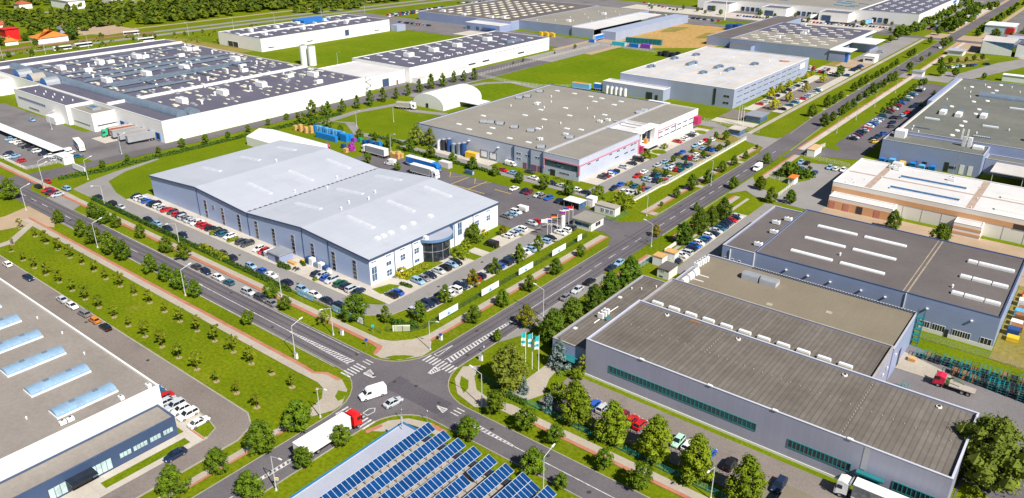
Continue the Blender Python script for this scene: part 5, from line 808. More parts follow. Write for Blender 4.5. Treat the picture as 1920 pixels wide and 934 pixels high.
    scatter(T, 'skylight', slab_mesh('skylight', 2.4, 1.3, .3), [(x, y, 8.5) for x, y in ((-231.7, 331.3), (-221.1, 331.6), (-224.3, 304.5), (-214.7, 293.6), (-207.4, 303.8), (-210.8, 331.3), (-204.3, 331.4), (-203.4, 323.6), (-193.2, 331.6), (-192.3, 323.7), (-185.7, 304.4), (-197.8, 293.2), (-214.3, 280.8), (-202.9, 280.3), (-218.8, 246.5), (-212.2, 254.5), (-207.8, 246.9), (-196.3, 246.6), (-195.8, 266.1), (-186, 273.9), (-180.1, 276.3), (-186.4, 246.7), (-229, 268), (-228, 250))])
pink_factory()

# ------------------------------------------------------------------ white-roofed factory among yellow trees
def white_factory():
    T = thing('factory', 'pale grey factory with white striped roof and roof machines, yellow trees before it', 'factory', (-190, 440, 0))
    w = shell(T, -225.5, -157, 384.8, 497, 10.2, W_GREY, R_CREAM, ph=.3, cope=TRIM_W); shell(T, -232, -193.5, 376.6, 384.7, 6.2, W_GREY, R_WHITE, ph=.3, cope=TRIM_W, name='annexe_wall')
    m = MB()
    for x in (-218, -204, -199, -187, -176, -168): m.box(x - .5, x + .5, 385.3, 496.5, 9.902, 9.93)
    part('roof_seam', m, mat('seam_blue', (.42, .50, .66), .6, .1, .3), T)
    for x, y, l in ((-220.9, 411, 5), (-222.3, 443, 5), (-206, 434, 11), (-189, 434.5, 8), (-180.5, 431, 9), (-189, 413.6, 5), (-176, 456, 5), (-217, 462, 5)): m = MB(); m.box(x - 1.1, x + 1.1, y - l / 2, y + l / 2, 9.9, 11.3); m.cyl(x + 1.9, y + l * .3, 9.9, 11.2, .7, 8); part('roof_unit', m, [DUCT], T)
    scatter(T, 'vent', VENT, [(-201.8, 431.3, 9.9), (-181.3, 447.5, 9.9), (-180.1, 418.1, 9.9), (-223, 420, 9.9), (-172, 470, 9.9), (-212, 452, 9.9), (-195, 470, 9.9)])
    m = MB(); m.cyl(-165.6, 478, 9.905, 9.93, 3.2, 14); part('rust_patch', m, mat('rust', (.45, .17, .07), .9, .25, .4), T)
    for z in (2.0, 5.2, 8.0):
        for i in range(11): window(T, 'x', -157, 389 + i * 9, 395.5 + i * 9, z, z + .55, 5, TRIM_G, GL if i % 3 else GLB, .06, parent=w)
    m = MB(); m.box(-156.98, -156.85, 482, 490, 5.4, 8.6); part('sign_board', m, UNIT, T, w)
    m = MB(); m.box(-168.2, -167, 384.6, 384.79, 1, 9.4); part('window', m, GL, T, w)
    for z in (2, 5.5): window(T, 'y', 384.8, -162.6, -159.4, z, z + 1.2, 2, TRIM_G, GL, .06, parent=w)
    m = MB(); m.box(-203.6, -200, 376.4, 376.59, .1, 4); m.box(-198, -196.6, 376.4, 376.59, .1, 3); part('door', m, GL, T)
white_factory()

# ------------------------------------------------------------------ great slate-roofed factory, left
def slate_factory():
    T = thing('factory', 'huge white factory with slate roof, long silver duct and rows of roof lights, upper left', 'factory', (-430, 225, 0))
    w = shell(T, -540, -331.2, 167.2, 286.5, 10.0, W_WHITE, R_SLATE, ph=.35, cope=TRIM_W); shell(T, -396.3, -374.4, 156.3, 170.8, 8.6, W_WHITE, R_GREY, ph=.3, cope=TRIM_W, name='office_wall'); lw = shell(T, -456, -396.4, 154.6, 167.1, 9.6, W_WHITE, R_SLATE, ph=.35, cope=TRIM_W); shell(T, -540, -490, 158, 167.1, 8.6, W_WHITE, R_CREAM, ph=.3, cope=TRIM_W)
    m = MB(); m.arch('x', -516, -333.4, 178.4, 2.7, 9.7, 2.8, 10, 0); part('roof_duct', m, DUCT, T)
    m = MB(); m.arch('x', -338, -333, 184.5, 3, 9.7, 2.4, 8); part('roof_duct', m, DUCT, T)
    for x, mt in ((-487, METAL), (-470, R_BEIGE), (-453, METAL)): m = MB(); m.arch('y', 168.5, 175.6, x, 4.2, 9.7, 3.6, 8, 0, 1); part('vault_stub', m, [mt, BLUEP], T)
    for x in (-381, -517): m = MB(); m.box(x - .7, x + .7, 167.6, 286, 9.7, 10.9); part('fire_wall', m, TRIM_W, T)
    for x in (-497, -470, -456, -453, -444, -441, -424, -421, -416, -402, -399): m = MB(); m.box(x - .42, x + .42, 184 + abs(x) % 7, (284 if x < -403 else 232) - abs(x) % 11 * 3, 10.1, 10.9); part('roof_pipe', m, DUCT, T)
    for y in (205, 236, 262): m = MB(); m.box(-430, -398, y - .4, y + .4, 10.3, 10.92); part('roof_pipe', m, DUCT, T)
    scatter(T, 'roof_unit', HV, [(x, y, 9.66) for x in (-487, -432.5, -357.5) for y in (192.6, 215, 238, 272)]); scatter(T, 'roof_unit', HVM, [(x, y, 9.66, 1.57) for x, y in ((-484, 220), (-484, 242), (-484, 276), (-470, 200), (-470, 258), (-410, 262), (-398, 255), (-340, 262), (-365, 262))])
    random.seed(5)
    sp = []
    for x in range(-505, -334, 10):
        for y in range(188, 284, 13):
            if abs(x + 381) > 4 and random.random() < .86: sp.append((x + random.uniform(-1, 1), y + (5 if (x // 13) % 2 else 0), 9.66))
    sp += [(-385 + 8 * i, 171, 9.66) for i in range(6)] + [(-445 + 9 * i, 160 + (i % 2) * 3, 9.26) for i in range(5)]
    scatter(T, 'skylight', slab_mesh('skylight', 4.4, 1.5, .35, SKYY, SKYY), sp[:100])
    m = MB()
    for x in range(-508, -336, 7):
        for y in range(186, 284, 6):
            if random.random() < .42: m.box(x - .3, x + 1.9, y, y + 1.0, 9.66, 9.95)
    for i in range(70): x = random.uniform(-510, -340); y = random.uniform(186, 282); m.box(x, x + random.uniform(.6, 3), y, y + random.uniform(.5, 2), 9.66, random.uniform(10, 10.9), 1)
    part('roof_light_field', m, [SKYY, METAL], T)['kind'] = 'stuff'
    scatter(T, 'vent', vent_mesh('vent', .7, 2.0), [(random.uniform(-510, -340), random.uniform(186, 282), 9.66) for i in range(26)]); scatter(T, 'vent', VENT, [(-440 + 5 * i, 159 + (i * 3) % 6, 9.26) for i in range(8)])
    m = MB(); m.box(-388.6, -382, 160.6, 164.6, 8.3, 9.3); m.box(-387.5, -383, 161.6, 163.6, 9.3, 9.5, 1); part('roof_light', m, [METAL, GLB], T)
    window(T, 'y', 154.6, -452, -420, 5.3, 6.4, 16, TRIM_G, GLB, .1, parent=lw); window(T, 'y', 154.6, -441, -429, 1.6, 2.4, 8, TRIM_G, GL, .1, parent=lw); window(T, 'y', 156.3, -394.4, -378, 2.3, 2.8, 8, TRIM_G, GL, .1); window(T, 'x', -374.4, 158, 168.6, 2.4, 2.9, 6, TRIM_G, GL, .1)
    for i in range(6): window(T, 'y', 167.2, -370 + i * 6.4, -366.6 + i * 6.4, 1.0, 4.0, 1, BLUEP, DARK, .4, name='dock_door', parent=w)
    block(T, 'side_porch', -412, -402, 150.5, 154.5, 0, 3.4, TRIM_W); 
    m = MB()
    for i in range(5): m.tube((-331 + (i % 2) * 4, 287.3, i * 1.9), (-331 + ((i + 1) % 2) * 4, 287.3, (i + 1) * 1.9), .3, 4)
    for x in (-331.2, -327.2): m.tube((x, 287.3, 0), (x, 287.3, 10.4), .14, 4)
    part('outside_stair', m, METAL, T)
slate_factory()
def link_block():
    T = thing('workshop', 'white windowless block joining the slate-roofed factory and its neighbour', 'works', (-360, 306, 0))
    w = shell(T, -382, -338.2, 288, 324.4, 7.4, W_WHITE, R_WHITE, ph=.25, cope=TRIM_W)
    m = MB(); m.box(-338.1, -338, 306, 311, .3, 4.8); part('roller_door', m, TRIM_D, T, w); m = MB(); m.box(-338.1, -338, 317, 318.4, .1, 2.5); part('door', m, TIM, T, w)
link_block()
def second_slate():
    T = thing('factory', 'white hall with slate roof, three white roof boxes and skylights above columnar trees', 'factory', (-360, 395, 0))
    w = shell(T, -386, -334.8, 325, 467, 8.8, W_WHITE, R_SLATE, ph=.3, cope=TRIM_W)
    scatter(T, 'roof_unit', unit_mesh('roof_unit', 5, 5, 2.6, fans=1), [(-362.4, y, 8.5) for y in (352, 375, 398, 430)])
    scatter(T, 'skylight', slab_mesh('skylight', 4.4, 1.5, .35, UNIT, SKYL), [(-380 + 11.5 * i, 332 + 11 * j + (i % 2) * 5, 8.5) for i in range(4) for j in range(12)])
    scatter(T, 'vent', VENT, [(-345 + (i % 3), 345 + i * 4, 8.5) for i in range(14)]); m = MB(); m.box(-347, -344, 430, 446, 8.5, 10); part('roof_unit', m, [DUCT], T)
    for y0, n in ((336, 5), (348, 5), (360, 4), (378, 6), (392, 5), (430, 3)): window(T, 'x', -334.8, y0, y0 + 7, 2.2, 3.2, n, TRIM_G, GL, .1, parent=w)
    m = MB(); m.box(-334.7, -334.6, 405, 460, 6.6, 7.0); part('wall_stripe', m, TRIM_G, T, w)
    block(T, 'low_porch', -334.7, -327, 326, 372, 0, 3.2, W_WHITE, R_CREAM)
second_slate()
def third_slate():
    T = thing('factory', 'long white hall with slate roof beyond the grass, near the ring road', 'factory', (-515, 393, 0))
    w = shell(T, -545, -491.5, 331.5, 457, 9.2, W_WHITE, R_SLATE, ph=.3, cope=TRIM_W)
    m = MB(); m.box(-519, -518, 332, 456, 8.9, 9.7); part('fire_wall', m, TRIM_W, T)
    random.seed(3)
    scatter(T, 'roof_unit', HVM, [(-530, 350, 8.9), (-528, 372, 8.9), (-532, 395, 8.9), (-506, 380, 8.9), (-505, 345, 8.9), (-530, 420, 8.9), (-508, 425, 8.9)]); scatter(T, 'skylight', slab_mesh('skylight', 4, 1.6, .35, UNIT, SKYL), [(-540 + 12 * i, 337 + 12 * j, 8.9) for i in range(4) for j in range(10)])
    m = MB(); m.box(-491.4, -491.3, 409, 413, 2, 6.4); part('door', m, TRIM_D, T, w); window(T, 'y', 331.5, -533, -520, .2, 4, 2, TRIM_G, GL, .3, name='dock_door', parent=w); block(T, 'porch', -491.4, -484, 458, 468, 0, 5, W_GREY)
    for y in (337, 372, 440): window(T, 'x', -491.5, y, y + 5, 2, 2.6, 2, TRIM_G, GL, .1, parent=w)
    m = MB(); m.box(-545, -530, 400, 425, 8.9, 11); part('roof_house', m, BLUEP, T)
third_slate()
def long_grey():
    T = thing('factory', 'broad low factory with grey and dark roofs at the top centre', 'factory', (-420, 580, 0))
    shell(T, -412, -358, 531, 655, 7.6, W_STEEL, R_GREY, ph=.25, cope=TRIM_G); shell(T, -520, -412.2, 520, 655, 7.4, W_STEEL, R_TAUPE, ph=.25, cope=TRIM_W)
    shell(T, -450, -412.2, 505, 519.8, 5.6, W_STEEL, R_WHITE, ph=.2, cope=TRIM_W, name='front_wall')
    scatter(T, 'skylight', slab_mesh('skylight', 2.6, 6, .4, SKYY, SKYY), [(-505 + 11 * i, 535 + 12 * j, 7.2) for i in range(8) for j in range(9)]); scatter(T, 'roof_unit', HVM, [(-375, 550, 7.3), (-375, 605, 7.3), (-440, 528, 7.2), (-470, 526, 7.2), (-500, 532, 7.2), (-430, 532, 7.2)]); scatter(T, 'vent', VENT, [(-400 + (i * 13) % 40, 540 + i * 8, 7.3) for i in range(12)])
    m = MB(); m.box(-357.9, -337, 530, 640, 6.6, 7.2); part('canopy', m, R_WHITE, T); m = MB(); m.box(-357.9, -337.2, 530, 530.4, 0, 6.6); m.box(-331.5, -318, 532, 655, 0, 6.4); part('side_wall', m, W_GREY, T)
    m = MB(); m.box(-430, -416, 503.5, 504.9, 3, 3.4); part('awning', m, BLUEP, T)
    for x in (-446, -436, -424): m = MB(); m.box(x - 1.6, x + 1.6, 504.8, 504.98, .2, 3); part('door', m, GLB, T)
long_grey()
def loading_hall():
    T = thing('warehouse', 'vast white warehouse with slate roof and loading bays at the top right', 'warehouse', (-300, 830, 0))
    w = shell(T, -360, -152.5, 760, 930, 9.6, W_WHITE, R_SLATE, ph=.3, cope=TRIM_W); m = MB(); m.box(-360, -203, 764, 925, 9.305, 9.34); part('roof_field', m, R_GREY, T); m = MB(); m.box(-203.6, -202.6, 761, 929, 9.3, 9.9); part('fire_wall', m, TRIM_W, T)
    for x0, x1 in ((-232, -206), (-286, -262), (-345, -318)): shell(T, x0, x1, 742, 759.8, 7.6, W_WHITE, R_SLATE, ph=.3, cope=TRIM_W, name='bay_wall')
    for x0, n in ((-258, 5), (-313, 5), (-190, 3)): 
        for i in range(n): window(T, 'y', 760, x0 + i * 5, x0 + 3.2 + i * 5, .6, 4.2, 1, TRIM_D, GLB if i % 2 else DARK, .3, name='dock_door', parent=w)
    for x in (-225, -278, -336): m = MB(); m.box(x - 4, x + 4, 741.6, 741.98, .2, 5); part('roller_door', m, TRIM_D, T)
    m = MB(); m.box(-152.4, -152.2, 900, 915, 6, 8.4); part('sign_board', m, BLUEP, T, w)
    random.seed(8); scatter(T, 'skylight', slab_mesh('skylight', 3, 2.4, .4, UNIT, SKYL), [(-196 + 9 * (i % 5), 772 + 15 * (i // 5) + (i % 2) * 6, 9.3) for i in range(50)]); scatter(T, 'roof_pipe', slab_mesh('roof_pipe', 9, 1.6, .9, DUCT, mat('duct_blue', (.20, .42, .62), .4, .1, .5)), [(random.uniform(-340, -212), random.uniform(780, 915), 9.34) for i in range(60)])
loading_hall()
def canopy_factory():
    T = thing('factory', 'grey-blue factory with rows of white skylights and flat white canopies', 'factory', (-200, 600, 0))
    w = shell(T, -233, -161.6, 552, 655, 7.6, W_STEEL, R_GREY, ph=.25, cope=TRIM_G); m = MB(); m.box(-233, -162, 603, 654.6, 7.352, 7.38); part('roof_field', m, R_SLATE, T)
    scatter(T, 'skylight', slab_mesh('skylight', 5, 1.9, .35, UNIT, SKYY), [(-226 + 12.5 * i + (j % 2) * 5, 560 + 9.5 * j, 7.38) for i in range(5) for j in range(10)])
    scatter(T, 'roof_unit', HVM, [(-207, 576, 7.38), (-198, 604, 7.38), (-200, 616, 7.38), (-214, 650, 7.38)])
    m = MB(); m.box(-161.5, -159, 553, 655, 7.0, 7.7); m.box(-161.5, -147.5, 551, 566, 7.0, 7.5); m.box(-161.5, -144, 596, 622, 6.4, 6.9); part('canopy', m, UNIT, T); m = MB(); m.box(-161.5, -151, 551.6, 565.4, 0, 6.95); m.box(-161.5, -148, 600, 621, 0, 6.35); part('side_wall', m, W_STEEL, T)
    m = MB(); m.box(-150.9, -149, 552, 554, 0, 6.9); part('pillar', m, BLUEP, T); shell(T, -255, -233.2, 560, 700, 6.4, W_STEEL, R_TAUPE, ph=.3, name='wing_wall'); block(T, 'porch', -230, -214, 545, 551.9, 0, 4.6, W_STEEL, R_TAUPE)
canopy_factory()

# ------------------------------------------------------------------ navy-fronted building with vaulted skylights
def navy_front():
    T = thing('warehouse', 'flat rosy-roofed building with blue vaulted skylights and navy office front, bottom left', 'building', (-200, 40, 0))
    w = shell(T, -300, -140.1, -40, 59.6, 8.6, W_WHITE, R_PINK, ph=.35, cope=TRIM_W); o = shell(T, -140, -133.5, -40, 58.5, 4.5, W_NAVY, R_PINK, ph=.15, cope=TRIM_D, name='office_wall')
    for i in range(11):
        x = -147 - 11.6 * i; m = MB(); m.box(x - 1.95, x + 1.95, 41.6, 53.6, 8.25, 8.6, 1); m.arch('y', 41.7, 53.5, x, 1.8, 8.6, .95, 10, 0); s = part('vault_skylight', m, [SKYB, TRIM_W], T, smooth=False)
        m = MB()
        for j in range(9): m.arch('y', 42.9 + j * 1.2, 42.96 + j * 1.2, x, 1.83, 8.6, .97, 10)
        part('glazing_bar', m, METAL, T, s); m = MB(); m.box(x - .5, x + .3, 45, 46, 9.4, 9.75); m.box(x - .5, x + .3, 49.6, 50.6, 9.4, 9.75); part('vent_flap', m, DUCT, T, s)
    scatter(T, 'roof_unit', unit_mesh('roof_unit', 1.2, .8, .9, fans=1), [(-142.6, 41.6, 8.25, 1.57), (-142.5, 43.0, 8.25, 1.57), (-141.8, 52.6, 8.25), (-141.6, 58.2, 8.25)]); scatter(T, 'vent', VENT_S, [(-150, 38, 8.25), (-165, 56, 8.25), (-178, 57, 8.25), (-190, 56.5, 8.25)])
    for a, b, n in ((46.7, 48.9, 3), (49.4, 52.2, 4), (52.8, 55, 3), (55.6, 57.6, 3)): window(T, 'x', -133.5, a, b, 1.5, 2.6, n, TRIM_D, GLP, .08, parent=o)
    window(T, 'x', -133.5, 41.2, 45.0, .4, 2.8, 4, TRIM_D, GLP, .08, parent=o); window(T, 'x', -133.5, 33.6, 36.6, .4, 2.8, 3, TRIM_D, GLP, .08, parent=o); m = MB(); m.box(-133.4, -130.6, 36.6, 41.4, 2.9, 3.05); m.box(-133.48, -133.4, 36.8, 41, .1, 2.8); part('porch', m, GL, T, o)
navy_front()

# ------------------------------------------------------------------ the solar roof
def solar_building():
    T = thing('building', 'flat-roofed building carrying tilted rows of blue solar panels, bottom centre', 'building', (-75, 50, 0))
    w = shell(T, -94.4, -40, -20, 84.6, 6.0, W_OFFWHITE, R_SOLAR, ph=.12, cope=mat('blue_coping', (.03, .16, .36), .4, .08, .5)); m = MB(); m.box(-88.8, -40.5, -18, 84.0, 5.89, 5.905); part('roof_field', m, R_BEIGE, T)
    PV = mat('solar_cell', (.004, .042, .15), .25, .25, .5, spec=.4); FRM = mat('panel_frame', (.40, .44, .52), .4, .06, .5)
    def row(xh, y0, y1, dbl=False):
        """panels lean towards +X: high edge at xh"""
        width = 4.3 if dbl else 2.25; ang = rad(24); n = int((y1 - y0) / 1.03); c, s = math.cos(ang), math.sin(ang); zh = 7.9
        m = MB(); at = lambda u, y, k=0: (xh + u * c + k * s, y, zh - u * s + k * c)
        m.loft([[at(0, y1), at(width, y1), at(width, y1, -.08), at(0, y1, -.08)], [at(0, y0), at(width, y0), at(width, y0, -.08), at(0, y0, -.08)]])
        r = part('solar_array', m, FRM, T); p = MB()
        for i in range(n):
            a = y1 - (i + 1) * (y1 - y0) / n + .05; b = y1 - i * (y1 - y0) / n - .05
            for u0, u1 in ([(.08, 2.1), (2.2, width - .08)] if dbl else [(.08, width - .08)]): p.poly([at(u0, a, .006), at(u1, a, .006), at(u1, b, .006), at(u0, b, .006)])
        part('solar_cells', p, PV, T, r); q = MB(); y = y0 + .5
        while y < y1: q.tube((xh + .25, y, 5.92), at(.3, y, -.08), .05, 4); q.tube((xh + width * c - .2, y, 5.92), at(width - .3, y, -.08), .05, 4); q.tube((xh, y, 5.98), (xh + width, y, 5.98), .05, 4); y += 1.9
        part('panel_support', q, DARK, T, r)
    for xh in (-88.7, -84.75, -80.95, -77.1): row(xh, -18, 86)
    row(-73.35, 79.8, 86); row(-73.5, -18, 78.9); row(-69.5, -18, 86); row(-65.6, -18, 86, True); row(-60.2, -18, 86); row(-55, -18, 86)
    m = MB(); m.box(-94.2, -57, 84.75, 84.95, 5.2, 5.5); m.tube((-93.6, 85, 5.4), (-90, 86.6, 4.6), .3, 6, 1); part('eaves_gutter', m, [mat('blue_coping', (0, 0, 0)), DARK], T, w)
    for y, x in ((83.6, -93.6), (82.9, -92.8)): m = MB(); m.tube((x, y, 5.9), (x, y, 8.4), .08, 6); m.box(x - .15, x + .15, y - .15, y + .15, 7.6, 8.2); part('roof_mast', m, TRIM_G, T)
    for x in (-87, -83, -79.2, -75.4, -71.6, -67.8): m = MB(); m.box(x - .6, x + 1.1, 82.8, 84.2, 5.9, 6.4); part('inverter', m, DARK, T)
solar_building()

# ------------------------------------------------------------------ small buildings and tents
def gabled_tent(name, label, x0, x1, y0, y1, h, rise, m0, axis='y'):
    T = thing(name, label, 'tent', ((x0 + x1) / 2, (y0 + y1) / 2, 0)); m = MB(); m.box(x0, x1, y0, y1, 0, h, 0, skip='t'); part('wall', m, m0, T); m = MB(); xm = (x0 + x1) / 2; ym = (y0 + y1) / 2
    if axis == 'y': 
        for a, b in ((x0, xm), (x1, xm)): m.poly([(a, y0, h), (b, y0, h + rise), (b, y1, h + rise), (a, y1, h)])
        m.poly([(x0, y0, h), (x1, y0, h), (xm, y0, h + rise)]); m.poly([(x0, y1, h), (x1, y1, h), (xm, y1, h + rise)])
    else:
        for a, b in ((y0, ym), (y1, ym)): m.poly([(x0, a, h), (x1, a, h), (x1, b, h + rise), (x0, b, h + rise)])
        m.poly([(x0, y0, h), (x0, y1, h), (x0, ym, h + rise)]); m.poly([(x1, y0, h), (x1, y1, h), (x1, ym, h + rise)])
    part('roof', m, m0, T); return T
TENT = mat('tent_fabric', (.74, .73, .70), .6, .03, .2, coord='w')
gabled_tent('tent', 'low white storage tent behind the pale hall, left of the blue pallets', -300, -262, 188.5, 203, 4, 2.2, TENT, 'x')
def dome():
    T = thing('dome_tent', 'white round-topped tent hall on the meadow beside the loop road', 'tent', (-283, 302, 0)); m = MB(); m.arch('y', 287.5, 318, -283.5, 10.8, 2.2, 5.2, 14, 0); m.box(-294.3, -272.7, 287.5, 318, 0, 2.2, 0, skip='t'); part('cover', m, TENT, T, smooth=False); m = MB(); m.box(-285, -283.4, 287.3, 287.48, 0, 2.4); part('door', m, GL, T); m = MB(); m.box(-272.6, -258, 300, 310, 2.6, 2.9); part('side_canopy', m, TENT, T)
dome()
def silo(x, y, label):
    T = thing('silo', label, 'silo', (x, y, 0), group='white silos'); m = MB(); m.cyl(x, y, 0, 12.5, 2.6, 14); part('tank', m, UNIT, T); m = MB(); m.cyl(x, y, 12.5, 13.3, 2.6, 14, 0, .6); part('cap', m, METAL, T)
silo(-430.5, 322, 'left of the two white silos behind the slate-roofed factory'); silo(-424, 323.4, 'right of the two white silos behind the slate-roofed factory')
def hut(name, label, cat, x0, x1, y0, y1, h, wall, roof, over=.3, openings=(), sign=None):
    T = thing(name, label, cat, ((x0 + x1) / 2, (y0 + y1) / 2, 0)); m = MB(); m.box(x0, x1, y0, y1, 0, h, 0, skip='t'); w = part('wall', m, wall, T); m = MB(); m.box(x0 - over, x1 + over, y0 - over, y1 + over, h, h + .3); part('roof', m, roof, T)
    for ax, a, b, z0, z1, nm, mt in openings:
        if nm == 'window': window(T, ax, y0 if ax == 'y' else x1, a, b, z0, z1, 2, TRIM_W, mt, .06, parent=w)
        else:
            m = MB(); m.box(a, b, y0 - .05, y0 - .003, z0, z1) if ax == 'y' else m.box(x1 + .003, x1 + .05, a, b, z0, z1); part(nm, m, mt, T, w)
    return T
hut('gatehouse', 'low gatehouse with flat grey roof where the hall drive meets the avenue', 'gatehouse', -132.4, -125.2, 200.4, 208, 3.0, W_OFFWHITE, R_GREY, .5, (('y', -131.6, -126, 1.0, 2.4, 'window', GLB), ('x', 203, 206, .9, 2.3, 'window', GL)))
hut('portable_cabin', 'white portable cabin with three windows beside the green hedge', 'cabin', -134, -125.8, 216.2, 219.8, 2.9, W_OFFWHITE, R_BEIGE, .1, (('y', -131.4, -130.2, .8, 2.2, 'window', GLB), ('y', -129.4, -128.2, .8, 2.2, 'window', GLB), ('y', -127.6, -126.6, .8, 2.2, 'window', GLB)))
hut('shed', 'small white box shed beside the smoking shelter', 'shed', -139.6, -136.8, 219.2, 222.4, 3.0, UNIT, UNIT, .1, (('y', -138.8, -137.6, .1, 2.2, 'door', W_OFFWHITE),))
hut('transformer_hut', 'little cream hut with dark roof on the grass by the olive roof', 'hut', -91.9, -88.2, 184.2, 189.6, 2.8, W_OFFWHITE, R_TAUPE, .15, (('y', -91.2, -90, .3, .8, 'grille', W_TEAL), ('y', -91, -89.6, 2.0, 2.4, 'window', GLT)))
hut('shed', 'tan-roofed white shed at the end of the shaded cars, nearer the fence', 'shed', -97.2, -94, 191, 194.2, 2.7, UNIT, WOOD, .1)
hut('shed', 'taller tan-roofed white shed against the shaded parking row', 'shed', -95.6, -92, 195, 197.6, 3.2, UNIT, WOOD, .1)
hut('gatehouse', 'white gatekeeper kiosk with dark windows by the left street', 'kiosk', -341.4, -334, 124.6, 128.6, 3.2, UNIT, UNIT, .2, (('y', -340.4, -335, 1.2, 2.4, 'window', GL),))
hut('gatehouse', 'tiny guard hut with bright orange roof at the peach building entrance', 'hut', -91.4, -89.2, 287.2, 291.6, 2.5, UNIT, mat('orange_tile', (.65, .17, .03), .7, .1, 1), .3, (('y', -90.8, -90, 1, 1.9, 'window', GL),))
hut('gatehouse', 'white gatehouse with tan roof beside the right-hand entrance from the avenue', 'gatehouse', -98.2, -95, 327.4, 336.6, 2.9, UNIT, mat('tan_roof', (.55, .36, .20), .8, .1, .5), .1)
hut('gatehouse', 'white hut with grey roof facing the far junction lawn', 'hut', -104, -98, 532, 538, 3, UNIT, METAL, .4)
hut('gatehouse', 'grey canopy gate office at the entry of the yellow-tree car park', 'gatehouse', -142, -134.5, 366, 376, 3.0, GLB, METAL, .6)
hut('kiosk', 'white flat-roofed kiosk by the far bend with blue-grey roof', 'kiosk', -102.2, -92.8, 625, 636, 3.2, W_OFFWHITE, R_SOLAR, .6)
hut('kiosk', 'white box kiosk at the edge of the far lot, dark window band', 'kiosk', -141, -134, 560, 570, 4.2, UNIT, UNIT, .2, (('y', -140, -135, 1.6, 2.8, 'window', GL),))
hut('barn', 'long white shed on the lawn behind the green-grey roof', 'shed', -57.8, -34, 551, 556, 3.6, UNIT, UNIT, .3)
hut('cabin', 'grey-roofed cabin with dark glazing by the park gate', 'cabin', -138.4, -133.2, 338.5, 345, 2.6, GLB, PAVE_W, .5)
hut('cabin', 'dark blue cabin with flat grey roof in the hall parking row', 'cabin', -190.4, -184.6, 121.2, 126, 2.7, W_STEEL, METAL, .25, (('y', -186.8, -185.2, .1, 2.2, 'door', GL),))
def glass_shelter():
    T = thing('shelter', 'glass smoking shelter with white roof at the yard corner', 'shelter', (-142, 215.6, 0)); m = MB(); m.box(-145.6, -138.6, 213.4, 218, 2.7, 2.9); part('roof', m, UNIT, T)
    for x in (-145.3, -142, -138.9):
        for y in (213.7, 217.7): m = MB(); m.tube((x, y, 0), (x, y, 2.7), .06, 5); part('post', m, METAL, T)
    m = MB(); m.box(-145.3, -138.9, 217.68, 217.72, .2, 2.4); m.box(-138.92, -138.88, 213.7, 217.7, .2, 2.4); part('pane', m, GLB, T); m = MB(); m.box(-144.6, -140, 216.4, 217, .4, .5); part('bench', m, TIM, T)
glass_shelter()
def carport():
    T = thing('carport', 'long white-roofed carport over parked cars, left edge', 'carport', (-375, 129, 0)); m = MB(); m.box(-440, -348.5, 126.4, 131.4, 2.6, 2.85); part('roof', m, UNIT, T)
    for x in range(-438, -348, 8): m = MB(); m.tube((x, 130.8, 0), (x, 130.8, 2.6), .1, 5); part('post', m, METAL, T)
    m = MB(); m.box(-440, -349, 131.2, 131.4, .2, 2.6); part('back_panel', m, TRIM_D, T)
carport()
def glass_prism(label, pts, h, hb, m0, m1):
    T = thing('office_building', label, 'building', (sum(p[0] for p in pts) / len(pts), sum(p[1] for p in pts) / len(pts), 0)); m = MB(); m.prism(pts, 0, h, 0, 1); w = part('wall', m, [m0, m1], T)
    (xa, ya), (xb, yb) = pts[0], pts[1]; m = MB(); m.poly([(xa + .3, ya - .25, .2), (xb, yb - .25, .2), (xb, yb - .25, h * .45), (xa + .3, ya - .25, h)]); part('white_facade', m, UNIT, T, w)
glass_prism('angular blue glass building with slanted white wall, far right', [(-85.5, 646), (-66, 645.5), (-66, 672), (-88, 676)], 9, 3, GLB, R_CREAM); glass_prism('dark blue glass block beside the angular building at the right edge', [(-64, 645), (-40, 645), (-40, 665), (-64, 665)], 9, 3, W_NAVY, R_SLATE)
glass_prism('low wide blue-roofed building behind the angular glass one', [(-78, 700), (-30, 700), (-30, 716), (-78, 716)], 5, 3, W_NAVY, R_SOLAR)
def showroom():
    T = thing('showroom', 'white showroom with a red corner panel, top right', 'showroom', (-92, 765, 0)); m = MB(); m.box(-100.5, -80, 755, 778, 0, 6, 0, 1); w = part('wall', m, [GLP, R_CREAM], T); m = MB(); m.box(-85, -79.7, 754.7, 754.98, 0, 5); m.box(-79.98, -79.7, 755, 762, 0, 5); part('red_panel', m, REDP, T, w); m = MB(); m.box(-101, -79.5, 754.6, 778.5, 6.01, 6.6); part('roof', m, UNIT, T)
showroom()
def house(label, x, y, w, d, h, rh, wall, roof, hip=True, chimney=True):
    T = thing('house', label, 'house', (x, y, 0)); m = MB(); m.box(x - w / 2, x + w / 2, y - d / 2, y + d / 2, 0, h, 0, skip='t'); wl = part('wall', m, wall, T); m = MB(); e = .7; a, b, c, f = (x - w / 2 - e, y - d / 2 - e, h), (x + w / 2 + e, y - d / 2 - e, h), (x + w / 2 + e, y + d / 2 + e, h), (x - w / 2 - e, y + d / 2 + e, h); k = (d / 2 if hip else -e) 
    r1, r2 = (x - w / 2 + k, y, h + rh), (x + w / 2 - k, y, h + rh); m.poly([a, b, r2, r1]); m.poly([c, f, r1, r2]); m.poly([b, c, r2]); m.poly([f, a, r1]); r = part('roof', m, roof, T)
    if chimney: m = MB(); m.box(x + 1, x + 2, y - .5, y + .5, h, h + rh + 1); part('chimney', m, TIM, T, r)
    for u in (-.3, .05, .32): window(T, 'y', y - d / 2, x + u * w - .7, x + u * w + .7, 1, 2.6, 2, TRIM_W, GL, .06, parent=wl)
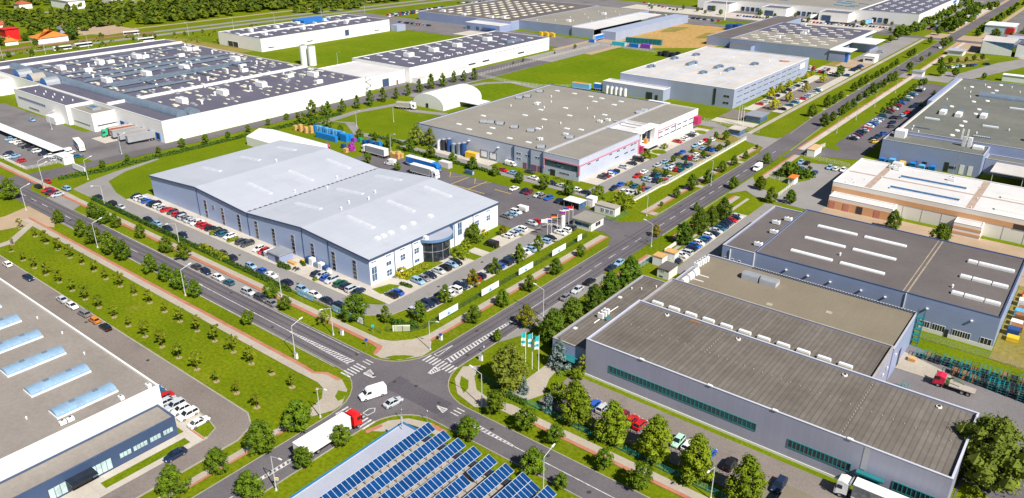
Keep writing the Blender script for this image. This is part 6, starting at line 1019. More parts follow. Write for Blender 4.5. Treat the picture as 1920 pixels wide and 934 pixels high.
ORT = mat('orange_roof_tile', (.62, .19, .035), .75, .1, .6); RDR = mat('red_roof_tile', (.38, .09, .05), .75, .12, .6); GRT = mat('grey_roof_tile', (.16, .15, .16), .75, .12, .6)
house('white house with a large bright orange hipped roof, far left', -656, 256, 14, 22, 4.5, 5, UNIT, ORT)
house('boxy bright red building at the left edge', -694, 243, 12, 10, 8.5, 1.0, REDP, REDP, True, False)
house('small house with orange roof under the red building', -668, 232, 9, 9, 3, 3, UNIT, ORT)
random.seed(21)
for k, (x, y, w, d, h, wl, rf, lb) in enumerate(((-862, 362, 40, 16, 8, W_WHITE, R_WHITE, 'big white shed on the far hillside street'), (-880, 440, 18, 14, 7, W_WHITE, ORT, 'white far house with orange roof at the top edge'), (-868, 410, 22, 12, 6, W_OFFWHITE, RDR, 'white far house with dull red roof, right of the big shed'), (-890, 330, 14, 12, 5, W_OFFWHITE, RDR, 'low red-roofed house left of the big white shed'), (-760, 262, 12, 10, 4, W_OFFWHITE, RDR, 'small red-roofed house hidden among the far trees'), (-870, 480, 22, 12, 7, W_PEACH, GRT, 'pinkish far house with grey roof at the top'), (-700, 285, 10, 8, 3, W_GREY, GRT, 'little grey-roofed shed above the orange-roofed house'))): house(lb, x, y, w, d, h, 2.6, wl, rf, k > 0, k > 0)
hut('kiosk', 'small hut with flat brown roof at the bottom edge beside parked cars', 'hut', -29, -24.4, 111.2, 117.4, 2.8, TRIM_W, R_OLIVE, .12)

# ------------------------------------------------------------------ trees
def leafm(name, a, b, tint=(.012, .16)): return mat(name, tuple(x * 1.25 for x in b), .7, 0, 1.5, 0, .12, col2=tuple(x * 1.35 for x in a), detail=4, fine=(6, .28), tint=tint)
L_GREEN = leafm('leaves_green', (.045, .080, .004), (.095, .14, .007)); L_DARK = leafm('leaves_dark', (.036, .066, .005), (.075, .118, .008)); L_LIME = leafm('leaves_lime', (.070, .105, .004), (.15, .18, .008)); L_YG = leafm('leaves_yellow_green', (.075, .10, .005), (.16, .17, .008)); L_GOLD = leafm('leaves_golden', (.19, .20, .006), (.36, .32, .010)); L_BLUE = leafm('leaves_blue_spruce', (.06, .09, .085), (.15, .20, .19)); L_AUT = leafm('leaves_autumn', (.075, .085, .005), (.19, .15, .010), (.03, .2)); L_OLIVE = leafm('leaves_olive', (.075, .10, .010), (.17, .19, .022)); L_HEDGE = leafm('hedge_leaves', (.018, .042, .004), (.05, .085, .008))
BARK = mat('bark', (.10, .075, .055), .9, .25, 2)
PROF = {   # kind: crown from, widths (fraction of height at u in 0..1), leaf count, leaf size (of height), leaf material, shape
 'street': (.17, .36, 2200, .042, L_GREEN, 'egg'), 'small': (.22, .335, 1300, .052, L_GREEN, 'round'), 'young': (.42, .25, 420, .06, L_YG, 'round'), 'sparse': (.15, .36, 1100, .042, L_OLIVE, 'egg'), 'broad': (.12, .44, 2200, .038, L_DARK, 'round'),
 'cone': (.08, .33, 1500, .042, L_GREEN, 'lime'), 'autumn': (.16, .36, 1500, .045, L_AUT, 'egg'), 'shrub': (.0, .58, 620, .09, L_LIME, 'round'), 'yellow': (.0, .8, 360, .12, L_GOLD, 'round'), 'big': (.08, .33, 4200, .030, L_DARK, 'egg'), 'willow': (.03, .36, 5200, .026, L_OLIVE, 'round'),
 'spruce': (.03, .34, 1100, .042, L_BLUE, 'cone'), 'thuja': (.02, .17, 500, .05, L_YG, 'column'), 'lime': (.07, .34, 4400, .029, L_LIME, 'lime'), 'ash': (.10, .41, 6500, .022, L_OLIVE, 'round'), 'shrubtree': (.04, .52, 1800, .045, L_LIME, 'round'), 'golden': (.22, .40, 800, .06, L_GOLD, 'egg'), 'low': (.03, .55, 480, .09, L_DARK, 'round'), 'poplar': (.08, .27, 900, .06, L_GREEN, 'egg')}
def width_at(shape, u):
    if shape == 'egg': return max(.12, math.sin(math.pi * min(1, (u * .86 + .14) ** .8)) ** .75)
    if shape == 'round': return max(.1, math.sqrt(max(0, 1 - (2 * u - .95) ** 2)))
    if shape == 'cone': return (1 - u) ** .8 * min(1, u * 8 + .45) + .03
    if shape == 'column': return min(1, u * 5 + .35) * min(1, (1 - u) * 2.2) ** .7 + .02
    return (min(1, u * 3.2 + .35) * (1 - u) ** .62) * 1.12 + .03          # lime: full below, pointed above
def crown(kind, seed, name='crown'):
    """unit-height crown: many small leaf-clump faces spread through uneven boughs, with gaps between them"""
    z0, w, n, ls, lm, shape = PROF[kind]; w *= 1.2; rng = random.Random(seed * 97 + len(kind)); vv = []; ff = []
    nb = max(10, n // (42 if n < 1500 else 60)); boughs = []
    for i in range(nb):
        u = (i + rng.random()) / nb; u = u ** 1.08; ww = w * width_at(shape, u); a = i * 2.4 + rng.uniform(-.5, .5); r = ww * math.sqrt(rng.uniform(.08, .82)) * rng.uniform(.8, 1.06)
        br = max(.055, w * rng.uniform(.26, .42) * (.5 + .5 * width_at(shape, u))); boughs.append((Vector((r * math.cos(a), r * math.sin(a), z0 + u * (1 - z0 - br * .6))), br))
    per = n // nb
    for c, br in boughs:                            # the leafy inside of each bough
        i0 = len(vv); q = br * .62; vv += [c + Vector(d) * q * rng.uniform(.8, 1.15) for d in ((1, 0, 0), (.3, .95, 0), (-.8, .6, 0), (-.8, -.6, 0), (.3, -.95, 0), (0, 0, 1), (0, 0, -1))]
        for k in range(5): ff += [(i0 + k, i0 + (k + 1) % 5, i0 + 5), (i0 + (k + 1) % 5, i0 + k, i0 + 6)]
    for c, br in boughs:
        for k in range(per):
            d = Vector((rng.gauss(0, 1), rng.gauss(0, 1), rng.gauss(0, 1) * .9 + .12)).normalized(); rr = br * (rng.random() ** .4) * rng.uniform(.75, 1.12); p = c + d * rr
            if p.z < z0 * .7: p.z = z0 * .7 + rng.random() * .05
            if p.z > 1: p.z = 1 - rng.random() * .04
            nrm = (d * 1.0 + Vector((p.x, p.y, .25)) * .9 + Vector((rng.uniform(-1, 1), rng.uniform(-1, 1), rng.uniform(-.6, 1))) * .75).normalized(); t = nrm.orthogonal().normalized(); b = nrm.cross(t); a = rng.uniform(0, 6.28); t2 = t * math.cos(a) + b * math.sin(a); b2 = nrm.cross(t2); s = 1.75 * ls * rng.uniform(.5, 1.0); s2 = s * rng.uniform(.5, .95)
            if shape in ('cone', 'column') and kind == 'spruce': p.z -= rr * .15
            i = len(vv); vv += [p - t2 * s * .5 - b2 * s2 * .3, p + t2 * s * .1 - b2 * s2 * .55, p + t2 * s * .55 + b2 * s2 * .1, p + t2 * .05 * s + b2 * s2 * .5 + nrm * s * .12]; ff.append((i, i + 1, i + 2, i + 3))
    me = bpy.data.meshes.new(name); me.from_pydata([tuple(p) for p in vv], [], ff); me.materials.append(lm); me.update(); return me
def trunk(kind, seed):
    z0, w, n, ls, lm, shape = PROF[kind]; rng = random.Random(seed + 5); m = MB(); r = .022 if kind not in ('big', 'ash', 'willow') else .03
    if kind == 'young': r = .016
    top = max(z0 + .3, .45); m.tube((0, 0, 0), (rng.uniform(-.01, .01), rng.uniform(-.01, .01), top), r, 6, 0, r * .55)
    for i in range(6):
        a = i * 1.05 + rng.uniform(-.3, .3); zz = max(.06, z0 * .85) + (top - z0 * .85) * i / 6; l = w * rng.uniform(.5, .85); m.tube((0, 0, zz), (math.cos(a) * l, math.sin(a) * l, zz + l * rng.uniform(.5, .95)), r * .5, 4, 0, r * .15)
    return m.mesh('trunk', [BARK])
TREEM = {}
def tree_meshes(kind, v):
    if (kind, v) not in TREEM: TREEM[kind, v] = (trunk(kind, v), crown(kind, v))
    return TREEM[kind, v]
KTXT = {'street': ('street_tree', 'leafy green tree', 'tree'), 'small': ('small_tree', 'small leafy tree', 'tree'), 'young': ('young_tree', 'thin yellow-green young tree', 'young tree'), 'sparse': ('loose_tree', 'loose pale green tree', 'tree'), 'broad': ('broad_tree', 'broad dark green tree', 'tree'), 'cone': ('cone_tree', 'neat cone-shaped green tree', 'tree'), 'autumn': ('russet_tree', 'russet-tinged tree', 'tree'), 'shrub': ('shrub', 'rounded green shrub', 'shrub'), 'yellow': ('yellow_shrub', 'bright yellow shrub', 'shrub'), 'big': ('tall_tree', 'tall dense dark tree', 'tree'), 'willow': ('willow_tree', 'large olive-green tree', 'tree'), 'spruce': ('blue_spruce', 'blue-grey conifer', 'conifer'), 'thuja': ('column_conifer', 'slim yellowish column conifer', 'conifer'), 'lime': ('lime_tree', 'tall yellow-green pointed tree', 'tree'), 'ash': ('ash_tree', 'very large spreading tree', 'tree'), 'shrubtree': ('bushy_tree', 'bushy yellow-green tree', 'tree'), 'golden': ('golden_tree', 'golden yellow tree', 'tree'), 'low': ('bush', 'dark green bush', 'bush'), 'poplar': ('column_tree', 'dark column-shaped tree', 'tree')}
def plant_tree(kind, x, y, h, label, group=None, rng=random):
    nm, _, cat = KTXT[kind]; t = thing(nm, label, cat, (x, y, 0), rng.uniform(0, 6.28), group, h * rng.uniform(.95, 1.1) * {'golden': 1.25, 'big': 1.0, 'willow': .95, 'lime': 1.0, 'ash': .95, 'spruce': 1.1}.get(kind, 1.06)); tm, cm = tree_meshes(kind, rng.randrange(4 if PROF[kind][2] < 2500 else 2))
    if kind not in ('shrub', 'yellow', 'low', 'thuja'): link('trunk', tm, t)
    c = link('crown', cm, t); c.scale = (rng.uniform(.9, 1.1), rng.uniform(.9, 1.1), 1); return t
def plant_all():
    rng = random.Random(77)
    for kind, phr, grp, L in TREE_ROWS:
        L = sorted(L, key=lambda s: leftness(s[0], s[1])); tx = KTXT[kind][1]
        for i, s in enumerate(L):
            lab = '%s %s' % (tx, phr) if len(L) == 1 else '%s from left, %s %s' % (nth(i), tx, phr)
            plant_tree(kind, s[0], s[1], s[2] * (1.22 if s[1] > 330 and s[0] > -140 else 1), lab, grp or None, rng)
    # mulch rings under the young lawn trees
    m = MB()
    for r in TREE_ROWS:
        if r[0] == 'young':
            for s in r[3]: m.poly([(s[0] + .75 * math.cos(a) * rng.uniform(.8, 1.2), s[1] + .75 * math.sin(a), .032) for a in [i * .628 for i in range(10)]])
    tag(struct('tree_mulch', m, mat('mulch', (.30, .24, .12), .95, .2, 1.5)), kind='stuff')
plant_all()
def leaf_mass(name, label, cat, mtl, centres, size, n, seed, kind=None, group=None):
    """a continuous mass of leaf-clump faces (hedges, woodland)"""
    rng = random.Random(seed); vv = []; ff = []
    for cx, cy, cz, rx, ry, rz_ in centres:
        i0 = len(vv); vv += [Vector((cx + a * rx * .72, cy + b * ry * .72, cz + c * rz_ * .8)) for a, b, c in ((1, 0, .1), (.3, .95, .1), (-.8, .6, .1), (-.8, -.6, .1), (.3, -.95, .1), (0, 0, 1))]
        ff += [(i0 + k, i0 + (k + 1) % 5, i0 + 5) for k in range(5)]
        for k in range(n):
            d = Vector((rng.gauss(0, 1), rng.gauss(0, 1), abs(rng.gauss(0, 1)) * 1.0)).normalized(); q = rng.uniform(.7, 1.06); p = Vector((cx + d.x * rx * q, cy + d.y * ry * q, cz + d.z * rz_ * q)); nr = (d + Vector((rng.uniform(-.7, .7), rng.uniform(-.7, .7), rng.uniform(-.4, .9)))).normalized(); t = nr.orthogonal().normalized(); b = nr.cross(t); s = 1.5 * size * rng.uniform(.55, 1.1); i = len(vv); vv += [p - t * s * .5 - b * s * .4, p + t * s * .5 - b * s * .35, p + t * s * .4 + b * s * .45, p - t * s * .35 + b * s * .5]; ff.append((i, i + 1, i + 2, i + 3))
    me = bpy.data.meshes.new(name); me.from_pydata([tuple(p) for p in vv], [], ff); me.materials.append(mtl); me.update(); return tag(link(name, me), label, cat, group, kind)
def hedge(label, pts, w, h, mtl, seed, size=.42, n=46, step=1.0, name='hedge'):
    cs = []; rng = random.Random(seed)
    for (xa, ya), (xb, yb) in zip(pts, pts[1:]):
        l = math.hypot(xb - xa, yb - ya); k = max(1, int(l / step))
        for i in range(k): f = (i + .5) / k; cs.append((xa + (xb - xa) * f, ya + (yb - ya) * f, 0.0, w * rng.uniform(.45, .6), w * rng.uniform(.45, .6), h * rng.uniform(.85, 1.1)))
    return leaf_mass(name, label, 'hedge', mtl, cs, size, n, seed)
hedge('long clipped dark hedge between inner drive and avenue footway', [(-285, 113.0), (-247, 112.5), (-205, 112.3), (-168, 112.2)], 1.5, 1.35, L_HEDGE, 1)
hedge('loose yellow-flecked hedge bulge where the long hedge is widest', [(-214, 113.2), (-200, 113.0)], 2.6, 2.0, L_LIME, 2, .5, 60)
hedge('dark hedge along the street beside the slate-roofed factory', [(-317, 115), (-313.5, 130), (-314, 150), (-312.5, 175), (-312, 205), (-309, 250)], 2.0, 1.6, L_HEDGE, 3, .55, 44, 1.4)
hedge('low hedge between strip lawn and factory lane', [(-244, 226.4), (-185, 226.4)], 1.4, 1.4, L_HEDGE, 4, .5, 36, 1.3)
hedge('dark hedge along the loop road beside the pallet yard', [(-268, 232), (-250, 233), (-244, 231)], 1.4, 1.5, L_HEDGE, 5, .5, 36, 1.3)
hedge('bright green hedge behind the portable cabin', [(-141, 223.5), (-130, 222.6)], 3, 2.4, L_LIME, 6, .55, 60)
hedge('long yellow-green hedge against the hall wall by the entrance', [(-149.6, 139.5), (-149.3, 147.6)], 2.4, 1.6, L_YG, 7, .4, 70)
hedge('small dark hedge closing the row of light cars', [(-146, 147.4), (-142, 147.6)], 1.5, 1.1, L_HEDGE, 8, .35, 50)
hedge('low dark hedge on the corner lawn', [(-147, 134.5), (-143, 134.9)], 1.6, 1.0, L_HEDGE, 9, .35, 50)
hedge('dense hedge before the dark blue cabin', [(-184.5, 120.6), (-179.6, 120.8)], 1.9, 1.6, L_HEDGE, 10, .35, 80)
hedge('short hedge strip beside the stacked timber', [(-181, 126.2), (-178, 125)], 1.2, 1.0, L_HEDGE, 11, .35, 60)
hedge('green hedge block between parked cars, hall row left half', [(-221.3, 121), (-220.6, 125)], 1.8, 1.5, L_LIME, 12, .35, 60); hedge('second green hedge block in the hall row, beside the white hatchback', [(-211.6, 121), (-211, 124.6)], 1.7, 1.4, L_LIME, 13, .35, 60); hedge('hedge block between the silver and dark green cars of the hall row', [(-168.2, 120.6), (-166.4, 125.4)], 1.5, 1.2, L_LIME, 14, .35, 60)
hedge('dark hedge behind the cream banner at the corner', [(-132.5, 117.6), (-127.6, 118.6), (-126.4, 120.4)], 2.2, 1.8, L_HEDGE, 15, .4, 70)
hedge('low dark hedge inside the green fence', [(-92, 110.9), (-84, 110.9)], 1.6, 1.2, L_HEDGE, 16, .35, 60); hedge('clipped hedge at the works entrance', [(-85, 124.6), (-82.2, 127)], 1.6, 1.0, L_GREEN, 17, .35, 60)
hedge('ochre low hedge along the foot of the pink-framed corner', [(-166, 236.9), (-157, 236.6)], 1.4, .9, L_YG, 18, .4, 50)
for k, y in enumerate((246.9, 257.9, 268.9, 279.9, 290.9, 302)): hedge('ochre hedge island in the planted car park, %s from the yard' % nth(k), [(-139.8, y), (-137, y), (-131.5, y)], 1.8, .9, L_YG, 20 + k, .45, 34)
hedge('overgrown strip of weeds behind the taupe roof', [(-76, 242.6), (-52, 243), (-20, 243.6)], 1.6, 1.0, L_OLIVE, 40, .6, 22, 1.6, 'weed_strip')
L_WOOD = mat('leaves_wood', (.135, .165, .010), .7, 0, .35, 0, .1, col2=(.055, .085, .006), fine=(3, .3), patch=(.05, .5, (.04, .065, .008), 1, .8))
def woods():
    rng = random.Random(9); cs = []
    def fill(x0, x1, y0, y1, n, h0=6, h1=12):
        for i in range(n):
            h = rng.uniform(h0, h1); r = h * rng.uniform(.32, .5); cs.append((rng.uniform(x0, x1), rng.uniform(y0, y1), h * .3, r, r, h * .7))
    fill(-800, -676, 345, 700, 520, 7, 13); fill(-770, -700, 300, 350, 60, 5, 9); fill(-845, -815, 250, 620, 60, 4, 8); fill(-1010, -892, 200, 760, 560, 8, 14); fill(-1150, -1010, 150, 1100, 400, 8, 14); fill(-810, -690, 180, 330, 150, 5, 9); fill(-662, -625, 480, 1000, 150, 6, 11); fill(-880, -700, 690, 1150, 420); fill(-690, -655, 60, 230, 40, 4, 8); fill(-700, -560, 740, 1300, 330); fill(-1600, -1100, 200, 1900, 500, 8, 14)
    leaf_mass('woodland', 'dark green far wood along the ring road, top left', 'wood', L_WOOD, cs[::2], 2.0, 46, 31, 'stuff'); leaf_mass('woodland', 'deeper green clumps standing within the far wood, top left', 'wood', mat('leaves_wood_dark', (.085, .125, .010), .7, 0, .35, 0, .1, col2=(.035, .062, .006), fine=(3, .3), patch=(.06, .52, (.11, .12, .012), 1, .7)), cs[1::2], 2.0, 46, 32, 'stuff')
    c2 = [(rng.uniform(-60, 120), rng.uniform(800, 1500), 1, 3.5, 3.5, 5) for i in range(110)] + [(rng.uniform(-500, -150), rng.uniform(960, 1500), 1, 4, 4, 6) for i in range(160)] + [(-150 + rng.uniform(-6, 6), 700 + i * 5.5, 1, 2.5, 2.5, 4.5) for i in range(50)]
    c2 += [(rng.uniform(-139, -121), 745 + i * 3.2, .5, 1.8, 1.8, 4) for i in range(70)] + [(rng.uniform(-75, 0), rng.uniform(700, 900), .5, 3, 3, 5) for i in range(60)] + [(-103 + rng.uniform(-3, 2), 735 + i * 14, .5, 1.6, 1.6, 3.4) for i in range(24)]
    leaf_mass('greenery', 'scattered dark green scrub beyond the far junction, top right', 'scrub', L_DARK, c2, 1.6, 40, 33, 'stuff')
    c3 = [(rng.uniform(-640, -550), rng.uniform(180, 320), 0, 2.2, 2.2, 2.4) for i in range(60)] + [(rng.uniform(-604, -550), rng.uniform(320, 470), 0, 2, 2, 2) for i in range(40)]
    leaf_mass('greenery', 'low bushes on the bank behind the slate-roofed factory', 'scrub', L_OLIVE, c3, .9, 40, 34, 'stuff')
woods()

# ------------------------------------------------------------------ vehicles
TYRE = mat('tyre', (.015, .015, .016), .8, .1, 3); HUB = mat('wheel_hub', (.40, .41, .43), .35, .1, 3, metal=.6); LAMPW = mat('headlamp_lens', (.75, .77, .8), .15, .05, 3, spec=.8); LAMPR = mat('tail_lamp', (.35, .01, .01), .2, .05, 3, spec=.6); PLASTIC = mat('black_plastic', (.02, .02, .022), .6, .1, 3); CARGL = glass('car_glass', (.012, .017, .026), .06)
CARC = {'white': (.78, .78, .77), 'silver': (.47, .50, .54), 'black': (.012, .012, .014), 'dark grey': (.06, .065, .075), 'grey': (.20, .20, .21), 'navy': (.012, .026, .065), 'blue': (.02, .10, .45), 'light blue': (.24, .40, .58), 'teal': (.02, .12, .19), 'red': (.50, .012, .016), 'maroon': (.20, .012, .03), 'orange': (.62, .20, .02), 'green': (.015, .11, .05), 'mint green': (.40, .68, .52), 'yellow': (.75, .50, .02)}
CARM = {k: paint('car_paint_' + k.replace(' ', '_'), v, .22, .6) for k, v in CARC.items()}
def ring(x, w, z0, z1, ch=.12):
    zm = z0 + (z1 - z0) * .55; return [(x, -w * .92, z0), (x, w * .92, z0), (x, w, zm), (x, w * .97, z1 - ch), (x, w * (1 - ch), z1), (x, -w * (1 - ch), z1), (x, -w * .97, z1 - ch), (x, -w, zm)]
BODY = {}
def car_meshes(kind):
    if kind in BODY: return BODY[kind]
    b = MB()
    if kind == 'van':
        st = [(-2.5, .86, .35, 1.95), (-2.4, .93, .28, 2.05), (1.2, .93, .26, 2.02), (1.3, .92, .26, 1.3), (2.1, .88, .26, 1.08), (2.45, .78, .34, .8)]; gb = ((1.2, 2.0), (1.05, 1.95), .86, .76, 1.2, 1.96); L0, L1 = -2.5, 2.45; wb = (-1.55, 1.55)
    elif kind == 'saloon':
        st = [(-2.3, .66, .36, .80), (-2.15, .82, .24, .94), (-1.3, .88, .21, .97), (0, .90, .20, .95), (1.0, .88, .2, .93), (1.9, .84, .2, .80), (2.2, .74, .25, .66), (2.3, .62, .36, .54)]; gb = ((-1.75, 1.1), (-1.05, .3), .80, .60, .93, 1.43); L0, L1 = -2.3, 2.3; wb = (-1.38, 1.42)
    elif kind == 'estate car':
        st = [(-2.25, .72, .36, .92), (-2.15, .84, .25, 1.02), (-1.3, .90, .22, 1.04), (0, .92, .21, 1.02), (1.0, .90, .21, 1.0), (1.85, .86, .21, .88), (2.15, .76, .26, .72), (2.25, .64, .36, .58)]; gb = ((-2.12, 1.15), (-1.85, .4), .83, .66, 1.0, 1.60); L0, L1 = -2.25, 2.25; wb = (-1.36, 1.38)
    else:
        st = [(-1.98, .68, .36, .88), (-1.9, .80, .25, .97), (-1.2, .86, .21, .98), (0, .88, .2, .96), (.9, .86, .2, .94), (1.65, .82, .2, .82), (1.92, .72, .25, .66), (2.0, .6, .36, .54)]; gb = ((-1.86, 1.05), (-1.45, .3), .79, .61, .94, 1.47); L0, L1 = -1.98, 2.0; wb = (-1.22, 1.25)
    b.loft([ring(*s) for s in st])
    (g0, g1), (r0, r1), w0, w1, z0, z1 = gb; q = MB()
    A = [(g0, -w0, z0), (g1, -w0, z0), (g1, w0, z0), (g0, w0, z0)]; R = [(r0, -w1, z1), (r1, -w1, z1), (r1, w1, z1), (r0, w1, z1)]
    if kind == 'van':
        q.poly([(1.23, -.8, 1.25), (2.02, -.78, 1.12), (2.02, .78, 1.12), (1.23, .8, 1.25)]); q.poly([(2.0, -.82, 1.10), (2.0, .82, 1.10), (1.25, .78, 1.95), (1.25, -.78, 1.95)])
        for s in (-1, 1): q.poly([(.45, s * .945, 1.2), (1.2, s * .945, 1.2), (1.95, s * .86, 1.1), (1.3, s * .90, 1.82), (.45, s * .945, 1.82)][::s])
        b.loft([[(1.2, -.9, 2.02), (1.2, .9, 2.02), (1.2, .9, 1.2), (1.2, -.9, 1.2)], [(1.32, -.84, 1.92), (1.32, .84, 1.92), (1.98, .84, 1.08), (1.98, -.84, 1.08)]])
    else:
        for i in range(4): j = (i + 1) % 4; q.poly([A[i], A[j], R[j], R[i]])
        rf = [(r0 - .04, -w1 - .02, z1), (r1 + .04, -w1 - .02, z1), (r1 + .04, w1 + .02, z1), (r0 - .04, w1 + .02, z1)]; rt = [(r0 + .1, -w1 + .1, z1 + .06), (r1 - .08, -w1 + .1, z1 + .06), (r1 - .08, w1 - .1, z1 + .06), (r0 + .1, w1 - .1, z1 + .06)]; b.loft([rf, rt])
        for a, r in zip(A, R): b.tube(a, r, .055, 4)
        for s in (-1, 1): b.tube(((g0 + g1) / 2 - .1, s * w0, z0), ((r0 + r1) / 2 - .05, s * w1, z1), .045, 4); b.box(g1 - .35, g1 - .15, s * (w0 + .06) - .09, s * (w0 + .06) + .09, z0 + .02, z0 + .16)
    wm = MB(); n = 12; wr = .33 if kind != 'van' else .36
    for i in range(n):
        a, c = 2 * math.pi * i / n, 2 * math.pi * (i + 1) / n; P = lambda t, r, y: (r * math.cos(t), y, r * math.sin(t))
        wm.poly([P(a, wr, -.1), P(a, wr, .1), P(c, wr, .1), P(c, wr, -.1)], 0)
        for y in (-.1, .1): wm.poly([P(a, wr, y), P(c, wr, y), P(c, wr * .62, y * 1.02), P(a, wr * .62, y * 1.02)], 0); wm.poly([P(a, wr * .62, y * 1.02), P(c, wr * .62, y * 1.02), (0, y * 1.1, 0)], 1)
    h = MB(); h.box(-.06, .05, -.16, .16, -.07, .08); t = MB(); t.box(-.05, .05, -.14, .14, -.1, .1)
    BODY[kind] = dict(body=b.mesh('body', [CARM['white']], smooth=False), win=q.mesh('windows', [CARGL]), wheel=wm.mesh('wheel', [TYRE, HUB]), head=h.mesh('headlight', [LAMPW]), tail=t.mesh('tail_light', [LAMPR]), L=(L0, L1), wb=wb, wr=wr)
    return BODY[kind]
def car(kind, col, x, y, rz, label, group=None, detail=2, z=.112):
    M = car_meshes(kind); nm = {'hatchback': 'hatchback_car', 'saloon': 'saloon_car', 'estate car': 'estate_car', 'van': 'van'}[kind]
    T = thing(nm, label, 'van' if kind == 'van' else 'car', (x, y, z), rz, group)
    b = link('body', M['body'], T); b.material_slots[0].link = 'OBJECT'; b.material_slots[0].material = CARM[col]; link('windows', M['win'], T)
    if detail > 0:
        for wx in M['wb']:
            for s in (-1, 1): link('wheel', M['wheel'], T, (wx, s * (.78 if kind != 'van' else .84), M['wr']))
    if detail > 1:
        L0, L1 = M['L']; hz = .62 if kind != 'van' else .78
        for s in (-1, 1): link('headlight', M['head'], T, (L1 - .1, s * .56, hz)); link('tail_light', M['tail'], T, (L0 + .04, s * .6, .74 if kind != 'van' else 1.0))
    return T
def rows():
    rng = random.Random(5)
    for phr, grp, head, cars in CAR_ROWS:
        cars = sorted(cars, key=lambda c: leftness(c[0], c[1])); tot = {}; cnt = {}
        for c in cars: tot[c[2], c[3]] = tot.get((c[2], c[3]), 0) + 1
        for c in cars:
            k = (c[2], c[3]); cnt[k] = cnt.get(k, 0) + 1; base = '%s %s' % k; lab = base + ' ' + phr if tot[k] == 1 else '%s %s from left %s' % (nth(cnt[k] - 1), base, phr)
            d = math.hypot(c[0], c[1]); car(c[3], c[2], c[0], c[1], rad(head) + rng.choice((0, math.pi)) + rng.uniform(-.04, .04), lab, grp or None, 2 if d < 260 else (1 if d < 400 else 0))
rows()
def far_cars():
    rng = random.Random(6); mats = [CARM[k] for k in ('white', 'silver', 'navy', 'black', 'red', 'dark grey', 'blue')] + [CARGL]; m = MB()
    extra = [(-135.5, 746 + i * 2.7, 0) for i in range(44)] + [(-124.5, 748 + i * 2.7, 0) for i in range(46)] + [(-70 + (i % 9) * 6, 790 + (i // 9) * 9, 90) for i in range(54)] + [(-60 + i * 3, 735, 90) for i in range(20)] + [(-300 + i * 3.1, 722, 90) for i in range(36)] + [(-400 + i * 4, 676 + (i % 3) * 4, 90) for i in range(26)]
    for x, y, head in FAR_CARS + extra:
        k = rng.choice((0, 0, 1, 1, 2, 2, 3, 5, 5, 4, 6)); a = rad(head); c, s = math.cos(a), math.sin(a)
        def R(px, py, pz): return (x + px * c - py * s, y + px * s + py * c, pz + .06)
        m.loft([[R(-2, -.85, .25), R(-2, .85, .25), R(-2, .8, .9), R(-2, -.8, .9)], [R(0, -.88, .2), R(0, .88, .2), R(0, .86, .96), R(0, -.86, .96)], [R(2, -.8, .25), R(2, .8, .25), R(2, .72, .66), R(2, -.72, .66)]], k)
        m.loft([[R(-1.7, -.76, .92), R(1, -.76, .92), R(1, .76, .92), R(-1.7, .76, .92)], [R(-1.2, -.6, 1.42), R(.3, -.6, 1.42), R(.3, .6, 1.42), R(-1.2, .6, 1.42)]], 7, caps=False); m.poly([R(-1.25, -.62, 1.44), R(.35, -.62, 1.44), R(.35, .62, 1.44), R(-1.25, .62, 1.44)], k)
    tag(link('distant_cars', m.mesh('distant_cars', mats)), 'tiny distant cars packed in the far rows along the top of the photo', 'cars', None, 'stuff')
far_cars()
# ------------------------------------------------------------------ lorries
TRW = mat('trailer_white', (.76, .76, .76), .45, .03, .4); TRG = mat('trailer_grey', (.30, .31, .34), .5, .06, .4); TRB = mat('trailer_blue', (.015, .17, .60), .4, .06, .4); CURT = mat('curtain_grey', (.10, .11, .12), .5, .35, 1.4, detail=2, col2=(.22, .23, .25)); CRED = paint('cab_red', (.62, .012, .015)); CWH = paint('cab_white', (.76, .77, .79)); CBL = paint('cab_blue', (.015, .17, .58)); CGR = paint('cab_green', (.02, .42, .20)); CHASS = mat('chassis_black', (.02, .02, .022), .6, .2, 1.5)
WHL = None
def truck_wheel():
    global WHL
    if WHL is None:
        m = MB(); n = 14; r = .5; P = lambda t, q, y: (q * math.cos(t), y, q * math.sin(t))
        for i in range(n):
            a, c = 2 * math.pi * i / n, 2 * math.pi * (i + 1) / n; m.poly([P(a, r, -.16), P(a, r, .16), P(c, r, .16), P(c, r, -.16)], 0)
            for y in (-.16, .16): m.poly([P(a, r, y), P(c, r, y), P(c, r * .58, y), P(a, r * .58, y)], 0); m.poly([P(a, r * .58, y), P(c, r * .58, y), (0, y * .6, 0)], 1)
        WHL = m.mesh('wheel', [TYRE, HUB])
    return WHL
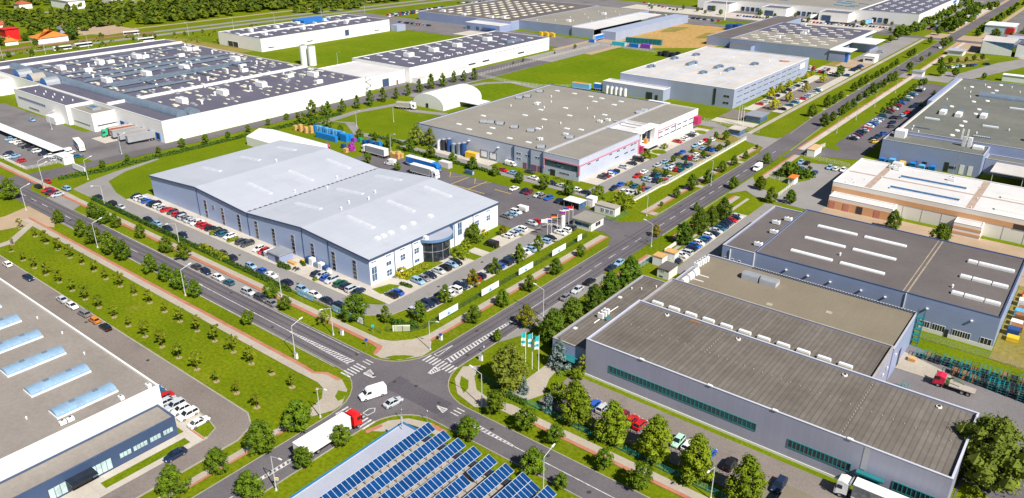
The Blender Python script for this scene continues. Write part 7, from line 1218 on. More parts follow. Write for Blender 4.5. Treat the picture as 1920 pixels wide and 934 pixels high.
def cab(T, x, colm, h=3.7, w=1.22):
    """tractor cab whose front is at x (facing +X)"""
    b = MB(); b.loft([[(x - 2.25, -w, 1.0), (x - 2.25, w, 1.0), (x - 2.25, w, h - .25), (x - 2.25, -w, h - .25)], [(x - 1.2, -w, .95), (x - 1.2, w, .95), (x - 1.2, w * .97, h), (x - 1.2, -w * .97, h)], [(x - .35, -w, .55), (x - .35, w, .55), (x - .35, w * .95, h - .25), (x - .35, -w * .95, h - .25)], [(x, -w * .94, .5), (x, w * .94, .5), (x - .05, w * .92, 1.9), (x - .05, -w * .92, 1.9)]])
    c = local('cab', b, colm, T); g = MB(); g.poly([(x - .02, -w * .86, 1.85), (x - .02, w * .86, 1.85), (x - .31, w * .84, h - .9), (x - .31, -w * .84, h - .9)])
    for s in (-1, 1): g.poly([(x - 1.35, s * (w + .012), 1.95), (x - .4, s * (w + .012), 1.95), (x - .5, s * (w * .975 + .012), 2.75), (x - 1.35, s * (w * .985 + .012), 2.75)][::s])
    local('windscreen', g, CARGL, T); m = MB()
    for s in (-1, 1): m.box(x - .35, x - .15, s * (w + .16) - .12, s * (w + .16) + .12, 1.9, 2.7)
    local('mirror', m, PLASTIC, T)
    for s in (-1, 1): m = MB(); m.box(x - .08, x + .03, s * .85 - .2, s * .85 + .2, .75, .98); local('headlight', m, LAMPW, T)
    m = MB(); m.box(x - 2.2, x + .04, -1.1, 1.1, .35, .58); local('bumper', m, PLASTIC, T)
def lorry(label, x, y, rz, colm, roofm, sidem, body=(-9.6, 3.4), tractor=True, zt=4.0, name='lorry', rear=TRW, group=None):
    """origin mid-length; faces +X; trailer box from body[0] to body[1]"""
    T = thing(name, label, 'lorry' if tractor else 'trailer', (x, y, .1), rz, group); w = 1.25; a, b = body
    m = MB(); m.box(a, b, -w, w, 1.15, zt, 1, top=0); m.poly([(a - .004, -w, 1.15), (a - .004, w, 1.15), (a - .004, w, zt), (a - .004, -w, zt)][::-1], 2)
    bx = local('trailer_box', m, [roofm, sidem, rear], T); m = MB()
    for yy in (-w - .02, w + .02): m.box(a, b, yy - .02, yy + .02, zt - .14, zt + .02); m.box(a, b, yy - .02, yy + .02, 1.1, 1.26)
    for xx in (a, b): m.box(xx - .05, xx + .05, -w - .02, w + .02, zt - .12, zt + .02)
    local('trailer_frame', m, rear, T)
    m = MB(); m.box(a + .1, b, -.5, .5, .8, 1.15); m.box(a, a + .15, -1.1, 1.1, .55, .8); m.box(a + 4.4, a + 7.6, -1.12, -1.06, .5, 1.1); m.box(a + 4.4, a + 7.6, 1.06, 1.12, .5, 1.1); local('chassis', m, CHASS, T)
    ax = [a + 1.3, a + 2.6, a + 3.9]
    if tractor:
        cab(T, b + 3.05, colm); m = MB(); m.box(b - 2.2, b + 1.0, -.45, .45, .55, 1.05); local('tractor_frame', m, CHASS, T); ax += [b + 1.9, b - 1.6]
        m = MB(); m.loft([[(b + .75, -1.1, 3.3), (b + .75, 1.1, 3.3), (b + .75, 1.1, 3.7), (b + .75, -1.1, 3.7)], [(b + .5, -1.2, 3.3), (b + .5, 1.2, 3.3), (b + .5, 1.2, 4.0), (b + .5, -1.2, 4.0)]]); local('wind_deflector', m, colm, T)
    else: m = MB(); m.box(b - 2.4, b - 2.2, -.9, -.7, .1, 1.1); m.box(b - 2.4, b - 2.2, .7, .9, .1, 1.1); local('landing_leg', m, CHASS, T)
    for wx in ax:
        for s in (-1, 1): link('wheel', truck_wheel(), T, (wx, s * 1.05, .5))
    for s in (-1, 1): m = MB(); m.box(a - .05, a - .006, s * .9 - .2, s * .9 + .2, .85, 1.05); local('tail_light', m, LAMPR, T)
    return T
lorry('red-cabbed articulated lorry with long white trailer driving to the crossing', -107.2, 74.9, rad(90), CRED, TRW, TRW, (-6.4, 6.0))
lorry('white lorry with grey curtain sides backed along the works yard, bottom right', -18.3, 125.0, rad(180), CWH, TRW, CURT, (-12.0, 1.2))
lorry('green-cabbed lorry with red-brown trailer at the left factory docks', -361.6, 160.5, rad(-100), CGR, R_BEIGE, mat('trailer_rust', (.30, .10, .06), .6, .2, .6), (-8, 3.4))
for k, (x, lb) in enumerate(((-355, 'grey trailer parked next to the green-cabbed lorry'), (-348.6, 'middle grey trailer at the left factory docks'), (-341.4, 'grey trailer nearest the street at the left factory docks'))): lorry(lb, x, 161.4, rad(-96), TRG, R_BEIGE, TRG, (-7, 6), False, name='trailer', rear=TRG, group='grey trailers at the factory docks')
lorry('white lorry with blue side turning in the left factory yard', -352, 139.2, rad(-14), CWH, TRW, mat('lorry_blue', (.06, .22, .45), .5, .06, .6), (-6.5, 2.4), zt=3.7)
lorry('grey curtain-sided lorry with white cab in the pallet yard', -244, 213.4, rad(180), CWH, TRW, TRG, (-7.5, 4.0))
lorry('bright blue lorry with long white-roofed blue trailer', -216.2, 213.2, rad(0), CBL, TRW, TRB, (-7.2, 7.2))
lorry('white-cabbed lorry with dark grey trailer beside the bright blue lorry', -209, 206.8, rad(0), CWH, TRW, TRG, (-5.5, 5.5))
lorry('beige lorry standing at the meadow beside the round-topped tent', -291, 278.5, rad(20), CWH, R_BEIGE, R_BEIGE, (-5, 2.5), zt=3.6)
lorry('light blue lorry at the far white loading bays', -189, 744, rad(80), CWH, TRB, mat('trailer_sky', (.15, .42, .75), .5, .06, .4), (-8, 4))
lorry('red trailer behind the grey roof, beside white tanks', -186, 360, rad(0), CRED, TRW, REDP, (-7, 5), False, name='trailer'); lorry('blue and orange trailer behind the grey roof, near the field', -243, 372.6, rad(5), CRED, mat('trailer_orange', (.62, .24, .05), .5, .08, .5), mat('trailer_sky', (.15, .42, .75)), (-6, 5), False, name='trailer')
lorry('white and blue short trailer between the blue-orange one and the annexe', -235, 378, rad(5), CRED, TRW, TRB, (-3, 3), False, name='trailer'); lorry('dark blue lorry beside the grey roof of the top factory', -330, 528, rad(90), CWH, TRW, TRB, (-8, 4)); lorry('white far lorry before the loading bays at top right', -238, 748, rad(70), CWH, R_CREAM, TRW, (-6, 3))
def big_van(label, x, y, rz, colm=None, l=6.0):
    T = thing('van', label, 'van', (x, y, .1), rz); colm = colm or paint('van_white', (.80, .80, .80)); h = l / 2; w = .98; b = MB()
    b.loft([[(-h, -w * .93, .45), (-h, w * .93, .45), (-h, w * .86, 2.45), (-h, -w * .86, 2.45)], [(-h + .15, -w, .38), (-h + .15, w, .38), (-h + .15, w * .88, 2.58), (-h + .15, -w * .88, 2.58)], [(h - 2.1, -w, .36), (h - 2.1, w, .36), (h - 2.1, w * .88, 2.6), (h - 2.1, -w * .88, 2.6)], [(h - 1.75, -w, .36), (h - 1.75, w, .36), (h - 1.75, w * .86, 2.4), (h - 1.75, -w * .86, 2.4)], [(h - 1.0, -w * .99, .36), (h - 1.0, w * .99, .36), (h - 1.0, w * .86, 1.42), (h - 1.0, -w * .86, 1.42)], [(h - .2, -w * .9, .38), (h - .2, w * .9, .38), (h - .2, w * .78, 1.1), (h - .2, -w * .78, 1.1)], [(h, -w * .75, .5), (h, w * .75, .5), (h, w * .7, .9), (h, -w * .7, .9)]])
    local('body', b, colm, T); g = MB(); g.poly([(h - .98, -w * .8, 1.46), (h - .98, w * .8, 1.46), (h - 1.72, w * .8, 2.33), (h - 1.72, -w * .8, 2.33)])
    local('windscreen', g, CARGL, T); 
    for s in (-1, 1): g = MB(); g.poly([(h - 2.5, s * (w * .945 + .01), 1.5), (h - 1.25, s * (w * .945 + .01), 1.5), (h - 1.72, s * (w * .895 + .01), 2.15), (h - 2.5, s * (w * .91 + .01), 2.15)][::s]); local('side_window', g, CARGL, T)
    m = MB()
    for s in (-1, 1): m.box(-h + .3, h - .9, s * (w + .005) - .012, s * (w + .005) + .012, .95, 1.07); m.box(h - 1.35, h - 1.2, s * (w + .12) - .1, s * (w + .12) + .1, 1.45, 1.75)
    local('trim_strip', m, TRIM_G, T)
    for wx in (-h + 1.1, h - 1.0):
        for s in (-1, 1): link('wheel', car_meshes('van')['wheel'], T, (wx, s * .9, .36))
    for s in (-1, 1): m = MB(); m.box(h - .16, h - .03, s * .68 - .14, s * .68 + .14, .8, 1.02); local('headlight', m, LAMPW, T); m = MB(); m.box(-h - .02, -h + .04, s * .82 - .08, s * .82 + .08, .9, 1.4); local('tail_light', m, LAMPR, T)
big_van('white high-roofed van waiting on the crossing of the two avenues', -112.0, 92.2, rad(-111))
car('saloon', 'silver', -106.4, 93.0, rad(83), 'silver saloon on the crossing right of the white high-roofed van', None, 2)
big_van('white van driving down the upper avenue behind a street tree', -107.2, 296, rad(-90)); big_van('white panel van parked in the pallet yard', -228.8, 208.3, rad(190), None, 5.2)
def flatbed():
    T = thing('flatbed_lorry', 'red-cabbed flatbed lorry with green crane among teal racks', 'lorry', (-12.2, 174.8, .06), rad(180)); cab(T, 4.2, paint('cab_pink_red', (.60, .02, .06)), 2.9); m = MB(); m.box(-4.2, 1.0, -1.2, 1.2, 1.05, 1.25); local('load_bed', m, R_BEIGE, T); m = MB(); m.box(-4, 1.8, -.5, .5, .6, 1.04); local('chassis', m, CHASS, T); m = MB(); m.box(1.1, 1.8, -.7, .7, 1.0, 2.2); m.tube((1.4, 0, 2.2), (.4, .3, 3.0), .18); m.tube((.4, .3, 3.0), (-1.8, .5, 2.2), .14); local('crane', m, mat('crane_green', (.08, .16, .06), .5, .1, 1), T)
    for wx in (-3, -1.8, 3):
        for s in (-1, 1): link('wheel', truck_wheel(), T, (wx, s * 1.02, .5))
flatbed()
def bus(label, x, y, rz):
    T = thing('bus', label, 'bus', (x, y, .05), rz); m = MB(); m.box(-6, 6, -1.25, 1.25, .4, 3.1); local('body', m, UNIT, T); m = MB(); m.box(-5.8, 6.03, -1.28, 1.28, 1.2, 2.6); local('windows', m, CARGL, T)
    for wx in (-3.5, 4):
        for s in (-1, 1): link('wheel', truck_wheel(), T, (wx, s * 1.1, .5))
bus('white bus on the ring road near the orange-roofed house, left one', -612, 246, rad(86)); bus('white bus on the ring road near the orange-roofed house, right one', -614, 262, rad(86)); bus('white coach parked before the far wood clearing', -640, 312, rad(75)); bus('small white coach beside the slate factory far edge', -600, 303, rad(84))
def trailer_small(): 
    T = thing('car_trailer', 'low flatbed car trailer behind the banner fence', 'trailer', (-131.4, 186.6, .06), 0); m = MB(); m.box(-2.4, 2.4, -1, 1, .5, .65); local('bed', m, R_BEIGE, T); m = MB(); m.tube((2.4, 0, .5), (3.6, 0, .45), .06); local('drawbar', m, METAL, T)
    for wx in (-.5, .4):
        for s in (-1, 1): link('wheel', car_meshes('hatchback')['wheel'], T, (wx, s * 1.02, .33))
trailer_small()
car('van', 'yellow', -111.6, 497, rad(-90), 'bright yellow van on the upper avenue', None, 1); car('hatchback', 'white', -112, 650, rad(-90), 'white car far up the avenue near the bend', None, 0); car('saloon', 'light blue', -142, 606, rad(10), 'light blue car standing beside the flat white canopies', None, 1)

# ------------------------------------------------------------------ lamps, flags, banners, fences, yard goods
LAMPP = mat('lamp_post_grey', (.55, .58, .60), .45, .06, 1, metal=.2)
def lamp(x, y, h, arm, label, group):
    T = thing('street_lamp', label, 'street lamp', (x, y, 0), rad(arm), group); m = MB(); m.cyl(0, 0, 0, h, .13, 8, 0, .075); m.cyl(0, 0, 0, .5, .28, 8, 0, .2); local('pole', m, LAMPP, T)
    m = MB(); l = 2.6; m.tube((0, 0, h - .05), (l, 0, h + .75), .06, 6); local('arm', m, LAMPP, T); m = MB(); m.loft([[(l - .15, -.16, h + .66), (l - .15, .16, h + .66), (l - .15, .14, h + .86), (l - .15, -.14, h + .86)], [(l + .75, -.13, h + .84), (l + .75, .13, h + .84), (l + .75, .1, h + .96), (l + .75, -.1, h + .96)]]); local('lamp_head', m, UNIT, T)
LT = {(-292.3, 93.0): 'on the verge at the left end of the avenue', (-311.2, 107.0): 'tall, by the left street corner', (-240.3, 93.2): 'on the near verge left of four round trees', (-188.7, 92.7): 'rising from the near verge between round trees', (-139.4, 92.2): 'on the near verge beside the hatched lane', (-139.8, 104.2): 'on the far verge opposite the hatched lane', (-166.9, 108.6): 'by the footway with the small tree', (-115.8, 114.3): 'at the footway corner above the crossing', (-90.9, 104.5): 'at the right corner of the crossing', (-104.0, 60.9): 'beside the red lorry verge', (-115.3, 80.3): 'at the left corner below the crossing', (-64.6, 91.0): 'between the solar roof and the lower avenue', (-39.7, 108.8): 'in the footway verge at the bottom edge', (-103.7, 144.4): 'beside the tall dark trees', (-103.7, 202.1): 'on the strip beside the shaded parking row', (-117.8, 224.3): 'on the upper verge near the gatehouse', (-113.9, 267.0): 'farther up the avenue verge', (-242.6, 221.7): 'over the blue pallet yard', (-275.2, 112.5): 'behind the left bay cars', (-221.7, 110.2): 'rising from the long clipped hedge', (-285.0, 239.4): 'on the meadow edge', (-277.4, 256.6): 'on the meadow before the tent', (-409.7, 332.6): 'on the grass beside the white silos'}
for x, y, h, arm in LAMP_SPOTS: lamp(x, y, max(h, 7.4 if x > -420 else h), arm, 'grey street lamp ' + LT.get((x, y), 'by the avenue'), 'street lamps')
for k, (x, y, ln) in enumerate(((-608, 180, 9), (-609, 205, 9), (-607, 232, 9), (-606, 262, 9), (-604, 300, 9), (-602, 340, 9), (-600, 380, 9), (-598, 420, 9), (-596, 470, 9), (-593, 520, 9))): lamp(x, y, ln, 180, '%s lamp from the left along the ring road' % nth(k), 'ring road lamps')
for k, (x, y) in enumerate(((-330.5, 146.8), (-395.1, 145.7), (-320.7, 110.3), (-308.4, 122.1))): lamp(x, y, 8, 90, 'thin yard lamp ' + ('near the left factory docks', 'before the left factory office', 'at the railings of the left car park', 'beside the white hoarding of the left street')[k], 'yard lamps')
for k, (x, y) in enumerate(((-99.5, 372), (-99.5, 402), (-99.8, 436), (-100, 478))): lamp(x, y, 7, 0, '%s slim lamp beside the right-hand walk, counted from the entrance' % nth(k), 'lamps of the right-hand walk')
def mast():
    T = thing('floodlight_mast', 'tall white floodlight mast behind the sandy field', 'mast', (-298.8, 690, 0)); m = MB(); m.cyl(-298.8, 690, 0, 24, .5, 8, 0, .25); part('pole', m, UNIT, T); m = MB(); m.box(-300.4, -297.2, 689.6, 690.4, 24, 25); part('lamp_head', m, METAL, T)
mast()
def antenna():
    T = thing('antenna_mast', 'lattice mast with white panel antennas before the steel-blue wall', 'mast', (-42.5, 336, 0)); m = MB()
    for i in range(3):
        a = i * 2.094; m.tube((-42.5 + .5 * math.cos(a), 336 + .5 * math.sin(a), 0), (-42.5 + .35 * math.cos(a), 336 + .35 * math.sin(a), 19), .07, 4)
    for k in range(19): m.tube((-42.0, 336, k), (-42.8, 336.4, k + .9), .04, 4)
    part('pole', m, METAL, T)
    for dx in (-.9, .9): m = MB(); m.box(-42.5 + dx - .3, -42.5 + dx + .3, 335.5, 335.9, 15.5, 19.5); part('antenna', m, UNIT, T)
antenna()
# flags
def cloth(T, x0, z0, w, h, cols, name='flag', vert=True, seed=1):
    rng = random.Random(seed); n = 8; k = len(cols); m = MB()
    for c in range(k):
        for i in range(n):
            f0, f1 = i / n, (i + 1) / n; wob = lambda f, zz: .22 * math.sin(f * 5 + seed + zz) * f
            za, zb = z0 - h * c / k, z0 - h * (c + 1) / k; m.poly([(x0 + w * f0, wob(f0, za), za - .1 * f0), (x0 + w * f1, wob(f1, za), za - .1 * f1), (x0 + w * f1, wob(f1, zb), zb - .1 * f1), (x0 + w * f0, wob(f0, zb), zb - .1 * f0)], c)
    local(name, m, cols, T)
FT = mat('flag_turquoise', (.02, .42, .46), .7, .1, 2); FW = mat('flag_white', (.75, .76, .76), .7, .05, 2); FB = mat('flag_blue', (.02, .05, .35), .7, .1, 2); FR = mat('flag_red', (.60, .02, .03), .7, .1, 2); FY = mat('flag_gold', (.72, .48, .02), .7, .1, 2); FK = mat('flag_black', (.015, .015, .015), .7, .1, 2)
for k, (x, y, lb) in enumerate(((-92.7, 122.3, 'left flagpole with turquoise and white banner on the works lawn'), (-91.2, 122.9, 'middle flagpole with turquoise and white banner on the works lawn'), (-89.4, 123.0, 'right flagpole with turquoise and white banner on the works lawn'))):
    T = thing('flagpole', lb, 'flag', (x, y, 0), rad(218), 'turquoise flags on the works lawn'); m = MB(); m.cyl(0, 0, 0, 9.8, .09, 6, 0, .06); local('pole', m, UNIT, T); cloth(T, .07, 9.6, .95, 3.6, [FT, FT, FW, FT, FW], 'flag', True, k)
for k, (y, cols, lb) in enumerate(((187.4, [FW, FW], 'white flag nearest the corner on the row of small flags'), (189.7, [FR, FW, FB], 'red, white and blue flag second in the row of small flags'), (192.9, [FK, FR, FY], 'black, red and gold flag beside the white sign pillar'), (197.5, [FW, FB, FR], 'white, blue and red flag right of the white sign pillar'), (199.6, [FB, FW, FR], 'blue, white and red flag nearest the gatehouse but one'), (202, [FR, FR, FW], 'red flag nearest the gatehouse'))):
    T = thing('flagpole', lb, 'flag', (-133.6, y, 0), rad(205), 'small flags before the gatehouse'); m = MB(); m.cyl(0, 0, 0, 6.6, .07, 6, 0, .05); local('pole', m, UNIT, T); cloth(T, .06, 6.5, 2.0, 1.35, cols, 'flag', True, k + 3)
for k in range(3):
    T = thing('flagpole', '%s bare white flagpole by the yellow-tree car park gate' % nth(k), 'flagpole', (-139 - k * 1.6, 356 + k * .8, 0), 0, 'bare flagpoles'); m = MB(); m.cyl(0, 0, 0, 10, .12, 6, 0, .07); local('pole', m, UNIT, T); m = MB(); m.cyl(0, 0, 0, .3, .4, 8); local('base', m, CONC, T)
T = thing('sign_pillar', 'tall white sign pillar among the small flags', 'sign', (-133.0, 195.2, 0)); m = MB(); m.box(-133.3, -132.7, 194.6, 195.9, 0, 5.4); part('panel', m, UNIT, T); m = MB(); m.box(-133.5, -132.5, 194.4, 196.1, 0, .2); part('base', m, CONC, T)
# banners on the fences: white sheets with blurred pale blue print
BNP = mat('banner_print', (.30, .50, .66), .6, .2, 2); BNB = mat('banner_blue_print', (.08, .30, .52), .6, .2, 2)
def banner(label, p, q, z0, z1, blue=False, group='banners on the fence', plain=None):
    T = thing('banner', label, 'banner', (p[0], p[1], 0), math.atan2(q[1] - p[1], q[0] - p[0]), group); l = math.hypot(q[0] - p[0], q[1] - p[1]); m = MB(); m.box(0, l, -.03, .03, z0, z1); local('sheet', m, plain or (BNP if blue else UNIT), T); rng = random.Random(int(l * 100) + int(p[1])); m = MB(); h = z1 - z0
    for s in (-1, 1):
        y = s * .034
        for i in range(7):
            a = l * (.07 + .12 * i + rng.uniform(-.02, .02)); m.poly([(a, y, z0 + h * .45), (a + l * rng.uniform(.05, .09), y, z0 + h * .45), (a + l * .07, y, z0 + h * .72), (a, y, z0 + h * .72)][::s], 0)
        m.poly([(l * .42, y * 1.1, z0 + h * .1), (l * .6, y * 1.1, z0 + h * .1), (l * .52, y * 1.1, z0 + h * .5), (l * .44, y * 1.1, z0 + h * .4)][::s], 1)
    if not plain: local('print', m, [BNB if blue else BNP, UNIT if blue else BNB], T)
    m = MB()
    for a in (0, l / 2, l): m.tube((a, .06, 0), (a, .06, z1), .05, 5)
    local('post', m, DARK, T)
for k, (a, b) in enumerate(((125.8, 133.1), (142.8, 150.3), (159.5, 166.4), (176.2, 183.4))): banner('%s white banner from the crossing on the fence above the avenue' % nth(k), (-123.6, a), (-123.6, b), .35, 2.3)
banner('short white notice on the fence nearest the gatehouse', (-123.7, 190.2), (-123.7, 192.6), .4, 2.4); banner('cream blank hoarding at the fence corner above the crossing', (-129.2, 114.6), (-125.9, 117.5), .1, 1.9, group=None, plain=mat('cream_sheet', (.70, .70, .52), .6, .04, 1))
for k, (a, b) in enumerate(((-164.6, -157.6), (-149.4, -145.8), (-144.4, -141.6), (-139.8, -137.6))): banner('%s bluish banner from left on the hedge fence below the hall drive' % nth(k), (a, 112.1), (b, 112.1), .3, 2.1, k < 3, 'bluish banners on the hedge fence')
T = thing('hoarding', 'slanted white hoarding on the verge of the left street', 'hoarding', (-325.4, 124.4, 0)); m = MB(); m.box(-325.6, -315.2, 124.2, 124.5, .6, 3.0); part('panel', m, UNIT, T); m = MB()
for x in (-324, -320.5, -317): m.box(x - .1, x + .1, 124.5, 124.8, 0, 2.6)
part('post', m, METAL, T)
# fences
FGR = mat('fence_green', (.015, .20, .19), .5, .1, 1); FDK = mat('fence_dark_green', (.015, .06, .04), .5, .1, 1); FWH = mat('fence_white', (.66, .65, .60), .6, .06, 1); FGY = mat('fence_grey', (.33, .34, .30), .6, .1, 1)
def fence(label, pts, h, mtl, post=3.0, wire=.5, rails=4, plinth=None, r=.045, pw=.014):
    T = thing('fence', label, 'fence', (pts[0][0], pts[0][1], 0)); m = MB(); w = MB(); b = MB()
    for (xa, ya), (xb, yb) in zip(pts, pts[1:]):
        l = math.hypot(xb - xa, yb - ya); n = max(1, round(l / post)); P = lambda f: (xa + (xb - xa) * f, ya + (yb - ya) * f)
        for i in range(n + 1): x, y = P(i / n); m.tube((x, y, 0), (x, y, h + .1), r, 5)
        for k in range(rails): z = .12 + (h - .15) * k / (rails - 1); w.tube((xa, ya, z), (xb, yb, z), pw * 1.2, 3)
        k = int(l / wire)
        for i in range(k): x, y = P((i + .5) / k); w.tube((x, y, .1), (x, y, h), pw, 3)
        if plinth:
            d = Vector((xb - xa, yb - ya)).normalized(); nx, ny = -d.y * .15, d.x * .15; b.prism([(xa + nx, ya + ny), (xb + nx, yb + ny), (xb - nx, yb - ny), (xa - nx, ya - ny)], 0, plinth)
    part('post', m, mtl, T); part('mesh', w, mtl, T)
    if plinth: part('plinth', b, FWH, T)
fence('teal wire fence between footway and works car park', [(-97, 112.2), (-84, 111.2), (-69.8, 110.6), (-50, 110.2), (0, 110.2)], 1.5, FGR, 3.0, .3, 6, r=.07, pw=.018)
fence('dark green mesh fence carrying the white banners above the avenue', [(-130.5, 113.6), (-125.5, 117.4), (-124.0, 121), (-123.9, 196)], 1.7, FDK, 2.5, .25, 6, pw=.018)
fence('dark mesh fence hidden along the long clipped hedge', [(-285, 112.1), (-131, 112.1)], 1.4, FDK, 3, .5, 4)
fence('pale picket fence on a white plinth beside the planted car park', [(-128.4, 233), (-128.4, 255), (-127.8, 257), (-128.6, 335.5)], 1.7, FWH, 3, .22, 4, .5, pw=.03)
fence('white railing round the left car park', [(-440, 112.2), (-359, 112.2), (-340.2, 112.2), (-339, 123.6)], 1.4, FWH, 2.4, .4, 4, pw=.03)
fence('grey wire fence between the lawns behind the olive roof', [(-25.2, 194), (20, 193.7)], 1.8, FGY, 2.8, .4, 6)
fence('white wire fence round the yellow-green strip above the peach building', [(-98.2, 325), (-79, 322.4)], 1.8, FWH, 3, .4, 5, pw=.02)
fence('white gate rails beside the orange-roofed guard hut', [(-99.2, 289.2), (-92, 289.2)], 1.5, FWH, 2, .3, 5, pw=.03); fence('white sliding gate across the peach building entrance', [(-89.2, 270.5), (-89.3, 287)], 1.5, FWH, 2.4, .25, 5, pw=.035)
fence('white post and wire fence on the left side of the big meadow', [(-316, 366), (-316.6, 507), (-260, 505)], 1.6, FWH, 3, 1.0, 4, pw=.03); fence('white fence along the near end of the big meadow', [(-313, 364.8), (-286, 361.5), (-266, 363.5), (-251, 374)], 1.8, FWH, 3, .5, 4, pw=.03)
fence('wooden fence before the orange-roofed house', [(-634, 60), (-640, 240), (-638, 330)], 1.8, TIM, 4, .5, 4, pw=.12)
fence('white panel fence beside the upper right entrance', [(-98.3, 336.8), (-96.4, 346)], 1.8, FWH, 2, .2, 4, pw=.05); fence('teal fence beside the tan-roofed sheds', [(-98.6, 181), (-98.6, 199)], 1.5, FGR, 2.4, .3, 5, r=.06, pw=.02); fence('white barrier wall beside the tan-roofed sheds', [(-98.4, 201), (-98.4, 211)], 1.2, FWH, 1.6, .16, 4, .9, pw=.05)
fence('green mesh fence beside the portable cabin', [(-133, 212.6), (-124.5, 212.4), (-124, 222)], 1.6, FGR, 2.4, .3, 5); fence('grey wire fence behind the peach and taupe buildings', [(-86, 250), (-40, 250), (10, 250)], 1.8, FGY, 3, .5, 5)
fence('pale wire fence along the strip before the white-roofed factory', [(-158, 353.5), (-128, 349)], 1.6, FWH, 3, .4, 4, pw=.02)
# boxes, signs
def cabinet(label, x, y, w=.9, d=.5, h=1.5):
    T = thing('utility_cabinet', label, 'cabinet', (x, y, 0)); m = MB(); m.box(x - w / 2, x + w / 2, y - d / 2, y + d / 2, .15, h); part('box', m, UNIT, T); m = MB(); m.box(x - w / 2 - .05, x + w / 2 + .05, y - d / 2 - .05, y + d / 2 + .05, 0, .15); part('base', m, CONC, T); m = MB(); m.box(x - w / 2 - .05, x + w / 2 + .05, y - d / 2 - .05, y + d / 2 + .05, h, h + .06); part('lid', m, METAL, T)
cabinet('white utility cabinet on the far verge near the hatched lane', -138.1, 105.6); cabinet('white utility cabinet on the verge above the zebra crossing', -117, 119.3); cabinet('white utility cabinet on the grass before the large olive-green tree', -103, 118.3); cabinet('white utility cabinet at the lamp beside the near verge', -138.2, 91.6)
def road_sign(label, x, y, h, shape, c1, c2, rz=0):
    T = thing('road_sign', label, 'road sign', (x, y, 0), rz); m = MB(); m.cyl(0, 0, 0, h, .045, 6); local('pole', m, METAL, T); m = MB(); n = {'round': 14, 'tri': 3, 'square': 4}[shape]; r = .42 if n > 4 else .5
    pts = [(r * math.cos(2 * math.pi * i / n + (math.pi / 2 if n == 3 else math.pi / 4)), r * math.sin(2 * math.pi * i / n + (math.pi / 2 if n == 3 else math.pi / 4))) for i in range(n)]
    f = [(.06, p[0], h - .3 + p[1]) for p in pts]; b = [(.02, p[0], h - .3 + p[1]) for p in pts]; m.loft([b, f], 0); m.poly([(.065, p[0] * .72, h - .3 + p[1] * .72) for p in pts], 1); local('plate', m, [c1, c2], T)
road_sign('turquoise sign board on the grass at the fence corner', -132.4, 110.9, 2.6, 'square', FT, FT, rad(-50)); road_sign('round blue sign beside the red cycle corner', -129.1, 105.7, 2.2, 'round', FB, FB, rad(-40)); road_sign('round blue sign at the footway above the zebra', -116.3, 118.6, 2.4, 'round', FB, FB, rad(-60)); road_sign('give-way triangle at the left corner of the crossing', -121.4, 84.6, 2.6, 'tri', FR, FW, rad(-30)); road_sign('yellow diamond sign at the lamp before the red lorry', -103.9, 61.3, 2.8, 'square', FW, FY, rad(-60)); road_sign('bare sign pole at the bottom corner of the crossing', -101, 90.2, 3.0, 'round', METAL, METAL, rad(60)); road_sign('second bare sign pole at the bottom corner, nearer the solar roof', -96.4, 93.2, 3.0, 'round', METAL, METAL, rad(60)); road_sign('small sign on the right verge of the avenue', -104.2, 121, 2.4, 'round', FB, FW, rad(-80))
# yard goods
CRB = mat('crate_blue', (.012, .20, .58), .45, .15, 1.2); CRL = mat('crate_light_blue', (.10, .36, .66), .5, .2, 1.2); NAVYM = mat('crate_navy', (.02, .07, .22), .5, .15, 1.2)
def stack(label, x, y, w, d, h, mtl, n=3, group=None, name='crate_stack', cat='crate stack', base=0.0):
    T = thing(name, label, cat, (x, y, base), random.uniform(-.05, .05), group); k = max(1, int(h / .95))
    for i in range(k): m = MB(); o = random.uniform(-.06, .06); m.box(-w / 2 + o, w / 2 + o, -d / 2, d / 2, h * i / k + .08, h * (i + 1) / k, 0); m.box(-w / 2 + .1 + o, w / 2 - .1 + o, -d / 2 + .1, d / 2 - .1, h * i / k, h * i / k + .08, 1); local('crate', m, [mtl, DARK], T)
random.seed(14)
for i in range(11): stack('%s bright blue crate stack from left, front row of the pallet yard' % nth(i), -285.4 + i * 1.28, 216.2, 1.22, 1.5, 2.7, CRB, group='blue crate stacks, front row')
for i in range(14): stack('%s pale blue wrapped stack from left, back row of the pallet yard' % nth(i), -293 + i * 1.5, 221.0 + (i % 3) * .3, 1.4, 1.6, 3.4, CRL if i % 4 else CRB, group='pale blue stacks, back row')
for i in range(4): stack('%s tall blue block of crates right of the pale stacks' % nth(i), -271.5 + (i % 2) * 2.3, 219.6 + (i // 2) * 2.2, 2.1, 2, 3.4 - (i // 2) * .6, CRB, group='blue crate blocks')
for i in range(6): stack('%s blue container of crates behind the grey lorry, from left' % nth(i), -259 + i * 1.75, 221.4 + (i % 2) * .8, 1.6, 1.8, 2.2 + (i % 3) * .4, CRB if i % 2 else NAVYM, group='blue crates behind the grey lorry')
for i in range(6): stack('%s stack of pale wooden pallets at the left end of the yard' % nth(i), -303 + i * 2.0, 217.2 + (i % 2) * 1.5, 1.5, 1.5, 2.4 + (i % 3) * .5, WOOD, group='wooden pallet stacks, left end', name='pallet_stack', cat='pallet stack')
for i in range(6): stack('%s tan cardboard stack between the two long lorries' % nth(i), -235.6 + (i % 3) * 1.7, 216 + (i // 3) * 2, 1.5, 1.5, 2.6 - (i % 2) * .5, WOOD, group='tan stacks between the lorries', name='pallet_stack', cat='pallet stack')
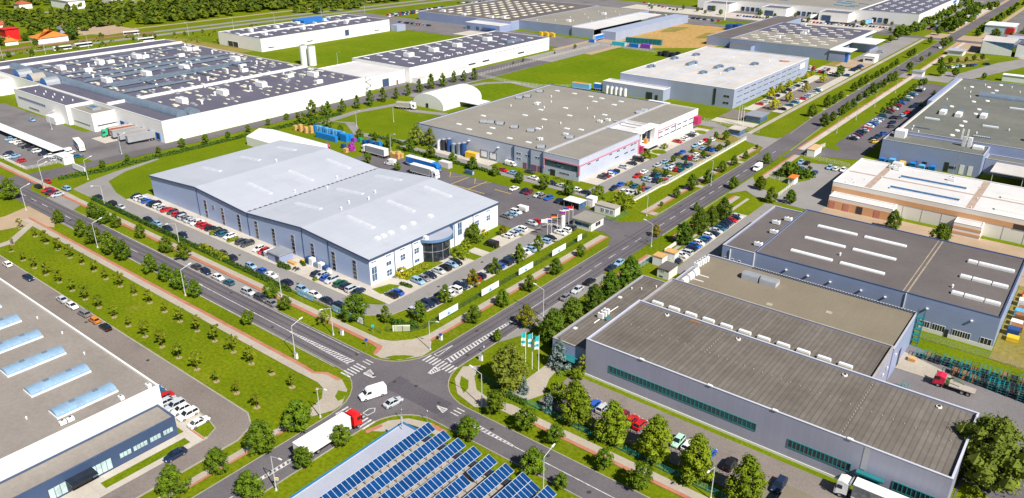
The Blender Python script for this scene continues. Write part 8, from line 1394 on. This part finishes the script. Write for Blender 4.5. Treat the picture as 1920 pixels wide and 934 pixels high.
for i, (x, y, mt, lb) in enumerate(((-262.6, 212.2, NAVYM, 'navy crate at the corner of the white tent'), (-256.6, 208.4, WOOD, 'single tan box by the magenta bush'), (-226.8, 219.4, NAVYM, 'dark crate heap under the yard trees'), (-266.4, 221.6, PURP, 'purple and pink bale beside the blue blocks'), (-264, 223.2, GRNP, 'green bale beside the blue blocks'))): stack(lb, x, y, 1.8, 1.6, 1.9, mt)
stack('blue fabric bundle hanging at the hall back corner', -208.6, 188.4, 1.0, .5, 3, CRL)
leaf_mass('magenta_bush', 'magenta flowering bush by the hall back wall, larger one', 'bush', mat('magenta_blossom', (.38, .03, .36), .7, .2, 2), [(-257.4, 212.2, .2, 1.6, 1.6, 3.4)], .45, 260, 51); leaf_mass('magenta_bush', 'small pink flowering bush at the white tent edge', 'bush', mat('pink_blossom', (.48, .08, .26), .7, .2, 2), [(-268, 207.5, .2, 1.2, 1.2, 2.4)], .4, 160, 52)
def container(label, x, y, l, w, h, mtl, rz=0, group=None):
    T = thing('container', label, 'container', (x, y, 0), rz, group); m = MB(); m.box(-l / 2, l / 2, -w / 2, w / 2, .12, h); local('box', m, mtl, T); m = MB(); n = int(l / .5)
    for i in range(n): a = -l / 2 + l * i / n; m.box(a, a + .22, -w / 2 - .05, w / 2 + .05, .2, h - .12)
    local('ribs', m, mtl, T); m = MB(); m.box(l / 2 + .003, l / 2 + .05, -w / 2 + .1, w / 2 - .1, .25, h - .15); local('door', m, TRIM_G, T)
container('white storage container on the strip lawn', -208.8, 220.2, 5.4, 2.4, 2.6, mat('container_white', (.62, .60, .60), .5, .06, .6)); container('colourful glass-fronted bin shelter on the strip lawn', -195.4, 219.7, 4, 1.2, 1.7, GLB)
container('turquoise container at the far end of the meadow', -303.6, 513.5, 11, 3, 3, TURQ); container('blue container beside the turquoise one at the meadow end', -291.5, 515.5, 8, 2.6, 2.6, BLUEP); container('purple container at the far end of the meadow', -282.6, 517, 8, 2.6, 3, PURP); container('small dark blue container by the far sandy path', -327.6, 514, 5, 2.4, 2.4, CRB)
for i in range(9): stack('%s teal cage stack from left at the sandy field edge' % nth(i), -306 + i * 3.1, 530.5 + i * .6, 2.8, 2.6, 4.0, W_TEAL, group='teal cage stacks', name='cage_stack', cat='cage stack')
for i in range(6): stack('%s dark scrap stack from left beside the white roof' % nth(i), -260 + i * 2.6, 496 + (i % 2) * 2, 2.4, 2.4, 3 + (i % 3) * .5, DARK, group='dark stacks beside the white roof')
for i in range(5): stack('%s dark stack from left on the far side of the sandy field' % nth(i), -272 + i * 5, 640 + (i % 2) * 5, 4.6, 8, 4.5, NAVYM, group='dark stacks at the field end')
for i in range(5): stack('%s yellow drum stack before the long grey factory' % nth(i), -378 + i * 3, 516 + (i % 2) * 2, 2.4, 2.2, 3, YELP, group='yellow stacks')
def tank(label, x, y, r, h, mtl, group=None): T = thing('tank', label, 'tank', (x, y, 0), 0, group); m = MB(); m.cyl(x, y, 0, h, r, 12); part('shell', m, mtl, T); m = MB(); m.cyl(x, y, h, h + .5, r, 12, 0, .25); part('cap', m, METAL, T)
for i in range(5): tank('%s slim white tank from left before the pale grey annexe' % nth(i), -227 + i * 2.9, 373.6, 1.0, 4.6, UNIT, 'white tanks before the annexe')
for i, (x, y, mt) in enumerate(((-228.4, 237.4, UNIT), (-225.6, 237.2, DARK), (-222.4, 237.3, NAVYM), (-219.4, 237, DUCT), (-216.2, 236.8, DUCT), (-213.4, 236.8, NAVYM))): tank('%s dust-extraction cylinder from left at the blue wall' % nth(i), x, y, 1.1, 4.2 + (i % 3) * .8, mt, 'machinery at the blue wall')
container('yellow skip container at the blue factory wall', -208.4, 236.4, 6, 2.4, 2.6, YELP)
for i, (x, mt) in enumerate(((-70.4, BLUEP), (-66.8, CRL), (-62.6, YELP), (-58.8, CRB), (-55.2, CRL), (-51.6, CRB))): container('%s skip from left before the steel-blue wall' % nth(i), x, 338 + (i % 2) * 1.2, 2.8, 2.2, 2.0, mt, 1.57, 'skips before the steel-blue wall')
def rack(label, x, y, w, d, h, mtl, group):
    T = thing('rack', label, 'rack', (x, y, 0), random.uniform(-.06, .06), group); m = MB()
    for sx in (-1, 1):
        for sy in (-1, 1): m.tube((sx * w / 2, sy * d / 2, 0), (sx * w / 2, sy * d / 2, h), .06, 4)
    k = int(h / .55)
    for i in range(k + 1):
        z = h * i / k
        for sy in (-1, 1): m.tube((-w / 2, sy * d / 2, z), (w / 2, sy * d / 2, z), .045, 4)
        for sx in (-1, 0, 1): m.tube((sx * w / 2, -d / 2, z), (sx * w / 2, d / 2, z), .045, 4)
    local('frame', m, mtl, T); sm = TIM if random.random() < .5 else DARK
    for i in range(0, k, 2): m = MB(); m.box(-w / 2 + .15, w / 2 - .15, -d / 2 + .15, d / 2 - .15, h * i / k + .05, h * i / k + .12); local('shelf', m, sm, T)
RKT = mat('rack_teal', (.02, .25, .27), .5, .15, 1.5); RKD = mat('rack_dark', (.05, .08, .09), .6, .2, 1.5)
random.seed(6)
for i in range(13): rack('%s teal rack from left in the back row of the works yard' % nth(i), -21.6 + i * 1.95, 184.8 + (i % 2) * .3 - max(0, i - 6) * .12, 1.7, 2.2, 1.6 + .13 * i, RKT if i % 4 != 2 else RKD, 'racks of the works yard, back row')
for i in range(11): rack('%s teal rack from left in the front row of the works yard' % nth(i), -13.2 + i * 1.95, 181.6 - i * .28, 1.7, 2.2, 2.0 + .12 * i, RKT if i % 3 else RKD, 'racks of the works yard, front row')
for i in range(4): rack('%s leaning teal rack at the end wall of the works' % nth(i), -22.6 + (i % 2) * 1.6, 160.5 + i * 2.4, 1.3, 2.2, 1.5, RKT, 'racks at the end wall')
stack('orange frame bundle by the works yard corner', -22.4, 181.8, 1.6, 1.6, .9, WOOD)
for i, mt in enumerate((REDP, WOOD, UNIT, TIM, CRL, TIM, W_OFFWHITE, TIM, NAVYM, YELP)): stack('%s heap of mixed goods from the top along the white end wall' % nth(i), -5.6 + (i % 2) * .4, 236 - i * 3.2, 2.6, 2.2, 1.2 + (i % 3) * .4, mt, group='goods along the end wall')
# goods outside the hall front
container('white delivery trailer box next to the dark blue cabin', -192.2, 123.2, 3.4, 1.8, 2.0, TRW, 1.57); stack('orange timber pile beside the dark blue cabin', -182.2, 123.8, 3.4, 1.2, .8, WOOD); stack('yellow plastic tub beside the timber pile', -180.4, 126.4, 1.0, 1.0, 1.0, YELP)
for i, (x, mt, h) in enumerate(((-178.6, NAVYM, 2.2), (-176.8, UNIT, 2.4), (-174.6, DUCT, 1.6), (-172.6, UNIT, 2.0), (-170.6, NAVYM, 1.6))): stack('%s pile of blue and white waste from left at the hall wall' % nth(i), x, 127.1, 1.6, 1.4, h, mt, group='waste piles at the hall wall')
tank('round white tank lying low at the hall wall end', -168.6, 126.6, .9, 1.3, UNIT)
def bike(label, x, y, rz):
    T = thing('motorbike', label, 'motorbike', (x, y, .08), rz, 'motorbikes in the hall row')
    for wx in (-.65, .65):
        m = MB()
        for i in range(10): a, c = .628 * i, .628 * (i + 1); m.tube((wx + .3 * math.cos(a), 0, .32 + .3 * math.sin(a)), (wx + .3 * math.cos(c), 0, .32 + .3 * math.sin(c)), .05, 4)
        local('wheel', m, TYRE, T)
    m = MB(); m.loft([[(-.6, -.12, .7), (-.6, .12, .7), (-.6, .1, .85), (-.6, -.1, .85)], [(.3, -.16, .55), (.3, .16, .55), (.3, .14, .98), (.3, -.14, .98)], [(.6, -.06, .5), (.6, .06, .5), (.55, .06, .9), (.55, -.06, .9)]]); local('body', m, PLASTIC, T); m = MB(); m.tube((.5, -.35, 1.05), (.5, .35, 1.05), .03, 4); m.tube((.65, 0, .35), (.45, 0, 1.05), .04, 4); local('handlebar', m, METAL, T)
bike('motorbike left of another at the end of the hall row', -178.2, 121.6, 1.5); bike('second motorbike, nearer the navy saloon of the hall row', -177.0, 121.7, 1.5)
m = MB()
for x, y in ((-112.5, 99.2), (-107.4, 101), (-118, 98), (-99, 99.6), (-128, 101.6), (-155, 97), (-180, 101.4), (-107, 118), (-112.6, 128), (-107.2, 150), (-112.4, 175), (-106.8, 205), (-112.8, 240), (-107, 70), (-112, 60), (-84, 99.6), (-70, 100), (-58, 96.4), (-240, 101), (-270, 98), (-200, 117.5), (-230, 117), (-170, 116.4), (-138, 160), (-137.2, 140), (-195, 68.5), (-165, 69), (-125, 50), (-30, 118), (-55, 121), (-180, 200), (-160, 212)): m.poly([(x + .42 * math.cos(a * .524), y + .42 * math.sin(a * .524), .205) for a in range(12)])
struct('manhole_covers', m, mat('cast_iron', (.055, .05, .05), .6, .3, 3))
finish_ground()
